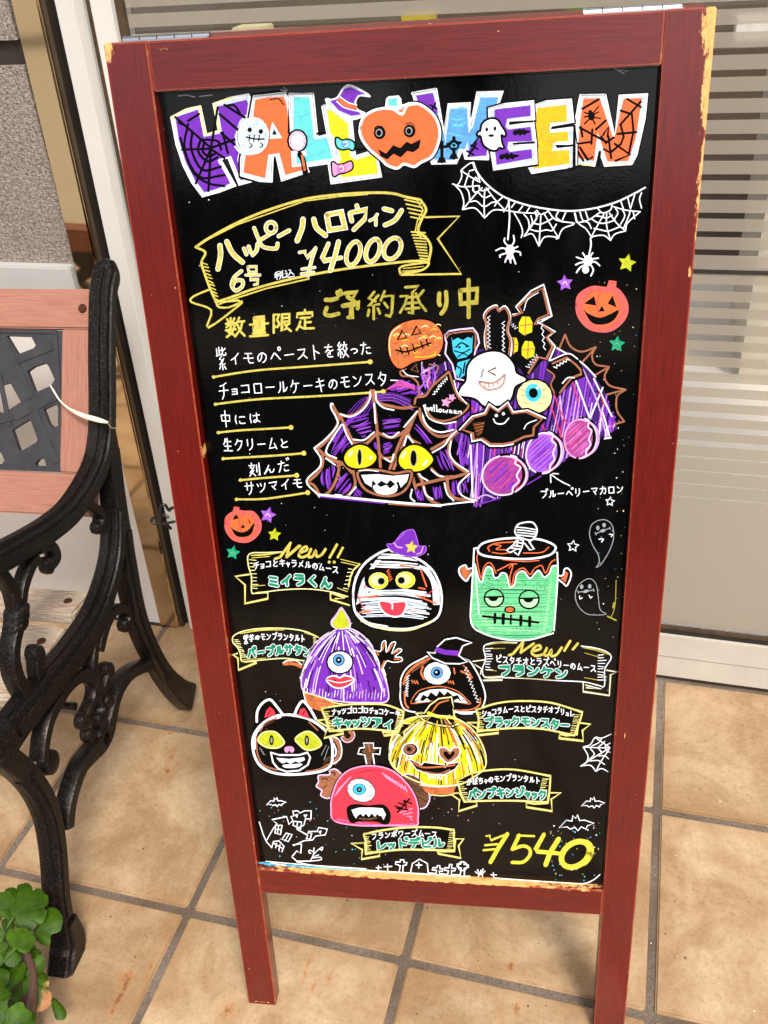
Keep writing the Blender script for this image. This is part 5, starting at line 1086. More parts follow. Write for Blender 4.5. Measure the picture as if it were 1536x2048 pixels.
# face
d = Draw('face_drawing', 'yellow cat eyes and a toothy grin on the cake', 3)
for (P, px_, py_) in [([(340,600),(370,540),(440,500),(510,510),(560,550),(588,590),(560,640),(500,670),(430,675),(370,655)],458,592), ([(760,630),(775,560),(830,510),(890,500),(960,530),(1022,610),(960,680),(880,700),(800,680)],872,598)]:
    d.line(P, 9, 'K', True); d.fill(P, 'YL'); d.hatch([(p[0]*.9+px_*.1, p[1]*.9+py_*.1) for p in P], 'YD', 1, 6, -.6, keep=.5); d.dot((px_,py_), 5 if px_ < 600 else 7, 'GY', 17); d.dot((px_,py_), 3.8 if px_ < 600 else 6, 'K', 15.5)
d.line([(380,580),(400,545)], 4, 'W'); d.line([(540,600),(550,590)], 4, 'W'); d.line([(785,590),(810,550)], 4, 'W'); d.line([(950,650),(975,620)], 4.5, 'W')
M_ = [(450,700),(600,690),(730,715),(850,700),(845,780),(800,850),(720,885),(620,885),(520,850),(465,790)]
d.line(M_, 10, 'K', True); d.fill(M_, 'K'); d.fill([(470,728),(600,722),(720,735),(838,722),(820,780),(775,825),(755,770),(735,800),(695,765),(665,795),(625,770),(590,800),(555,765),(550,820),(500,790)], 'W', sm=False)
d.fill([(560,820),(590,800),(620,820),(665,805),(690,830),(730,800),(750,810),(735,860),(660,880),(590,865)], 'W'); d.line(M_, 4.6, 'BR', True); d.line([(455,695),(520,690),(600,700)], 2, 'W'); d.done()

# cake back: striped purple roll with cookies
view(740, 560, 2.793)
d = Draw('cake_roll_drawing', 'purple striped back of the roll cake', 0)
random.seed(5)
top = catmull([(300,480),(380,440),(520,410),(640,360),(800,380),(1030,380),(1160,440),(1250,530),(1330,640),(1385,830)], 12)
bot = catmull([(250,640),(330,700),(450,860),(560,1240),(700,1220),(860,1130),(1060,1020),(1180,960),(1290,900),(1370,830)], 12)
d.fill([(330,520),(430,450),(560,400),(700,380),(1030,385),(1160,445),(1250,535),(1320,650),(1350,800),(1290,880),(1180,950),(1060,1010),(860,1120),(700,1205),(585,1235),(545,1000),(450,860),(330,700),(270,620)], 'PD')
for i in range(190):
    k = random.random(); a = top[int(k*(len(top)-1))]; b = bot[int(k*(len(bot)-1))]
    p, q = sorted((random.uniform(0, 1), random.uniform(0, 1)))
    if q-p < .2: q = min(1, p+.4)
    A = a+(b-a)*p; B = a+(b-a)*q
    c_ = random.choice(['P','P','P','P','P','K','PL','PL','K','LV','RD' if i % 3 == 0 else 'P','W' if i % 4 == 0 else 'P'])
    d.line([A, (A+B)/2+np.array([14*(1-2*k)+8, -6]), B], 4.4 if c_ == 'P' else (3 if c_ == 'PL' else 2.4), c_, taper=0)
d.hatch([(80,610),(160,560),(240,560),(270,630),(180,640)], 'P', 4, 5, -.25); d.hatch([(120,610),(200,575),(250,600)], 'MP', 2, 8, -.3, keep=.6)
for k in range(6): d.line([(90+k*12,612-k*8),(170,590-k*6),(250,610-k*4)], 2, 'PL' if k % 2 else 'RD')
for P in [[(560,870),(575,1240)],[(600,900),(590,1230)],[(1060,640),(1075,780)],[(1150,560),(1230,780)],[(1230,770),(1300,600)],[(1190,500),(1270,680),(1320,870)],[(1300,740),(1340,880)],[(1250,550),(1350,760)],[(1310,885),(1345,880)],[(1045,380),(1180,460),(1260,540)],[(570,1240),(640,1200),(700,1220)],[(580,1200),(610,1220)]]: d.line(P, 3, 'W' if random.random() > .35 else 'LV')
for P in [[(1020,600),(1050,700),(1100,800)],[(950,780),(1000,900)],[(1130,560),(1170,700)],[(1280,620),(1310,700)],[(510,640),(560,700),(600,760)],[(330,560),(370,640)],[(1010,700),(1070,880)]]: d.line(P, 2.4, 'RD')
for k in range(60):
    t_ = random.random(); a = top[int(t_*(len(top)-1))]; b = bot[int(t_*(len(bot)-1))]; p = random.uniform(.3,.8); d.line([a+(b-a)*p, a+(b-a)*(p+.12)+np.array([random.uniform(-8,8),0]), a+(b-a)*min(1,p+.25)], random.choice([1.2,1.8]), random.choice(['LV','W','RD','MP','K']))
d.line([(580,1262),(720,1215),(880,1140),(1080,1010)], 2.6, 'P'); d.done()
d = Draw('scalloped_trim_drawing', 'brown scalloped edge behind the cake', 0)
for P in [[(1050,400),(1090,305)],[(1090,305),(1120,370),(1180,400),(1262,375)],[(1262,375),(1240,420),(1260,470),(1335,485)],[(1335,485),(1310,540),(1340,590),(1428,612)],[(1428,612),(1380,650),(1380,730),(1420,790)],[(1420,790),(1350,810)],[(1180,465),(1262,375)],[(1250,535),(1335,485)],[(1320,640),(1428,612)]]: d.line(P, 3.6, 'BR')
d.done()
# macarons
d = Draw('macaron_drawing', 'three pink and purple macarons', 4)
for (x, y, rx, ry, a, c1, c2) in [(745,1090,120,110,-.35,'MD','P'), (965,965,92,115,.25,'PL','P'), (1170,885,85,110,.1,'MD','MP')]:
    n = 22; ca, sa = math.cos(a), math.sin(a)
    E_ = lambda k, dx=0: [(x+dx+k*(rx*math.cos(t)*ca-ry*math.sin(t)*sa), y+k*(rx*math.cos(t)*sa+ry*math.sin(t)*ca)) for t in (2*math.pi*i/n for i in range(n))]
    d.line(E_(1.0, 15), 9, 'K', True); d.fill(E_(1.0, 18), 'K')
    for (dx, c_, k) in ((70,'LV',.82), (58,'RD',.8), (45,'MP',.88), (28,'PW',.95)): d.line([p for p in E_(k, dx*.55)][-7:]+[p for p in E_(k, dx*.55)][:6], 3, c_)
    d.fill([(p[0]-6, p[1]) for p in E_(.93)], c1 if c1 != 'PL' else 'PL'); d.hatch([(p[0]-6, p[1]) for p in E_(.86)], c2, 2.6, 4.5, -.75, jit=1.2, keep=.85); d.hatch([(p[0]-6, p[1]) for p in E_(.8)], 'RD' if c1 == 'MD' else 'MP', 1.6, 13, -.75, keep=.6)
    d.line([p for p in E_(.99)][6:18], 3.4, 'PW' if x < 1100 else 'PK')
    d.line([(x+rx*.35,y-ry*1.02),(x+rx*.62,y-ry*.9),(x+rx*.55,y-ry*.6),(x+rx*.8,y-ry*.4),(x+rx*.62,y),(x+rx*.72,y+ry*.3),(x+rx*.45,y+ry*.6),(x+rx*.4,y+ry*.9),(x,y+ry*1.0)], 3.4, 'PW')
d.done()
# treats on the cake
d = Draw('pumpkin_cookie_drawing', 'orange stitched pumpkin cookie', 4)
P = [(105,370),(120,290),(180,245),(260,225),(340,235),(395,290),(402,360),(370,420),(300,440),(240,455),(170,490),(125,450)]
d.line(P, 9, 'K', True); d.fill(P, 'OB'); 
for k in range(26): 
    x, y = random.uniform(130,370), random.uniform(255,430); d.line([(x,y),(x+18,y-10),(x+34,y-4)], 2, random.choice(['BR','O','GD','CR','BRD']))
d.line(P, 2.6, 'O', True); d.line([(115,420),(108,350),(125,290),(170,255)], 2, 'CR'); d.line([(250,430),(340,425),(370,400)], 2.4, 'GD')
for (x, y) in ((180,310), (260,285)): d.pl([(x-25,y+22),(x,y-28),(x+25,y+12)], 3.2, 'K', True)
d.line([(145,390),(200,400),(260,380),(340,350)], 3.4, 'K')
for x, y in ((175,395),(212,395),(245,380),(290,362),(320,350)): d.line([(x-6,y-20),(x+6,y+18)], 3, 'K')
d.done()
d = Draw('candy_drawing', None, 2)
d.line([(200,495),(170,510),(180,535),(230,540),(270,580),(275,640),(310,640)], 3.5, 'BR'); d.line([(260,470),(230,500),(270,515),(255,470)], 3, 'BRD', sm=False); d.line([(290,460),(290,520),(360,480),(300,505)], 3, 'LV', sm=False); d.line([(270,530),(300,620)], 8, 'K'); d.line([(310,530),(325,600)], 3, 'BR'); d.line([(180,500),(210,530),(270,540)], 2, 'W'); d.line([(330,470),(380,480),(370,520)], 2.5, 'BR'); d.done()
d = Draw('blue_monster_drawing', 'blue flat-topped monster cookie', 3)
P = [(415,310),(440,285),(500,275),(575,268),(600,300),(610,350),(590,390),(580,440),(560,470),(530,560),(480,550),(460,470),(420,410),(428,350)]
d.line(P, 7, 'K', True); d.fill(P, 'K'); d.line(P, 3.4, 'PW', True, sm=False); d.line([(430,320),(450,300),(570,285),(590,320),(585,380)], 3, 'BR')
d.fill([(455,320),(575,310),(570,400),(540,430),(490,440),(465,400)], 'BC', sm=False); d.fill([(455,300),(575,292),(572,325),(545,318),(520,335),(490,322),(460,338)], 'K', sm=False)
d.line([(480,375),(510,350),(550,370)], 3, 'K'); d.dot((500,375), 2.5, 'K'); d.dot((540,370), 2.5, 'K'); d.line([(470,395),(520,405),(560,385)], 2.4, 'K'); d.line([(490,430),(520,410),(550,425)], 2.4, 'K')
d.fill([(490,460),(560,440),(600,410),(560,470),(530,530),(500,550),(475,520)], 'BC', sm=False); d.line([(485,480),(510,500),(500,540)], 3, 'K'); d.line([(530,460),(520,520)], 3, 'K'); d.done()
d = Draw('bunny_cookie_drawing', 'black choco bar with two ears and brown edge', 3)
P = [(650,390),(640,310),(650,250),(635,200),(660,160),(705,140),(720,165),(755,145),(785,200),(770,280),(790,340),(780,430),(700,440)]
d.line(P, 8, 'K', True); d.fill(P, 'K'); d.line(P, 3, 'W', True); Q = [(p[0]*.93+50, p[1]*.95+16) for p in P]; d.line(Q[:-1], 4.4, 'BR')
view(740, 560, 2.793); d.zig((662,200), (665,380), 10, 16, 1.3, 'W'); d.zig((745,230), (745,400), 9, 14, 1.3, 'W'); d.done()
d = Draw('haunted_house_cookie_drawing', 'black haunted house cookie with yellow windows', 2)
P = [(790,400),(785,190),(830,170),(820,140),(900,50),(975,30),(990,90),(1015,195),(990,230),(1030,290),(1010,330),(1030,370),(1000,440),(960,440),(880,520),(850,490),(790,430)]
d.line(P, 8, 'K', True); d.fill(P, 'K', sm=False)
d.line([(785,195),(840,185),(815,150),(900,60),(970,25),(985,80),(1015,200),(930,230),(1035,290),(990,320),(1035,370),(1000,450)], 2.8, 'W', sm=False); d.line([(800,200),(850,180),(830,145),(900,80),(965,45),(1000,190),(940,215),(920,245)], 4, 'BR', sm=False); d.line([(960,250),(1020,290),(985,320),(1020,370),(985,440),(940,430),(885,520)], 4, 'BR', sm=False)
d.fill([(925,250),(990,205),(1015,205),(960,235)], 'W', sm=False); d.line([(860,170),(880,110),(940,70)], 1.5, 'W'); d.zig((775,230),(820,270), 12, 8, 1.3, 'W'); d.zig((880,490),(935,420), 14, 10, 1.4, 'W'); d.zig((960,250),(975,390), 7, 8, 1.4, 'W')
for (x, y, w2, h2) in [(870,255,38,52), (805,365,22,45), (884,390,36,50)]:
    P = [(x-w2,y+h2*.6),(x-w2,y-h2*.3),(x-w2*.5,y-h2),(x+w2*.6,y-h2*.95),(x+w2,y-h2*.3),(x+w2*.9,y+h2*.7),(x-w2*.3,y+h2)]
    d.fill(P, 'YL', sm=False); d.line([(x-w2*.8,y),(x+w2,y-8)], 2.4, 'OB'); d.line([(x,y-h2*.9),(x-3,y+h2)], 2.4, 'OB')
d.done()
d = Draw('ghost_drawing', 'big winking white ghost on the cake', 5)
P = [(540,560),(550,480),(600,425),(680,400),(750,415),(800,470),(815,520),(870,555),(810,590),(790,650),(760,690),(700,700),(640,700),(600,665),(560,650),(500,640),(510,600)]
d.line(P, 10, 'K', True); d.fill(P, 'W'); d.hatch([(600,440),(720,440),(740,520),(620,560)], 'CR', 1.1, 5, -.9, keep=.3); d.hatch([(650,640),(750,600),(760,690),(680,700)], 'YD', 1, 6, -.9, keep=.3)
d.line([(632,500),(622,540)], 5.5, 'GY'); d.line([(702,490),(660,508),(700,530)], 3.6, 'BRD', sm=False)
M_ = [(610,568),(680,575),(730,550),(752,528),(745,575),(710,605),(650,610)]; d.fill(M_, 'W'); d.line(M_, 4.4, 'OB', True); d.line(M_, 2, 'GY', True)
for x in (640,660,685,710): d.line([(x,578-(x-640)*.2),(x+5,604-(x-640)*.25)], 2.4, 'OB')
d.done()
d = Draw('eyeball_drawing', 'yellowish eyeball with blue iris', 6)
d.dot((918,650), 38, 'K', 37); d.dot((918,650), 35, 'CR', 33.5); d.hatch([(840,620),(990,600),(990,700),(860,710)], 'YD', .9, 5, .3, keep=.3)
for P in [[(845,640),(880,650)],[(960,620),(985,600)],[(850,680),(890,690)],[(950,660),(990,650)],[(840,610),(870,620)],[(940,690),(980,690)]]: d.line(P, 1.4, 'RD')
d.dot((912,628), 17, 'C', 19); d.dot((912,628), 15.5, 'BC', 17); d.dot((912,630), 9, 'K', 10); d.dot((936,602), 3, 'W'); d.done()
d = Draw('hat_cookie_drawing', 'black witch hat cookie reading halloween', 5)
P = [(440,512),(350,600),(310,650),(250,665),(245,690),(290,700),(320,760),(400,790),(480,770),(555,705),(500,650),(470,600)]
d.line(P, 10, 'K', True); d.fill(P, 'K'); d.line([(250,690),(260,655),(310,645),(350,590),(440,512)], 4.4, 'BR'); d.line([(445,520),(470,600),(500,660),(550,700),(500,755),(420,785),(350,770),(300,700)], 4, 'BR'); d.line([(470,560),(490,630),(540,690)], 2, 'W'); d.line([(300,700),(330,770),(410,800),(480,790)], 2.6, 'W'); d.zig((390,590),(432,545), 9, 8, 1.6, 'W'); d.zig((355,640),(390,590), 8, 7, 1.6, 'W')
d.star((425,682), 9, 'PK', .2); d.star((458,655), 7, 'PK', .5)
# tiny word halloween
x0, y0 = 308, 725
for k, st in enumerate(["0,-26 2,0;2,-8 8,-10 10,4", "16,0 12,-8 18,-12 22,-2;22,-12 22,4", "28,-24 30,6", "36,-24 38,8", "46,-4 42,4 48,10 54,4 50,-4 46,-4", "58,-2 60,12 64,4 68,14 72,0", "78,8 86,4 80,0 78,10 86,14", "92,10 100,6 94,2 92,12 100,16", "106,16 106,6;106,8 114,6 116,18"]):
    for q in st.split(';'): d.line([(x0+float(a.split(',')[0])*1.75, y0+float(a.split(',')[1])*1.15) for a in q.split()], 2.3, 'W', sm=False)
d.done()
d = Draw('bat_cookie_drawing', 'smiling black bat cookie with brown edge', 7)
P = [(500,835),(570,760),(640,740),(665,690),(715,725),(770,680),(800,735),(880,725),(980,770),(930,820),(925,870),(870,880),(800,915),(740,925),(670,925),(620,890),(570,900),(565,860)]
d.line(P, 10, 'K', True, sm=False); d.fill(P, 'K', sm=False); Q = [(730+(p[0]-730)*.93, 815+(p[1]-815)*.91) for p in P]; d.line(Q, 4.4, 'BR', True, sm=False); d.line(P[:9], 2.6, 'W', sm=False); d.line(P[12:], 2.6, 'W', sm=False)
d.dot((706,755), 3.2, 'W'); d.dot((745,745), 3.2, 'W'); d.line([(690,775),(705,798),(745,800),(775,770)], 2.6, 'W')
for k in range(9): d.line([(575+k*3,800+k*9),(640-k*2,790+k*8)], 1.2, 'OB' if k % 2 else 'BRD')
d.line([(860,830),(880,800),(930,780)], 2, 'W'); d.done()
d = Draw('cross_cookie_drawing', 'black bat-shaped cookie with brown edge on the purple cake', 4)
P = [(1010,455),(1100,420),(1150,440),(1170,480),(1190,530),(1130,555),(1080,600),(1050,640),(1010,590),(1040,540),(1000,490)]
d.line(P, 9, 'K', True, sm=False); d.fill(P, 'K', sm=False); d.line([(1020,465),(1100,432),(1148,470),(1175,500),(1180,525),(1125,545),(1060,630)], 4, 'BR', sm=False); d.line([(1005,450),(1105,410),(1160,440)], 2.4, 'W'); d.line([(1030,630),(1010,580),(1030,535),(990,500)], 3, 'BR'); d.zig((1030,490),(1110,440), 8, 9, 2, 'W'); d.line([(1075,575),(1105,545),(1140,545)], 2.6, 'W'); d.done()
# corner pumpkins and stars
def pumpkin(x, y, r, flip, lab):
    d = Draw('pumpkin_drawing', lab, 1); f = -1 if flip else 1
    P = [(x-r,y-.1*r),(x-.9*r,y-.55*r),(x-.4*r,y-.85*r),(x+.1*r,y-.82*r),(x+.6*r,y-.78*r),(x+.98*r,y-.25*r),(x+.95*r,y+.3*r),(x+.55*r,y+.75*r),(x+.1*r,y+.9*r),(x-.5*r,y+.78*r),(x-.9*r,y+.35*r)]
    d.fill(P, 'RO'); d.fill([(x+(p[0]-x)*.72, y+(p[1]-y)*.78) for p in P], 'O'); d.line(P, 4, 'RP', True)
    sx = .28 if not flip else -.5
    d.fill([(x+sx*r-.16*r,y-.62*r),(x+sx*r+.0*r,y-1.12*r),(x+sx*r+.3*r,y-1.08*r),(x+sx*r+.26*r,y-.62*r)], 'RO', sm=False)
    d.fill([(x-.52*r*f-.18*r,y-.2*r),(x-.3*r*f,y-.5*r),(x-.34*r*f+.12*r,y-.12*r)], 'K', sm=False); d.fill([(x+.22*r*f,y-.2*r-.25*r*flip),(x+.42*r*f,y-.52*r-.2*r*flip),(x+.58*r*f,y-.05*r-.3*r*flip)], 'K', sm=False); d.fill([(x-.14*r,y+.12*r),(x,y-.12*r),(x+.12*r,y+.1*r)], 'K', sm=False)
    d.fill([(x-.72*r,y+.02*r-.0*flip),(x-.55*r,y+.18*r),(x-.1*r,y+.35*r),(x+.3*r,y+.22*r),(x+.66*r,y+.05*r-.25*r*flip),(x+.5*r,y+.42*r),(x+.1*r,y+.62*r),(x-.4*r,y+.55*r)], 'K')
    d.line([(x+.05*r,y-.75*r),(x-.2*r,y-.3*r),(x-.12*r,y+.3*r)], 1.6, 'RD'); d.line([(x+.4*r,y-.7*r),(x+.7*r,y-.1*r),(x+.6*r,y+.4*r)], 1.6, 'BR'); d.line([(x-.4*r,y-.7*r),(x-.8*r,y-.1*r),(x-.7*r,y+.3*r)], 1.6, 'BR')
    return d.done()
pumpkin(1295, 160, 142, 0, 'pink and orange jack-o-lantern at the right edge of the panel')
d = Draw('arrow_drawing', 'white arrow pointing to the macarons', 1); d.line([(1115,1148),(1060,1120),(1010,1085)], 2.2, 'W'); d.line([(1010,1130),(1008,1080),(1052,1082)], 2.2, 'W', sm=False); d.done()
d = Draw('lettering', 'words reading ブルーベリーマカロン', 0); text(d, 'ブルーベリーマカロン', [(972,1195),(1100,1190),(1250,1178),(1395,1168)], 17, 2, 'W', .85, slant=.05); d.done()
view(0, 0, 1)
for (x, y, r, c_, rot, lab) in [(1254,526,17,'LG',.2,'lime star'), (1130,566,15,'PL',-.1,'purple star at the right'), (1234,688,15,'SG',.1,'green star at the right'), (536,1030,15,'PL',.25,'purple star beside the small pumpkin'), (549,1069,12,'LG',.1,'lime star beside the small pumpkin'), (466,1105,13,'SG',.2,'green star under the small pumpkin')]:
    d = Draw('star_drawing', lab, 1); d.star((x,y), r, c_, rot); d.line([(x-r*.3,y+r*.1),(x,y-r*.2),(x+r*.3,y+r*.2)], 1.2, 'W' if c_ == 'PL' else 'YD'); d.done()
for (x, y, r) in [(1220,1003,9), (1146,1092,11.5)]:
    d = Draw('star_drawing', 'white outlined star', 1); d.star((x,y), r, 'W', .1, True, 2); d.done()
pumpkin(486, 1052, 35, 1, 'pink and orange jack-o-lantern at the left edge of the panel')

# ============ labels with ribbons
def ribbon(label, outl, shade, ticksL, ticksR, tails, w=2.4, c='CR', c2='Y'):
    d = Draw('ribbon_banner_drawing', label, 2); d.fill(outl, 'K', sm=False) if 0 else None
    for P in tails: d.line(P, w+1.2, c2, sm=False); d.line(P, 1.5, c, sm=False)
    d.line(outl, w, c, False)
    for P in shade: d.line(P, 3.6, c2, taper=1)
    for (a, b, n, L_) in (ticksL, ticksR):
        a = np.array(a, float); b = np.array(b, float)
        for k in range(n):
            p = a+(b-a)*k/(n-1); d.line([p, p+np.array([L_*random.uniform(.6, 1.1), random.uniform(-4, 6)])], 1.5, c)
    return d
def green(d, s_, path, h, wx=.9, w=5.2): text(d, s_, path, h*1.04, max(w, 4.4)+.4, 'G', wx, under='W', uw=2.4)
# mirakun
view(430, 1000, 3.072)
d = ribbon('yellow ribbon under the word New at the left', [(420,318),(320,322),(212,330),(205,400),(225,470),(225,560),(250,572),(400,552),(560,545),(700,560),(815,592)], [[(220,340),(300,335),(400,322)],[(225,355),(340,345)],[(770,362),(890,392)],[(775,380),(870,402)],[(230,528),(310,522)],[(750,538),(815,562)]],
    ((212,365),(225,540),9,40), ((820,420),(790,540),6,30), [[(215,455),(125,468),(185,520),(185,635),(325,605),(325,565),(255,570)],[(890,392),(850,430),(830,480),(822,530)],[(710,565),(710,610),(825,645)],[(715,570),(800,600),(740,605)]])
d.done()
def new_word(P_, lab):
    d = Draw('lettering', lab, 3)
    for P in P_: d.line(P, 5, 'Y', sm=len(P) > 3)
    return d
d = new_word([[(370,360),(400,350),(465,262)],[(462,265),(440,350)],[(440,350),(520,280),(525,283)],[(520,325),(565,305),(560,285),(535,300),(515,340),(540,350),(575,335)],[(590,300),(575,345),(600,345),(620,310),(625,345),(655,335),(680,300)],[(750,272),(705,352)],[(785,292),(755,350)]], 'word New with two exclamation marks at the left')
d.dot((702,380), 3, 'Y'); d.dot((733,380), 3, 'Y'); d.done()
d = Draw('lettering', 'caption reading チョコとキャラメルのムース', 3); text(d, 'チョコとキャラメルのムース', [(255,400),(400,385),(560,395),(740,425)], 15, 1.9, 'W', .86, slant=.0); d.done()
d = Draw('lettering', 'name reading ミイラくん in green', 3); green(d, 'ミイラくん', [(360,500),(520,488),(680,505)], 21); d.done()
# mummy
d = Draw('mummy_cake_drawing', 'white bandaged mummy cake with purple hat and red tongue', 3)
P = [(850,600),(860,500),(910,400),(1000,330),(1090,300),(1180,330),(1280,380),(1350,450),(1390,560),(1385,680),(1340,740),(1220,785),(1100,790),(960,770),(870,700)]
d.line(P, 12, 'K', True); d.fill(P, 'K')
random.seed(3)
d.hatch([(990,340),(1090,308),(1230,350),(1320,420),(1200,430),(1000,425),(930,420)], 'W', 3.6, 5.2, .05, keep=.98)
for k in range(18): y = 545+k*10; d.line([(885+random.uniform(0,70),y),(1120,y-10+random.uniform(-6,10)),(1330-random.uniform(0,60),y+22+random.uniform(-12,8))], random.choice([1.6,2.4,3.4]), random.choice(['W','W','WB','WB']))
for k in range(8): d.line([(870+k*9,640-k*6),(905+k*8,500-k*8),(990+k*4,370)], 2, 'W' if k % 2 else 'WB')
for k in range(5): d.line([(1260+k*12,400+k*4),(1330+k*10,500+k*8),(1345+k*8,640)], 2.4, 'W')
for P2 in [[(1140,400),(1220,412)],[(880,600),(1000,585)],[(1060,540),(1200,530),(1290,545)],[(1240,585),(1360,635)],[(890,690),(960,680)],[(950,450),(920,540)],[(1265,430),(1300,530)]]: d.line(P2, 3, 'O')
d.line(P, 4.5, 'W', True); d.line([(860,480),(900,410),(980,345)], 2, 'W'); d.line([(900,740),(1040,790),(1200,795),(1330,745)], 4, 'CR'); d.line([(870,690),(940,750),(1060,775)], 3, 'W')
d.fill([(935,430),(1060,420),(1250,425),(1260,530),(1160,545),(1000,550),(925,520)], 'K')
d.zig((1060,430),(1085,490), 12, 9, 2, 'O')
for (x, y, px_) in ((1005,495,1022), (1170,490,1145)):
    d.dot((x,y), 20, 'CR', 17); d.dot((x,y), 19, 'YL', 16); d.dot((x-6,y-4), 14, 'CR', 12); d.dot((px_,y+2), 8, 'GY', 8); d.dot((px_,y+2), 6.5, 'K', 6.5)
T_ = [(1010,620),(1090,625),(1170,622),(1170,670),(1140,710),(1080,712),(1030,680)]; d.fill(T_, 'RD'); d.line(T_, 3, 'W', True); d.line([(1075,625),(1090,640),(1090,668)], 2.6, 'W')
d.line([(875,580),(900,640),(920,680)], 1.5, 'RD'); d.line([(1360,535),(1310,575),(1275,605)], 1.5, 'RD'); d.line([(1310,575),(1330,560)], 1.3, 'RD'); d.done()
d = Draw('witch_hat_drawing', 'purple hat with a gold star', 6)
P = [(1055,270),(1100,262),(1150,200),(1215,180),(1240,230),(1255,280),(1295,282),(1290,320),(1230,345),(1150,335),(1090,310)]
d.fill(P, 'P'); d.line(P, 1.8, 'PL', True); d.line([(1100,260),(1120,285),(1150,290)], 2.6, 'LV'); d.line([(1280,285),(1265,320),(1240,330)], 2.4, 'LV'); d.star((1208,288), 12, 'Y', .1); d.line([(1125,240),(1165,200)], 2, 'PL'); d.done()

# green cake
view(880, 1000, 3.84)
d = Draw('green_cake_drawing', 'green bolt-necked monster cake with dripping chocolate', 3)
B_ = [(262,370),(250,520),(240,760),(245,950),(330,1020),(500,1065),(680,1070),(820,1040),(880,990),(890,800),(905,560),(895,400)]
d.fill(B_, 'MG', sm=False); d.hatch(B_[1:-1], 'G', 1.2, 4, 0.0, keep=.55); d.hatch(B_[1:-1], 'K', .9, 9, 0.02, keep=.35); d.hatch(B_[1:-1], 'MGL', 1.1, 8, -0.02, keep=.4)
for k in range(40): x, y = random.uniform(320,840), random.uniform(600,690); d.line([(x,y),(x+random.uniform(-8,8),y+random.uniform(-8,10))], 1.3, 'K')
d.hatch([(260,560),(420,560),(420,620),(260,640)], 'K', .9, 4, .1, keep=.5)
Ch = [(262,370),(268,490),(300,610),(325,620),(345,540),(370,510),(400,530),(415,590),(450,590),(470,560),(510,570),(530,650),(550,665),(575,640),(590,570),(640,545),(690,600),(730,560),(760,540),(800,590),(840,560),(860,510),(900,500),(895,400),(800,440),(500,450),(330,420)]
d.fill(Ch, 'K', sm=False); d.line(Ch[1:23], 2.8, 'W')
d.line([(290,410),(285,460),(315,600),(335,520),(370,480),(400,495),(430,560)], 2.4, 'O'); d.line([(440,540),(500,510),(540,490),(560,500),(535,600),(555,650),(575,560),(640,520),(690,570),(720,530)], 2.4, 'O'); d.line([(480,455),(640,470),(760,462)], 2, 'O'); d.line([(590,490),(560,490),(530,520)], 2, 'O'); d.line([(730,520),(780,500),(810,560),(850,480),(885,455)], 2.4, 'O')
E2 = [(290,385),(330,330),(450,300),(580,290),(760,300),(870,340),(885,380),(830,425),(680,450),(500,445),(340,425)]
d.fill(E2, 'K'); d.line(E2, 4, 'W', True); d.line([(380,390),(370,360),(430,330),(560,320)], 2.6, 'O'); d.line([(420,340),(470,350),(430,375),(500,380)], 2, 'O'); d.line([(640,405),(780,400),(835,360)], 2.4, 'O'); d.line([(400,400),(480,410),(560,395)], 2, 'O')
d.line([(262,370),(245,700),(240,940),(330,1020),(500,1068),(680,1072),(870,1020)], 3, 'W'); d.line([(900,400),(905,560),(890,800),(875,1000)], 3, 'W'); d.line([(262,370),(290,365)], 3, 'W')
d.zig((272,540),(300,880), 8, 34, 1.2, 'W'); d.zig((310,880),(400,1000), 18, 16, 1.2, 'MGL'); d.zig((850,640),(800,1010), 16, 30, 1.5, 'MGL'); d.zig((380,980),(800,1010), 6, 26, 1.3, 'MGL')
for (x, y, r) in ((415,752,20.5), (684,762,21)):
    d.dot((x,y), r, 'K', r*.92); d.dot((x,y), r-3, 'MGL', (r-3)*.92); d.fill([(x-r*3.4,y-8),(x-r*2.4,y-r*2.6),(x,y-r*3.3),(x+r*2.4,y-r*2.6),(x+r*3.4,y-8)], 'MG'); d.ring((x,y), r-1, 3, 'K', (r-1)*.92); d.line([(x-68,y-8),(x+72,y-12)], 3.4, 'K'); d.fill([(x-42,y-10),(x+30,y-10),(x+18,y+18),(x-18,y+22),(x-38,y+8)], 'K')
d.dot((536,840), 11.5, 'K', 7.5); d.dot((536,840), 8, 'O', 4.8); d.line([(330,890),(420,900),(560,915),(755,938)], 4.6, 'K')
for x, y, w2 in ((423,905,5.5),(487,910,7),(545,915,4),(622,922,6),(690,930,6)): d.line([(x,y-32),(x-2,y+34)], w2, 'K')
d.fill([(150,520),(190,500),(215,530),(245,545),(245,570),(215,580),(200,620),(165,590),(148,555)], 'BR'); d.line([(245,522),(210,525),(195,498),(150,520),(152,570),(200,620),(225,585),(245,562)], 3, 'W'); d.fill([(175,530),(200,520),(210,560),(190,590)], 'O')
d.line([(905,580),(945,575),(955,530),(985,525),(1008,570),(975,655),(945,635),(905,605)], 3, 'W'); d.fill([(960,540),(985,560),(965,630),(925,600),(955,585)], 'O', sm=False)
d.done()
d = Draw('mummy_figure_drawing', 'small bandaged figure on top of the green cake', 6)
P = [(575,230),(600,185),(660,168),(715,172),(745,220),(735,270),(700,305),(630,290),(590,270)]; d.fill(P, 'K'); d.line(P, 3, 'W', True)
for k in range(4): d.line([(592,205+k*20),(660,212+k*20),(735,225+k*18)], 2.2, 'W')
d.fill([(545,345),(600,300),(670,310),(720,370),(700,390),(660,355),(640,400),(600,420),(560,390),(510,395)], 'K', sm=False)
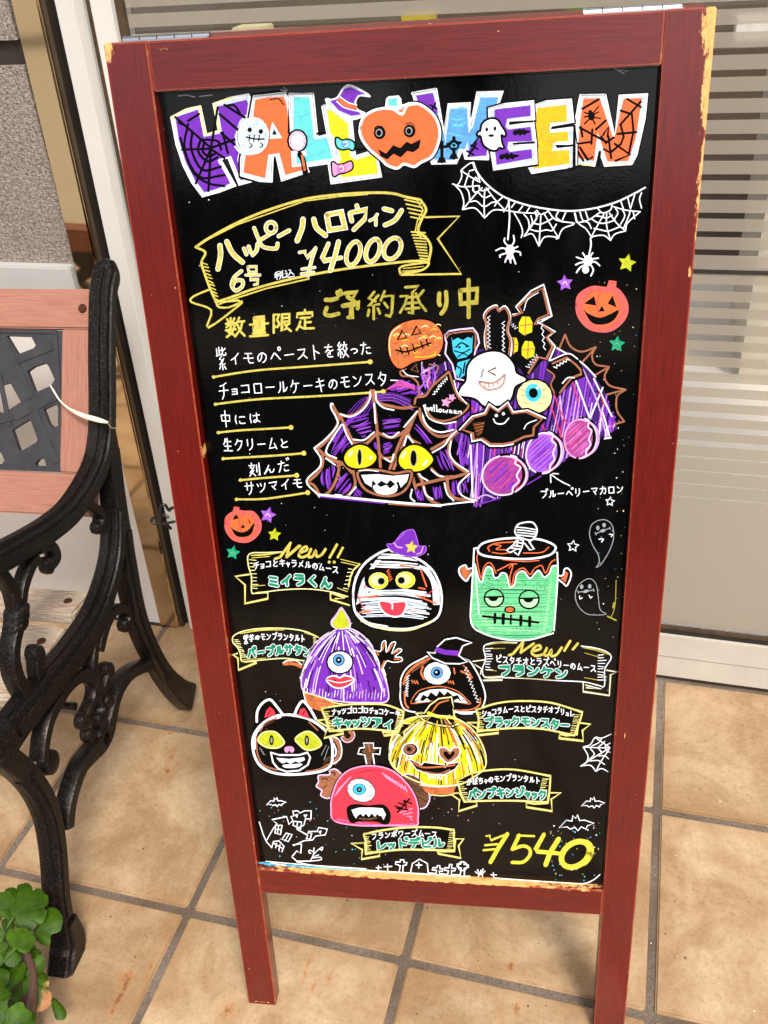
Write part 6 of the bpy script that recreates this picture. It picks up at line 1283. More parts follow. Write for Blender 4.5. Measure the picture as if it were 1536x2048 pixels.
for P in [[(520,295),(590,290),(640,310)],[(590,305),(560,345),(510,385),(540,400),(580,380)],[(600,310),(590,345)],[(640,310),(630,360),(600,420),(575,400)],[(650,330),(690,380),(722,375),(680,310)],[(560,345),(630,355)],[(545,365),(620,375)],[(700,305),(690,320)],[(570,320),(640,330)]]: d.line(P, 2.6, 'W', sm=False)
d.done()
for lab, P, ey, mo, hands in [('faint ghost outline with stitched mouth at the right edge', [(1225,505),(1200,515),(1222,480),(1215,420),(1170,340),(1148,260),(1165,190),(1220,155),(1280,155),(1325,200),(1333,290),(1305,380),(1260,460)], [(1212,213),(1260,192)], [(1195,258),(1250,235),(1305,215)], [[(1300,262),(1325,265),(1315,280)],[(1220,300),(1255,300),(1240,322)]]),
                 ('faint ghost outline with a tail to the right', [(1275,875),(1190,882),(1120,870),(1060,810),(1038,730),(1060,660),(1110,615),(1160,605),(1200,650),(1215,740),(1230,840)], [(1088,665),(1150,662)], [(1060,706),(1120,700),(1180,690)], [[(1072,735),(1075,758),(1092,750)],[(1145,730),(1155,750),(1168,742)]])]:
    d = Draw('ghost_drawing', lab, 1); d.line(P, 1.6, 'GY', True)
    for p in ey: d.dot(p, 3.4, 'GY', 4.6)
    d.line(mo, 1.8, 'GY'); d.dot(mo[1], 6, 'GY', 3, -.3)
    for p in (mo[0], mo[2]): d.line([(p[0]-3,p[1]-10),(p[0]+3,p[1]+10)], 1.5, 'GY')
    for h_ in hands: d.line(h_, 1.8, 'W')
    d.done()
# franken ribbon
d = ribbon('yellow ribbon under the word New at the right', [(590,1095),(480,1090),(380,1100),(335,1130),(350,1220),(325,1300),(350,1360),(480,1362),(700,1370),(900,1385),(1100,1395),(1210,1420),(1262,1425),(1265,1300),(1315,1210),(1280,1165),(1190,1135),(1085,1120)],
    [[(350,1115),(450,1095),(585,1100)],[(370,1140),(500,1138)],[(1090,1130),(1200,1150),(1310,1190)],[(1110,1172),(1240,1210)],[(360,1305),(435,1310)],[(1105,1362),(1240,1385)],[(365,1355),(480,1362)],[(520,1358),(900,1382)]], ((350,1140),(350,1300),9,50), ((1215,1190),(1210,1380),10,60),
    [[(350,1225),(235,1240),(320,1295),(300,1385),(480,1380),(475,1355),(345,1360)],[(1100,1400),(1100,1470),(1300,1500),(1310,1340),(1360,1320),(1280,1305)],[(1125,1440),(1240,1450),(1120,1420)]], w=2.2, c='W', c2='YD'); d.done()
d = new_word([[(530,1190),(560,1180),(640,1085)],[(640,1085),(620,1170)],[(620,1170),(720,1100)],[(715,1160),(770,1140),(765,1115),(730,1125),(705,1170),(740,1195),(800,1180)],[(820,1135),(800,1185),(830,1190),(855,1150),(855,1195),(895,1185),(935,1130)],[(1000,1080),(955,1155)],[(1058,1100),(1020,1145)]], 'word New with two exclamation marks at the right'); d.done()
d = Draw('lettering', 'caption reading ピスタチオとラズベリーのムース', 3); text(d, 'ピスタチオとラズベリーのムース', [(450,1218),(620,1235),(800,1240),(960,1265),(1175,1290)], 15, 1.9, 'W', .84, slant=0.05); d.done()
d = Draw('lettering', 'name reading フランケン in green', 3); green(d, 'フランケン', [(500,1305),(700,1308),(930,1330)], 20); d.done()

# purple satan
view(450, 1200, 4.042)
d = ribbon('yellow ribbon beside the purple one-eyed cake', [(755,300),(640,250),(480,228),(300,228),(150,250),(70,290),(65,340),(100,380),(125,430),(130,480),(160,495),(330,480),(480,470),(640,490)], [[(120,270),(300,240),(480,240)],[(640,262),(760,300)],[(140,480),(330,468)]], ((75,320),(130,460),10,45), ((715,300),(720,370),6,28),
    [[(100,430),(65,440),(105,470),(110,565),(255,505),(250,490),(160,498)]], w=2.4); d.done()
d = Draw('lettering', 'caption reading 紫芋のモンブランタルト', 3); text(d, '紫芋のモンブランタルト', [(170,315),(300,295),(470,295),(630,310)], 14.5, 1.9, 'W', .86, sizes=[1.3,1.1,.7,1,1,1,1,1,1,1,1], slant=0); d.done()
d = Draw('lettering', 'name reading パープルサタン in green', 3); green(d, 'パープルサタン', [(215,425),(400,408),(550,395),(665,415)], 19, .9, 4); d.done()
d = Draw('purple_cake_drawing', 'purple one-eyed monster cake with red lips and a yellow flame tip', 3)
random.seed(9)
Bd = [(930,225),(860,260),(760,340),(690,440),(640,540),(620,640),(640,735),(800,790),(960,820),(1150,825),(1310,815),(1315,700),(1280,590),(1240,480),(1190,380),(1110,280),(1020,230)]
d.line(Bd, 8, 'K', True); d.fill(Bd, 'P')
apex = np.array([945., 215.])
lo = catmull([(690,440),(620,560),(625,735),(800,790),(960,820),(1150,825),(1312,815),(1310,640),(1240,480),(1190,380)], 10)
for i in range(150):
    k = random.random(); b = lo[int(k*(len(lo)-1))]; p = random.uniform(.05, .85); q = min(1, p+random.uniform(.1, .4))
    bow = np.array([(b[0]-945)*.22, -30]); f = lambda t: apex+(b-apex)*t+bow*4*t*(1-t)*.8
    d.line([f(p), f((p+q)/2), f(q)], random.choice([1.3,1.8,2.6]), random.choice(['W','K','K','K','PL','LV','W','PW']))
for k in range(26): x = 660+k*25; d.line([(x,790+random.uniform(-20,20)),(x+8,740+random.uniform(-30,20))], 1.5, random.choice(['PW','W','LV']))
d.line(Bd, 2.6, 'PW', True)
F_ = [(940,55),(900,110),(855,170),(870,215),(930,235),(1010,225),(1015,170),(985,110)]
d.fill(F_, 'PW'); d.zig((940,60),(860,190), 9, 12, 2, 'LV'); d.zig((940,60),(1018,190), 9, 12, 2, 'LV'); d.fill([(940,72),(905,130),(868,185),(905,228),(960,225),(1005,205),(985,140)], 'LG')
d.dot((930,500), 28, 'K', 25); d.dot((930,500), 24.5, 'W', 21.5); d.dot((920,482), 12.5, 'K', 12.5); d.dot((920,482), 10.5, 'BL', 10.5); d.dot((920,482), 6, 'K', 6.5); d.dot((920,480), 1.8, 'W')
Lp = [(825,640),(870,615),(905,622),(930,632),(960,615),(1000,618),(1040,640),(1000,680),(930,705),(870,690)]; d.line(Lp, 5, 'W', True); d.fill(Lp, 'RD'); d.line([(835,645),(930,665),(1030,642)], 1.8, 'W'); d.line([(880,640),(900,650)], 2, 'K')
d.fill([(635,740),(700,760),(800,800),(900,820),(880,890),(790,900),(700,870),(660,830)], 'OB', sm=False); d.hatch([(635,740),(800,800),(900,820),(880,890),(700,870)], 'BR', 1.6, 5, .1, keep=.7); d.line([(632,738),(800,790),(900,830),(1090,850)], 2.2, 'CR'); d.line([(635,745),(660,830),(700,875)], 2.2, 'W')
# arms
d.fill([(470,510),(510,485),(560,500),(620,520),(615,550),(560,525),(480,525)], 'OB'); d.line([(470,505),(510,485),(580,490),(620,520)], 2, 'W')
Hd = [(1250,560),(1245,500),(1215,430),(1210,405),(1260,410),(1270,345),(1300,330),(1305,420),(1340,350),(1380,340),(1350,430),(1400,390),(1430,405),(1375,455),(1425,460),(1430,490),(1360,500),(1310,490),(1280,540)]
d.fill(Hd, 'K', sm=False); d.line(Hd, 2, 'W', sm=True)
for P in [[(1275,400),(1290,345)],[(1320,410),(1355,355)],[(1360,430),(1410,400)],[(1370,475),(1420,475)],[(1240,440),(1225,410)],[(1265,540),(1290,490)]]: d.line(P, 3, 'OB')
d.done()
# cat
d = Draw('cat_cake_drawing', 'black grinning cat cake with yellow-green eyes', 4)
Ct = [(260,980),(255,900),(300,830),(365,800),(410,860),(460,930),(560,930),(590,850),(630,810),(690,870),(730,970),(820,1040),(870,1130),(875,1260),(860,1330),(760,1390),(560,1410),(400,1400),(290,1350),(230,1250),(225,1120)]
d.line(Ct, 10, 'K', True, sm=False); d.fill(Ct, 'K', sm=False); 
Hd2 = [(480,925),(560,930),(680,960),(800,1040),(860,1130),(870,1250),(850,1340),(760,1385),(560,1408),(400,1395),(290,1340),(235,1240),(228,1110),(290,1010),(390,945)]
d.line(Hd2, 5, 'W', True); d.line([(450,945),(330,985),(250,1090),(245,1200)], 3, 'W')
d.line([(258,980),(262,900),(300,835),(365,802),(420,860),(470,925)], 5, 'W', sm=True); d.line([(560,930),(590,860),(632,815),(690,880),(735,960)], 5, 'W')
d.fill([(320,950),(335,890),(365,860),(395,885),(415,930),(380,935)], 'RD', sm=False); d.fill([(590,930),(610,880),(640,868),(665,905),(690,960)], 'RD', sm=False); d.line([(345,930),(370,890)], 1.6, 'K'); d.line([(630,925),(645,895)], 1.6, 'K')
d.line([(285,1060),(330,990),(420,950)], 3, 'BR'); d.line([(255,1100),(262,1230),(310,1330),(420,1370)], 3.4, 'BR'); d.hatch([(300,1020),(400,960),(420,975),(330,1040)], 'BRD', 1.2, 5, -.5); d.line([(680,985),(750,1050)], 2.6, 'BR'); d.line([(655,1385),(760,1365),(850,1320)], 3, 'BR'); d.hatch([(800,1270),(860,1250),(850,1330),(790,1340)], 'BRD', 1.4, 4, -.4)
d.zig((280,1190),(320,1250), 8, 6, 1.1, 'GY'); d.line([(840,1180),(800,1290)], 1.1, 'GY'); d.line([(820,1170),(780,1250)], 1.1, 'GY')
for P, x, y in (([(268,1120),(310,1070),(390,1060),(440,1090),(480,1150),(430,1190),(350,1190),(290,1160)],377,1130), ([(568,1120),(620,1075),(680,1060),(740,1100),(780,1165),(720,1205),(650,1205),(600,1165)],662,1133)):
    d.fill(P, 'LG'); d.hatch(P, 'YD', 1.1, 7, .6, keep=.4); d.line(P, 3, 'CR', True); d.dot((x,y), 4.6, 'K', 10.5); d.dot((x,y), 2, 'GY', 6)
d.fill([(480,1210),(490,1185),(515,1180),(530,1178),(555,1190),(560,1215),(540,1232),(520,1215),(500,1232)], 'PK')
M_ = [(372,1230),(440,1250),(600,1250),(668,1230),(690,1270),(670,1330),(600,1375),(500,1385),(430,1360),(390,1310)]; d.line(M_, 3.4, 'W', True, sm=False); d.fill([(415,1272),(520,1282),(640,1268),(648,1290),(600,1312),(570,1300),(530,1322),(500,1305),(465,1318),(440,1300)], 'W', sm=False); d.fill([(470,1330),(540,1325),(625,1320),(600,1345),(540,1355),(480,1350)], 'W')
d.line([(880,1110),(920,1160),(930,1240),(890,1310)], 9, 'BR'); d.line([(870,1100),(925,1130),(945,1210),(930,1280),(880,1320)], 2.4, 'W'); d.line([(880,1160),(900,1220),(890,1260)], 3, 'W')
d.line([(1010,1060),(1035,1090),(1010,1130),(970,1125),(955,1105)], 7.5, 'BR'); d.line([(1040,1060),(1050,1095),(1020,1140),(970,1145),(940,1110),(960,1100)], 1.8, 'PW'); d.done()
# cross
d = Draw('cross_drawing', 'brown cross between the cakes', 3)
P = [(1120,1155),(1200,1155),(1200,1195),(1258,1195),(1250,1245),(1195,1240),(1210,1340),(1150,1345),(1130,1250),(1075,1240),(1090,1195),(1130,1190)]
d.fill(P, 'K', sm=False); d.fill([(1130,1165),(1190,1165),(1190,1205),(1240,1205),(1190,1235),(1180,1330),(1150,1330),(1140,1240),(1095,1225),(1140,1200)], 'BRD', sm=False); d.line(P, 2.4, 'W', True, sm=False); d.hatch(P, 'K', 1.6, 7, .6, keep=.4); d.line([(1160,1170),(1170,1220)], 4, 'BR'); d.done()
# cats eye ribbon
view(500, 1400, 3.2)
def scroll_ribbon(lab, body, tails, fillc=None, tl=None, tr=None):
    d = Draw('ribbon_banner_drawing', lab, 6)
    Q = body; d.fill(Q, 'K', sm=False)
    for P in tails: d.fill(P, 'K', sm=False); d.line(P, 3.6, 'Y', True, sm=False); d.line(P, 1.5, 'CR', True, sm=False)
    d.line(Q, 4.2, 'Y', True, sm=False); d.line(Q, 1.7, 'CR', True, sm=False)
    for (a, b, n, L_) in (tl, tr):
        a = np.array(a, float); b = np.array(b, float)
        for k in range(n):
            p = a+(b-a)*k/(n-1); d.line([p, p+np.array([L_*random.uniform(.5, 1.1), random.uniform(-5, 4)])], 1.5, 'CR' if k % 2 else 'Y')
    return d
def arc(*P): return [tuple(q) for q in catmull(P, 4)]
d = scroll_ribbon('yellow ribbon under the purple cake', arc((460,50),(600,28),(740,22),(870,28),(985,70))+arc((985,70),(975,120),(950,200))+arc((950,200),(850,190),(700,180),(510,195))+arc((510,195),(490,130),(462,60)), [[(495,120),(430,128),(500,170),(475,240),(600,210),(595,195),(510,195)],[(850,200),(860,225),(950,215),(990,255),(985,200),(1050,150),(975,145),(950,200)]], tl=((462,70),(500,190),13,55), tr=((950,80),(925,190),13,45))
for k in range(10): d.line([(870,215),(940,205-k*2)], 2, 'Y') if k < 3 else None
d.done()
d = Draw('lettering', 'caption reading ナッツゴロゴロチョコケーキ', 7); text(d, 'ナッツゴロゴロチョコケーキ', [(540,72),(680,62),(800,65),(945,82)], 12.5, 1.9, 'W', .88, slant=0); d.done()
d = Draw('lettering', 'name reading キャッツアイ in green', 7); green(d, 'キャッツアイ', [(562,142),(720,135),(888,152)], 19, .95, 4); d.done()

# black monster
view(750, 1240, 3.135)
d = Draw('black_cake_drawing', 'black one-eyed monster cake with open toothy mouth', 3)
P = [(160,440),(165,360),(210,290),(300,240),(350,225),(560,240),(630,310),(680,420),(690,500),(640,570),(480,575),(300,580),(190,560),(160,500)]
d.line(P, 8, 'K', True); d.fill(P, 'K'); d.line(P, 2.8, 'W', True); d.line([(180,400),(200,340),(260,280),(345,238)], 4.5, 'OB'); d.hatch([(210,320),(330,240),(340,260),(240,340)], 'BR', 1.8, 5, -.6); d.zig((205,350),(195,480), 12, 16, 1.5, 'W', .6)
d.line([(185,450),(190,520),(210,550)], 3.4, 'OB'); d.line([(540,320),(580,340),(600,370)], 3.4, 'OB'); d.line([(530,260),(580,310),(610,360)], 2.4, 'OB'); d.zig((565,300),(650,520), 11, 20, 1.3, 'W'); d.line([(660,490),(655,530),(600,560),(500,565)], 3, 'OB')
for (x, y) in ((250,385),(475,385)): d.zig((x-20,y),(x+20,y+4), 10, 5, 3, 'OB')
d.line([(300,290),(290,330),(310,370)], 4, 'OB'); d.line([(495,300),(500,335)], 3, 'OB')
d.dot((390,330), 28, 'K', 25); d.dot((390,332), 27, 'W', 22.5); d.dot((388,328), 13, 'K', 12.5); d.dot((388,328), 11.5, 'BL', 11); d.dot((388,328), 7, 'K', 7); d.dot((385,325), 2, 'W'); d.line([(315,310),(330,360),(380,400)], 1.6, 'GY')
Mo = [(230,510),(270,450),(340,425),(430,420),(520,450),(575,500),(590,522),(480,500),(420,495),(340,505),(250,518)]; d.line(Mo, 4, 'OB', True); d.fill(Mo, 'K')
d.fill([(250,505),(280,460),(345,435),(440,430),(530,465),(580,515),(560,490),(540,505),(520,468),(490,475),(455,445),(435,470),(405,440),(385,475),(350,450),(330,480),(300,465),(285,495)], 'W', sm=False)
d.fill([(250,515),(280,500),(300,508),(325,488),(345,505),(340,512)], 'W', sm=False); d.fill([(480,508),(520,492),(535,508),(560,500),(585,520),(500,512)], 'W', sm=False); d.line([(500,565),(540,585),(610,585)], 2.6, 'W'); d.done()
d = Draw('witch_hat_drawing', 'black hat with a purple band', 5)
P = [(330,200),(375,205),(390,165),(440,120),(510,108),(560,125),(608,138),(550,160),(525,220),(580,260),(530,272),(440,270),(360,235)]
d.line(P, 6, 'K', True); d.fill(P, 'K'); d.line(P, 2.6, 'W', True, sm=False); d.fill([(385,165),(440,185),(528,190),(520,222),(440,215),(375,198)], 'P', sm=False); d.done()
d = scroll_ribbon('yellow ribbon right of the pumpkin cake hat', arc((635,560),(760,520),(900,505),(1100,515),(1300,575))+arc((1300,575),(1280,640),(1250,720))+arc((1250,720),(1050,680),(850,675),(640,695))+arc((640,695),(650,620),(635,565)), [[(655,640),(580,640),(645,680),(640,720),(775,705),(770,685),(650,690)],[(1160,710),(1155,738),(1305,755),(1300,690),(1350,650),(1275,640),(1265,715),(1200,722)]], tl=((640,575),(660,680),9,30), tr=((1250,590),(1225,700),9,45)); d.done()
d = Draw('lettering', 'caption reading ショコラムースとピスタチオブリュレ', 7); text(d, 'ショコラムースとピスタチオブリュレ', [(685,582),(850,555),(1000,555),(1120,560),(1235,585)], 13, 1.9, 'W', .86, slant=0); d.done()
d = Draw('lettering', 'name reading ブラックモンスター in green', 7); green(d, 'ブラックモンスター', [(715,640),(850,632),(1000,635),(1190,655)], 18, .92, 4); d.done()
# pumpkin cake
d = Draw('pumpkin_cake_drawing', 'yellow streaked pumpkin cake with a heart eye', 4)
random.seed(14)
P = [(90,830),(110,720),(180,630),(290,600),(450,600),(560,640),(640,720),(690,830),(690,920),(620,980),(520,1030),(340,1030),(200,980),(110,910)]
d.line(P, 8, 'K', True); d.fill(P, 'YL'); apex = np.array([400., 560.]); lo = catmull([(90,800),(100,900),(200,980),(340,1035),(520,1035),(620,985),(690,920),(695,820)], 12)
for i in range(280):
    k = random.random(); b = lo[int(k*(len(lo)-1))]; p = random.uniform(.12, .85); q = min(1, p+random.uniform(.1, .4)); bow = np.array([(b[0]-400)*.25, -20]); f = lambda t: apex+(b-apex)*t+bow*4*t*(1-t)*.8
    d.line([f(p), f((p+q)/2), f(q)], random.choice([1.4,2,3]), random.choice(['CR','W','K','K','K','GD','GD','OB','YD','YL','LG','K','W','BR']))
d.line(P, 2.8, 'CR', True)
d.dot((222,808), 17.5, 'W', 14.5); d.dot((222,808), 14.5, 'K', 12); d.dot((218,806), 11.5, 'BR', 10); d.dot((216,806), 7, 'BRD', 7); d.dot((214,806), 4, 'K', 4)
Ht = [(470,822),(440,800),(405,805),(412,850),(460,888),(520,850),(530,805),(495,800)]; d.line(Ht, 5, 'W', True); d.fill(Ht, 'BR'); d.fill([(470,840),(450,820),(430,828),(440,855),(462,872),(490,850),(500,825),(485,822)], 'K')
Mo = [(215,870),(270,895),(290,910),(310,890),(380,900),(430,905),(440,925),(460,900),(530,890),(500,930),(430,965),(340,960),(260,930)]; d.line(Mo, 4, 'W', True, sm=False); d.fill(Mo, 'K', sm=False); d.line([(240,890),(300,920),(420,915),(500,905)], 3.4, 'OB'); d.line([(300,945),(400,960),(470,935)], 3, 'BR')
d.line([(340,980),(420,985)], 2, 'W'); 
for x in (345,375,400,420): d.line([(x,965),(x-6,1000)], 1.8, 'W')
d.fill([(290,1035),(400,1045),(510,1035),(490,1085),(380,1095),(320,1075)], 'OB', sm=False); d.hatch([(290,1035),(400,1045),(510,1035),(490,1085),(330,1080)], 'BR', 1.6, 5, .1, keep=.6); d.line([(285,1030),(400,1042),(520,1032)], 2, 'W'); d.line([(350,1092),(420,1098),(490,1090)], 2, 'CR'); d.done()
d = Draw('witch_hat_drawing', 'black hat with a yellow band', 6)
P = [(255,582),(310,580),(345,530),(400,490),(480,480),(490,540),(500,615),(545,640),(480,665),(390,655),(310,630)]; d.line(P, 5, 'K', True); d.fill(P, 'K'); d.line(P, 2.6, 'CR', True, sm=False); d.line([(335,580),(400,602),(500,608)], 6.5, 'YL'); d.line([(360,570),(400,520),(460,500)], 3, 'OB'); d.line([(470,490),(495,560)], 2, 'K'); d.line([(290,590),(310,612)], 3, 'BR'); d.line([(440,640),(500,645)], 2, 'OB'); d.done()
d = scroll_ribbon('yellow ribbon under the pumpkin cake', arc((520,1000),(600,960),(720,938),(880,935),(1100,975))+arc((1100,975),(1095,1050),(1085,1140))+arc((1085,1140),(900,1130),(700,1130),(560,1135))+arc((560,1135),(535,1070),(520,1010)), [[(530,1080),(470,1085),(530,1125),(525,1195),(640,1160),(635,1135),(560,1135)],[(950,1140),(950,1170),(1110,1195),(1105,1120),(1165,1080),(1090,1080),(1080,1145),(1000,1150)]], tl=((530,1010),(560,1120),9,30), tr=((1050,990),(1035,1060),7,50)); d.done()
d = Draw('lettering', 'caption reading かぼちゃのモンブランタルト', 7); text(d, 'かぼちゃのモンブランタルト', [(590,1012),(740,995),(880,985),(1020,1002)], 13.5, 1.9, 'W', .88, slant=0); d.done()
d = Draw('lettering', 'name reading パンプキンジャック in green', 7); green(d, 'パンプキンジャック', [(610,1092),(760,1080),(900,1078),(1050,1092)], 18, .92, 4); d.done()
# wavering arc behind pumpkin hat / small marks
# red devil
view(500, 1400, 3.2)
d = Draw('red_cake_drawing', 'red one-eyed monster cake with brown ears', 5)
for P in [[(590,490),(550,440),(510,450),(510,475),(440,480),(440,520),(425,550),(460,575),(455,610),(510,625),(540,560)], [(960,500),(1010,470),(1080,500),(1120,550),(1150,610),(1140,660),(1110,690),(1060,680),(1030,580)]]:
    d.fill(P, 'BRD' if P[0][0] > 900 else 'BR'); d.line(P, 2.6, 'PW', True); d.hatch(P, 'K' if P[0][0] > 900 else 'BRD', 1.2, 8, .5, keep=.4)
for P in [[(460,505),(480,495),(500,510)],[(520,460),(545,465),(540,480)],[(470,560),(490,545)]]: d.line(P, 2, 'K')
P = [(540,770),(520,690),(525,620),(560,520),(620,455),(700,425),(800,420),(900,445),(980,505),(1045,590),(1075,680),(1075,760),(1060,800),(900,800),(700,800)]
d.line(P, 7, 'K', True); d.fill(P, 'RD'); random.seed(4)
d.hatch([(650,470),(850,440),(960,500),(700,520)], 'K', .9, 8, -.2, keep=.35); d.hatch([(900,560),(1040,600),(1060,700),(820,680)], 'OB', 1.2, 8, .5, keep=.3); d.line([(560,760),(800,795),(1050,790)], 2.2, 'MP')
d.line(P, 3, 'PK', True)
for k in range(8): d.line([(545+k*11,610-k*14),(575+k*10,560-k*10)], 2, 'PK')
for k in range(8): d.line([(850+k*20,465+k*12),(880+k*18,500+k*12)], 2.4, 'PK')
for k in range(4): d.line([(960+k*22,720+k*10),(1040,690+k*26)], 1.8, 'PK')
d.dot((712,575), 30, 'K', 24, .35); d.dot((712,575), 28.5, 'WB', 22.5, .35); d.dot((716,580), 24, 'W', 17, .35); d.dot((700,568), 14, 'K', 12); d.dot((700,568), 12.5, 'BC', 11); d.dot((700,570), 5.5, 'K', 5.5); d.dot((700,570), 2.2, 'GY')
for q in [[(745,620),(790,600)],[(625,560),(640,570)],[(630,520),(650,535)],[(770,550),(790,545)]]: d.line(q, 1.5, 'RD')
Mo = [(630,690),(680,672),(760,680),(850,675),(890,720),(885,775),(860,785),(820,770),(780,765),(700,765),(660,775),(640,760)]; d.line(Mo, 6, 'K', True); d.fill(Mo, 'K')
d.fill([(650,700),(700,685),(780,685),(850,690),(870,730),(855,765),(840,735),(830,740),(815,725),(800,745),(780,722),(760,745),(742,722),(725,742),(710,725),(690,735),(680,755),(665,735)], 'W', sm=False); d.line([(700,755),(760,760),(810,750)], 3.4, 'BRD')
d.line([(945,715),(1020,630)], 3.6, 'K'); 
for q in [[(925,675),(975,690)],[(950,655),(1000,672)],[(985,640),(1035,660)],[(940,690),(1010,700)],[(985,640),(1000,690)]]: d.line(q, 3, 'K')
d.line([(930,735),(950,740)], 2, 'BRD'); d.done()
d = scroll_ribbon('yellow ribbon below the red cake', arc((730,855),(850,830),(1000,812),(1180,812),(1305,828))+arc((1305,828),(1305,880),(1310,960))+arc((1310,960),(1120,955),(950,955),(740,980))+arc((740,980),(745,920),(730,860)), [[(735,910),(650,915),(720,955),(715,1015),(830,995),(830,965),(740,980)],[(1200,965),(1205,980),(1350,1008),(1335,930),(1368,885),(1315,885),(1308,965)]], tl=((735,870),(750,965),9,30), tr=((1280,835),(1262,945),9,38)); d.done()
d = Draw('lettering', 'caption reading フランボワーズムース', 7); text(d, 'フランボワーズムース', [(795,868),(950,852),(1080,848),(1180,855)], 13, 1.9, 'W', .84, slant=0); d.done()
d = Draw('lettering', 'name reading レッドデビル in green', 7); green(d, 'レッドデビル', [(840,925),(980,915),(1205,912)], 18, .95, 4); d.done()
# haunted castle, bat
d = Draw('haunted_castle_drawing', 'white outline of a crooked haunted castle', 1)
for P in [[(60,780),(85,860),(105,905),(140,945)],[(105,900),(150,820),(172,790),(140,765),(235,745),(250,795),(275,770),(262,745),(282,740),(275,710),(305,708),(320,722),(350,708),(392,708),(390,760),(355,760),(345,800),(300,825)],[(300,825),(370,865),(360,890)],[(375,840),(430,840),(440,815),(495,825),(482,862),(420,870),(400,895),(345,900)],[(275,925),(330,920),(325,980),(300,965),(270,1000)],[(270,1005),(300,1030),(385,1030),(440,1025)],[(345,900),(280,930)],
          [(165,800),(205,800),(195,860),(160,850),(165,800)],[(185,800),(175,855)],[(162,825),(200,830)],[(232,850),(270,860),(245,905),(205,890),(232,850)],[(250,855),(225,900)],[(140,940),(150,905),(185,900),(218,935),(205,970)],[(150,915),(210,950)],[(165,945),(170,915)],[(185,960),(192,925)],[(280,775),(330,780),(325,825),(275,800),(280,775)],[(305,778),(300,815)],[(290,735),(305,730),(300,750),(290,735)],[(345,735),(365,735),(355,750),(345,735)],[(370,850),(395,850),(385,890),(365,885)],[(440,840),(455,838),(450,855),(440,840)]]: d.line(P, 2, 'W', sm=False)
for P in [[(385,1030),(405,990),(410,945)],[(410,970),(380,960),(378,975),(390,980)],[(408,985),(440,955),(465,940),(460,960),(450,955)],[(400,1010),(450,1005),(458,1020),(445,1022)],[(410,1000),(440,990)]]: d.line(P, 1.8, 'W')
d.done()
def bat(x, y, s_, lab):
    d = Draw('bat_drawing', lab, 1)
    P = [(-60,15),(-35,-12),(-15,-8),(-12,-28),(-2,-18),(4,-32),(12,-10),(30,-12),(64,0),(40,8),(35,20),(18,12),(6,26),(-4,14),(-22,20),(-32,12)]
    d.line([(x+a*s_, y+b*s_) for a, b in P], 1.9, 'W', True, sm=False); d.done()
bat(168, 655, 1, 'small white bat above the castle')
# graveyard
d = Draw('graveyard_drawing', 'white row of crosses and tombs along the bottom of the panel', 1)
for P in [[(822,1060),(822,1090)],[(808,1072),(840,1072)],[(880,1050),(882,1092)],[(858,1066),(908,1064)],[(955,1095),(962,1060),(930,1048),(932,1035),(962,1035),(962,1022),(985,1022),(985,1038),(1005,1040),(1000,1055),(980,1058),(978,1098)],[(1028,1100),(1040,1045),(1085,1018),(1135,1045),(1140,1105),(1190,1110)],[(1080,1040),(1080,1075)],[(1062,1055),(1100,1055)],[(1190,1110),(1195,1090),(1165,1085),(1170,1072),(1195,1072),(1200,1058),(1215,1060),(1215,1078),(1235,1080),(1232,1095),(1212,1095),(1212,1112),(1265,1115)],
          [(1265,1115),(1270,1092),(1245,1088),(1248,1072),(1272,1074),(1278,1050),(1292,1052),(1290,1075),(1318,1078),(1312,1092),(1290,1092),(1288,1116),(1345,1120)],[(1345,1120),(1352,1075),(1325,1065),(1325,1050),(1350,1048),(1352,1035),(1370,1035),(1370,1050),(1398,1055),(1398,1070),(1372,1075),(1372,1125)]]: d.line(P, 2.2, 'W', sm=False)
d.ring((1360,1062), 9, 2, 'W'); d.line([(300,1035),(420,1060),(700,1085),(960,1102),(1200,1118),(1400,1130)], 2, 'W')
view(850, 1480, 3.572)
for P in [[(0,965),(200,972),(320,972)],[(360,940),(385,960),(380,975)],[(400,930),(398,960)],[(375,925),(390,955)],[(428,935),(405,960)],[(415,920),(402,950)],[(410,965),(412,975)],[(488,948),(490,980)],[(472,962),(510,962)],[(500,985),(700,1000),(1000,1020),(1130,1025),(1200,1000),(1250,960)]]: d.line(P, 2.2, 'W')
d.done()
# big price
d = Draw('lettering', 'price reading ¥540', 2)
TY = lambda P, w=8, sm=False: d.line(P, w, 'YL' if 0 else 'LGY', sm=sm)
INK['LGY'] = None; ink('LGY', (214,204,66), .16)
for P, w in [([(438,685),(462,680),(470,715),(590,668)],3.6), ([(588,670),(530,760),(468,870)],8.5), ([(430,750),(520,742)],4.4), ([(418,785),(505,778)],4.4), ([(660,680),(780,685)],4.4), ([(672,680),(625,778)],8), ([(625,778),(700,755),(745,775),(750,820),(700,870),(622,872)],6.5), ([(850,672),(790,780),(800,795),(955,808)],7.5), ([(955,705),(895,800),(862,890)],9.5)]: TY(P, w, sm=len(P) > 5)
Z = [(1075+ (95*math.cos(t)+32*math.sin(-t)), 815+92*math.sin(t)) for t in [k*math.pi/8 for k in range(17)]]; TY(Z, 11, True); TY([(p[0]*.97+50, p[1]) for p in Z[-5:]+Z[:3]], 10, True)
d.done()
bat(1200, 450, 1.35, 'small white bat near the right edge'); bat(1080, 595, 2.0, 'larger white bat above the price')
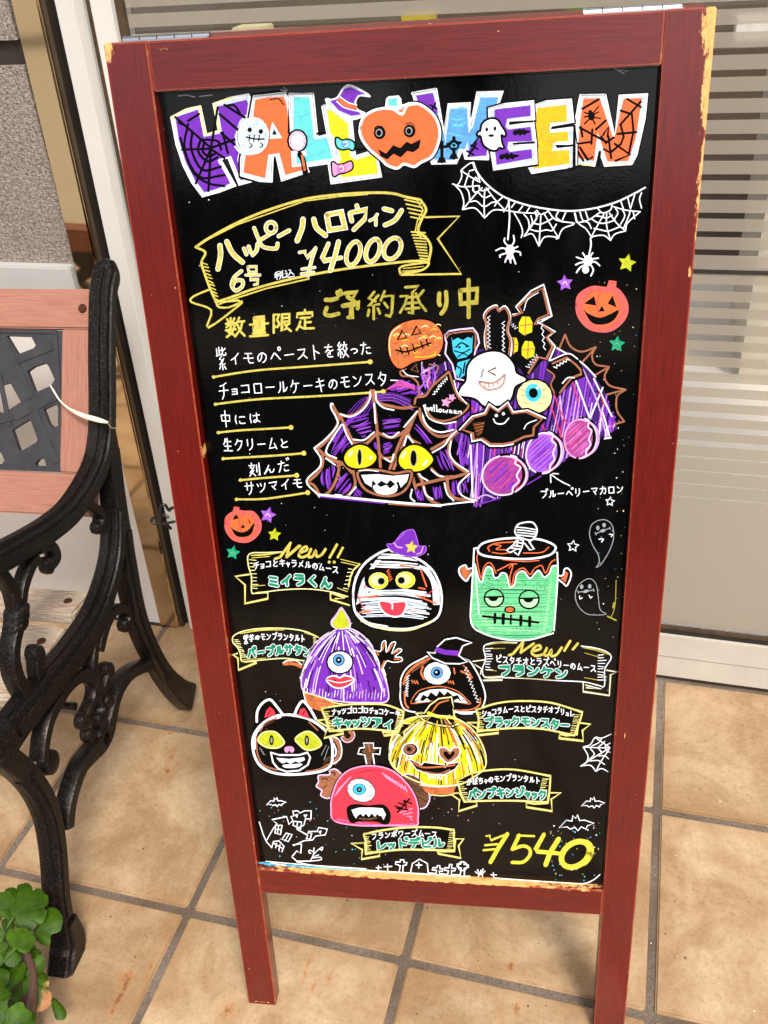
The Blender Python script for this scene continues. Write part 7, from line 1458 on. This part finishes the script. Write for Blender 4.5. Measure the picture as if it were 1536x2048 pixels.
# corner web
view(750, 1240, 3.135)
d = Draw('spider_web_drawing', 'small white web in the right edge', 1)
for P in [[(1480,715),(1420,740),(1380,735),(1350,780),(1305,795)],[(1305,795),(1335,850),(1325,890),(1290,915)],[(1290,915),(1350,910),(1385,948)],[(1385,948),(1420,930),(1460,950)],[(1305,795),(1400,800),(1475,800)],[(1380,735),(1430,770),(1475,800)],[(1290,915),(1390,850),(1475,800)],[(1385,948),(1420,880),(1475,800)],[(1420,745),(1400,770),(1350,798),(1375,840),(1340,880),(1400,880),(1440,905)],[(1440,760),(1420,780),(1400,800),(1420,830),(1400,850),(1440,850),(1465,870)],[(1475,770),(1445,790),(1450,815),(1475,830)]]: d.line(P, 2, 'W', sm=True)
d.done()
# specks of spattered marker and dust
random.seed(77)
d = Draw('marker_specks', None, 0)
view(0, 0, 1)
for (x0, x1, y0, y1, n, cs, r) in [(330,420,250,1700,60,'W GY WB',1.3), (1190,1300,560,1300,110,'CR GY W YD BL',1.2), (1100,1200,1650,1780,70,'BC GY W YD BL',1.5), (520,800,1600,1740,60,'BC GY BC PK',1.3), (420,1250,500,1750,110,'GY WB',1.0), (860,960,1580,1640,16,'OB PK',1.3)]:
    for k in range(n):
        x, y = random.uniform(x0, x1), random.uniform(y0, y1); t = (y-184)/1560.
        if x < 346+t*185 or x > 1312-t*108: continue
        r_ = r*random.uniform(.5, 1.25); d.dot((x,y), r_, random.choice(cs.split()), r_*random.uniform(.7, 1.3), n=6)
for P in [[(520,1725),(600,1732),(720,1740)],[(560,1737),(640,1742)],[(530,1728),(560,1733)]]: d.line(P, 3, 'BC'); d.line([(p[0]+12,p[1]-3) for p in P], 2, 'W')
for P in [[(357,192),(372,190)],[(398,193),(425,190)],[(372,190),(390,194)],[(1228,137),(1248,147)],[(562,180),(575,182),(568,175)],[(1240,140),(1256,142)]]: d.line(P, 2, 'GY')
d.line([(1232,1160),(1230,1210),(1222,1235)], 1.4, 'YD'); d.line([(1215,1232),(1232,1240)], 3, 'YD'); d.line([(1228,1205),(1226,1215)], 3, 'YD')
o = d.done(); o['kind'] = 'stuff'
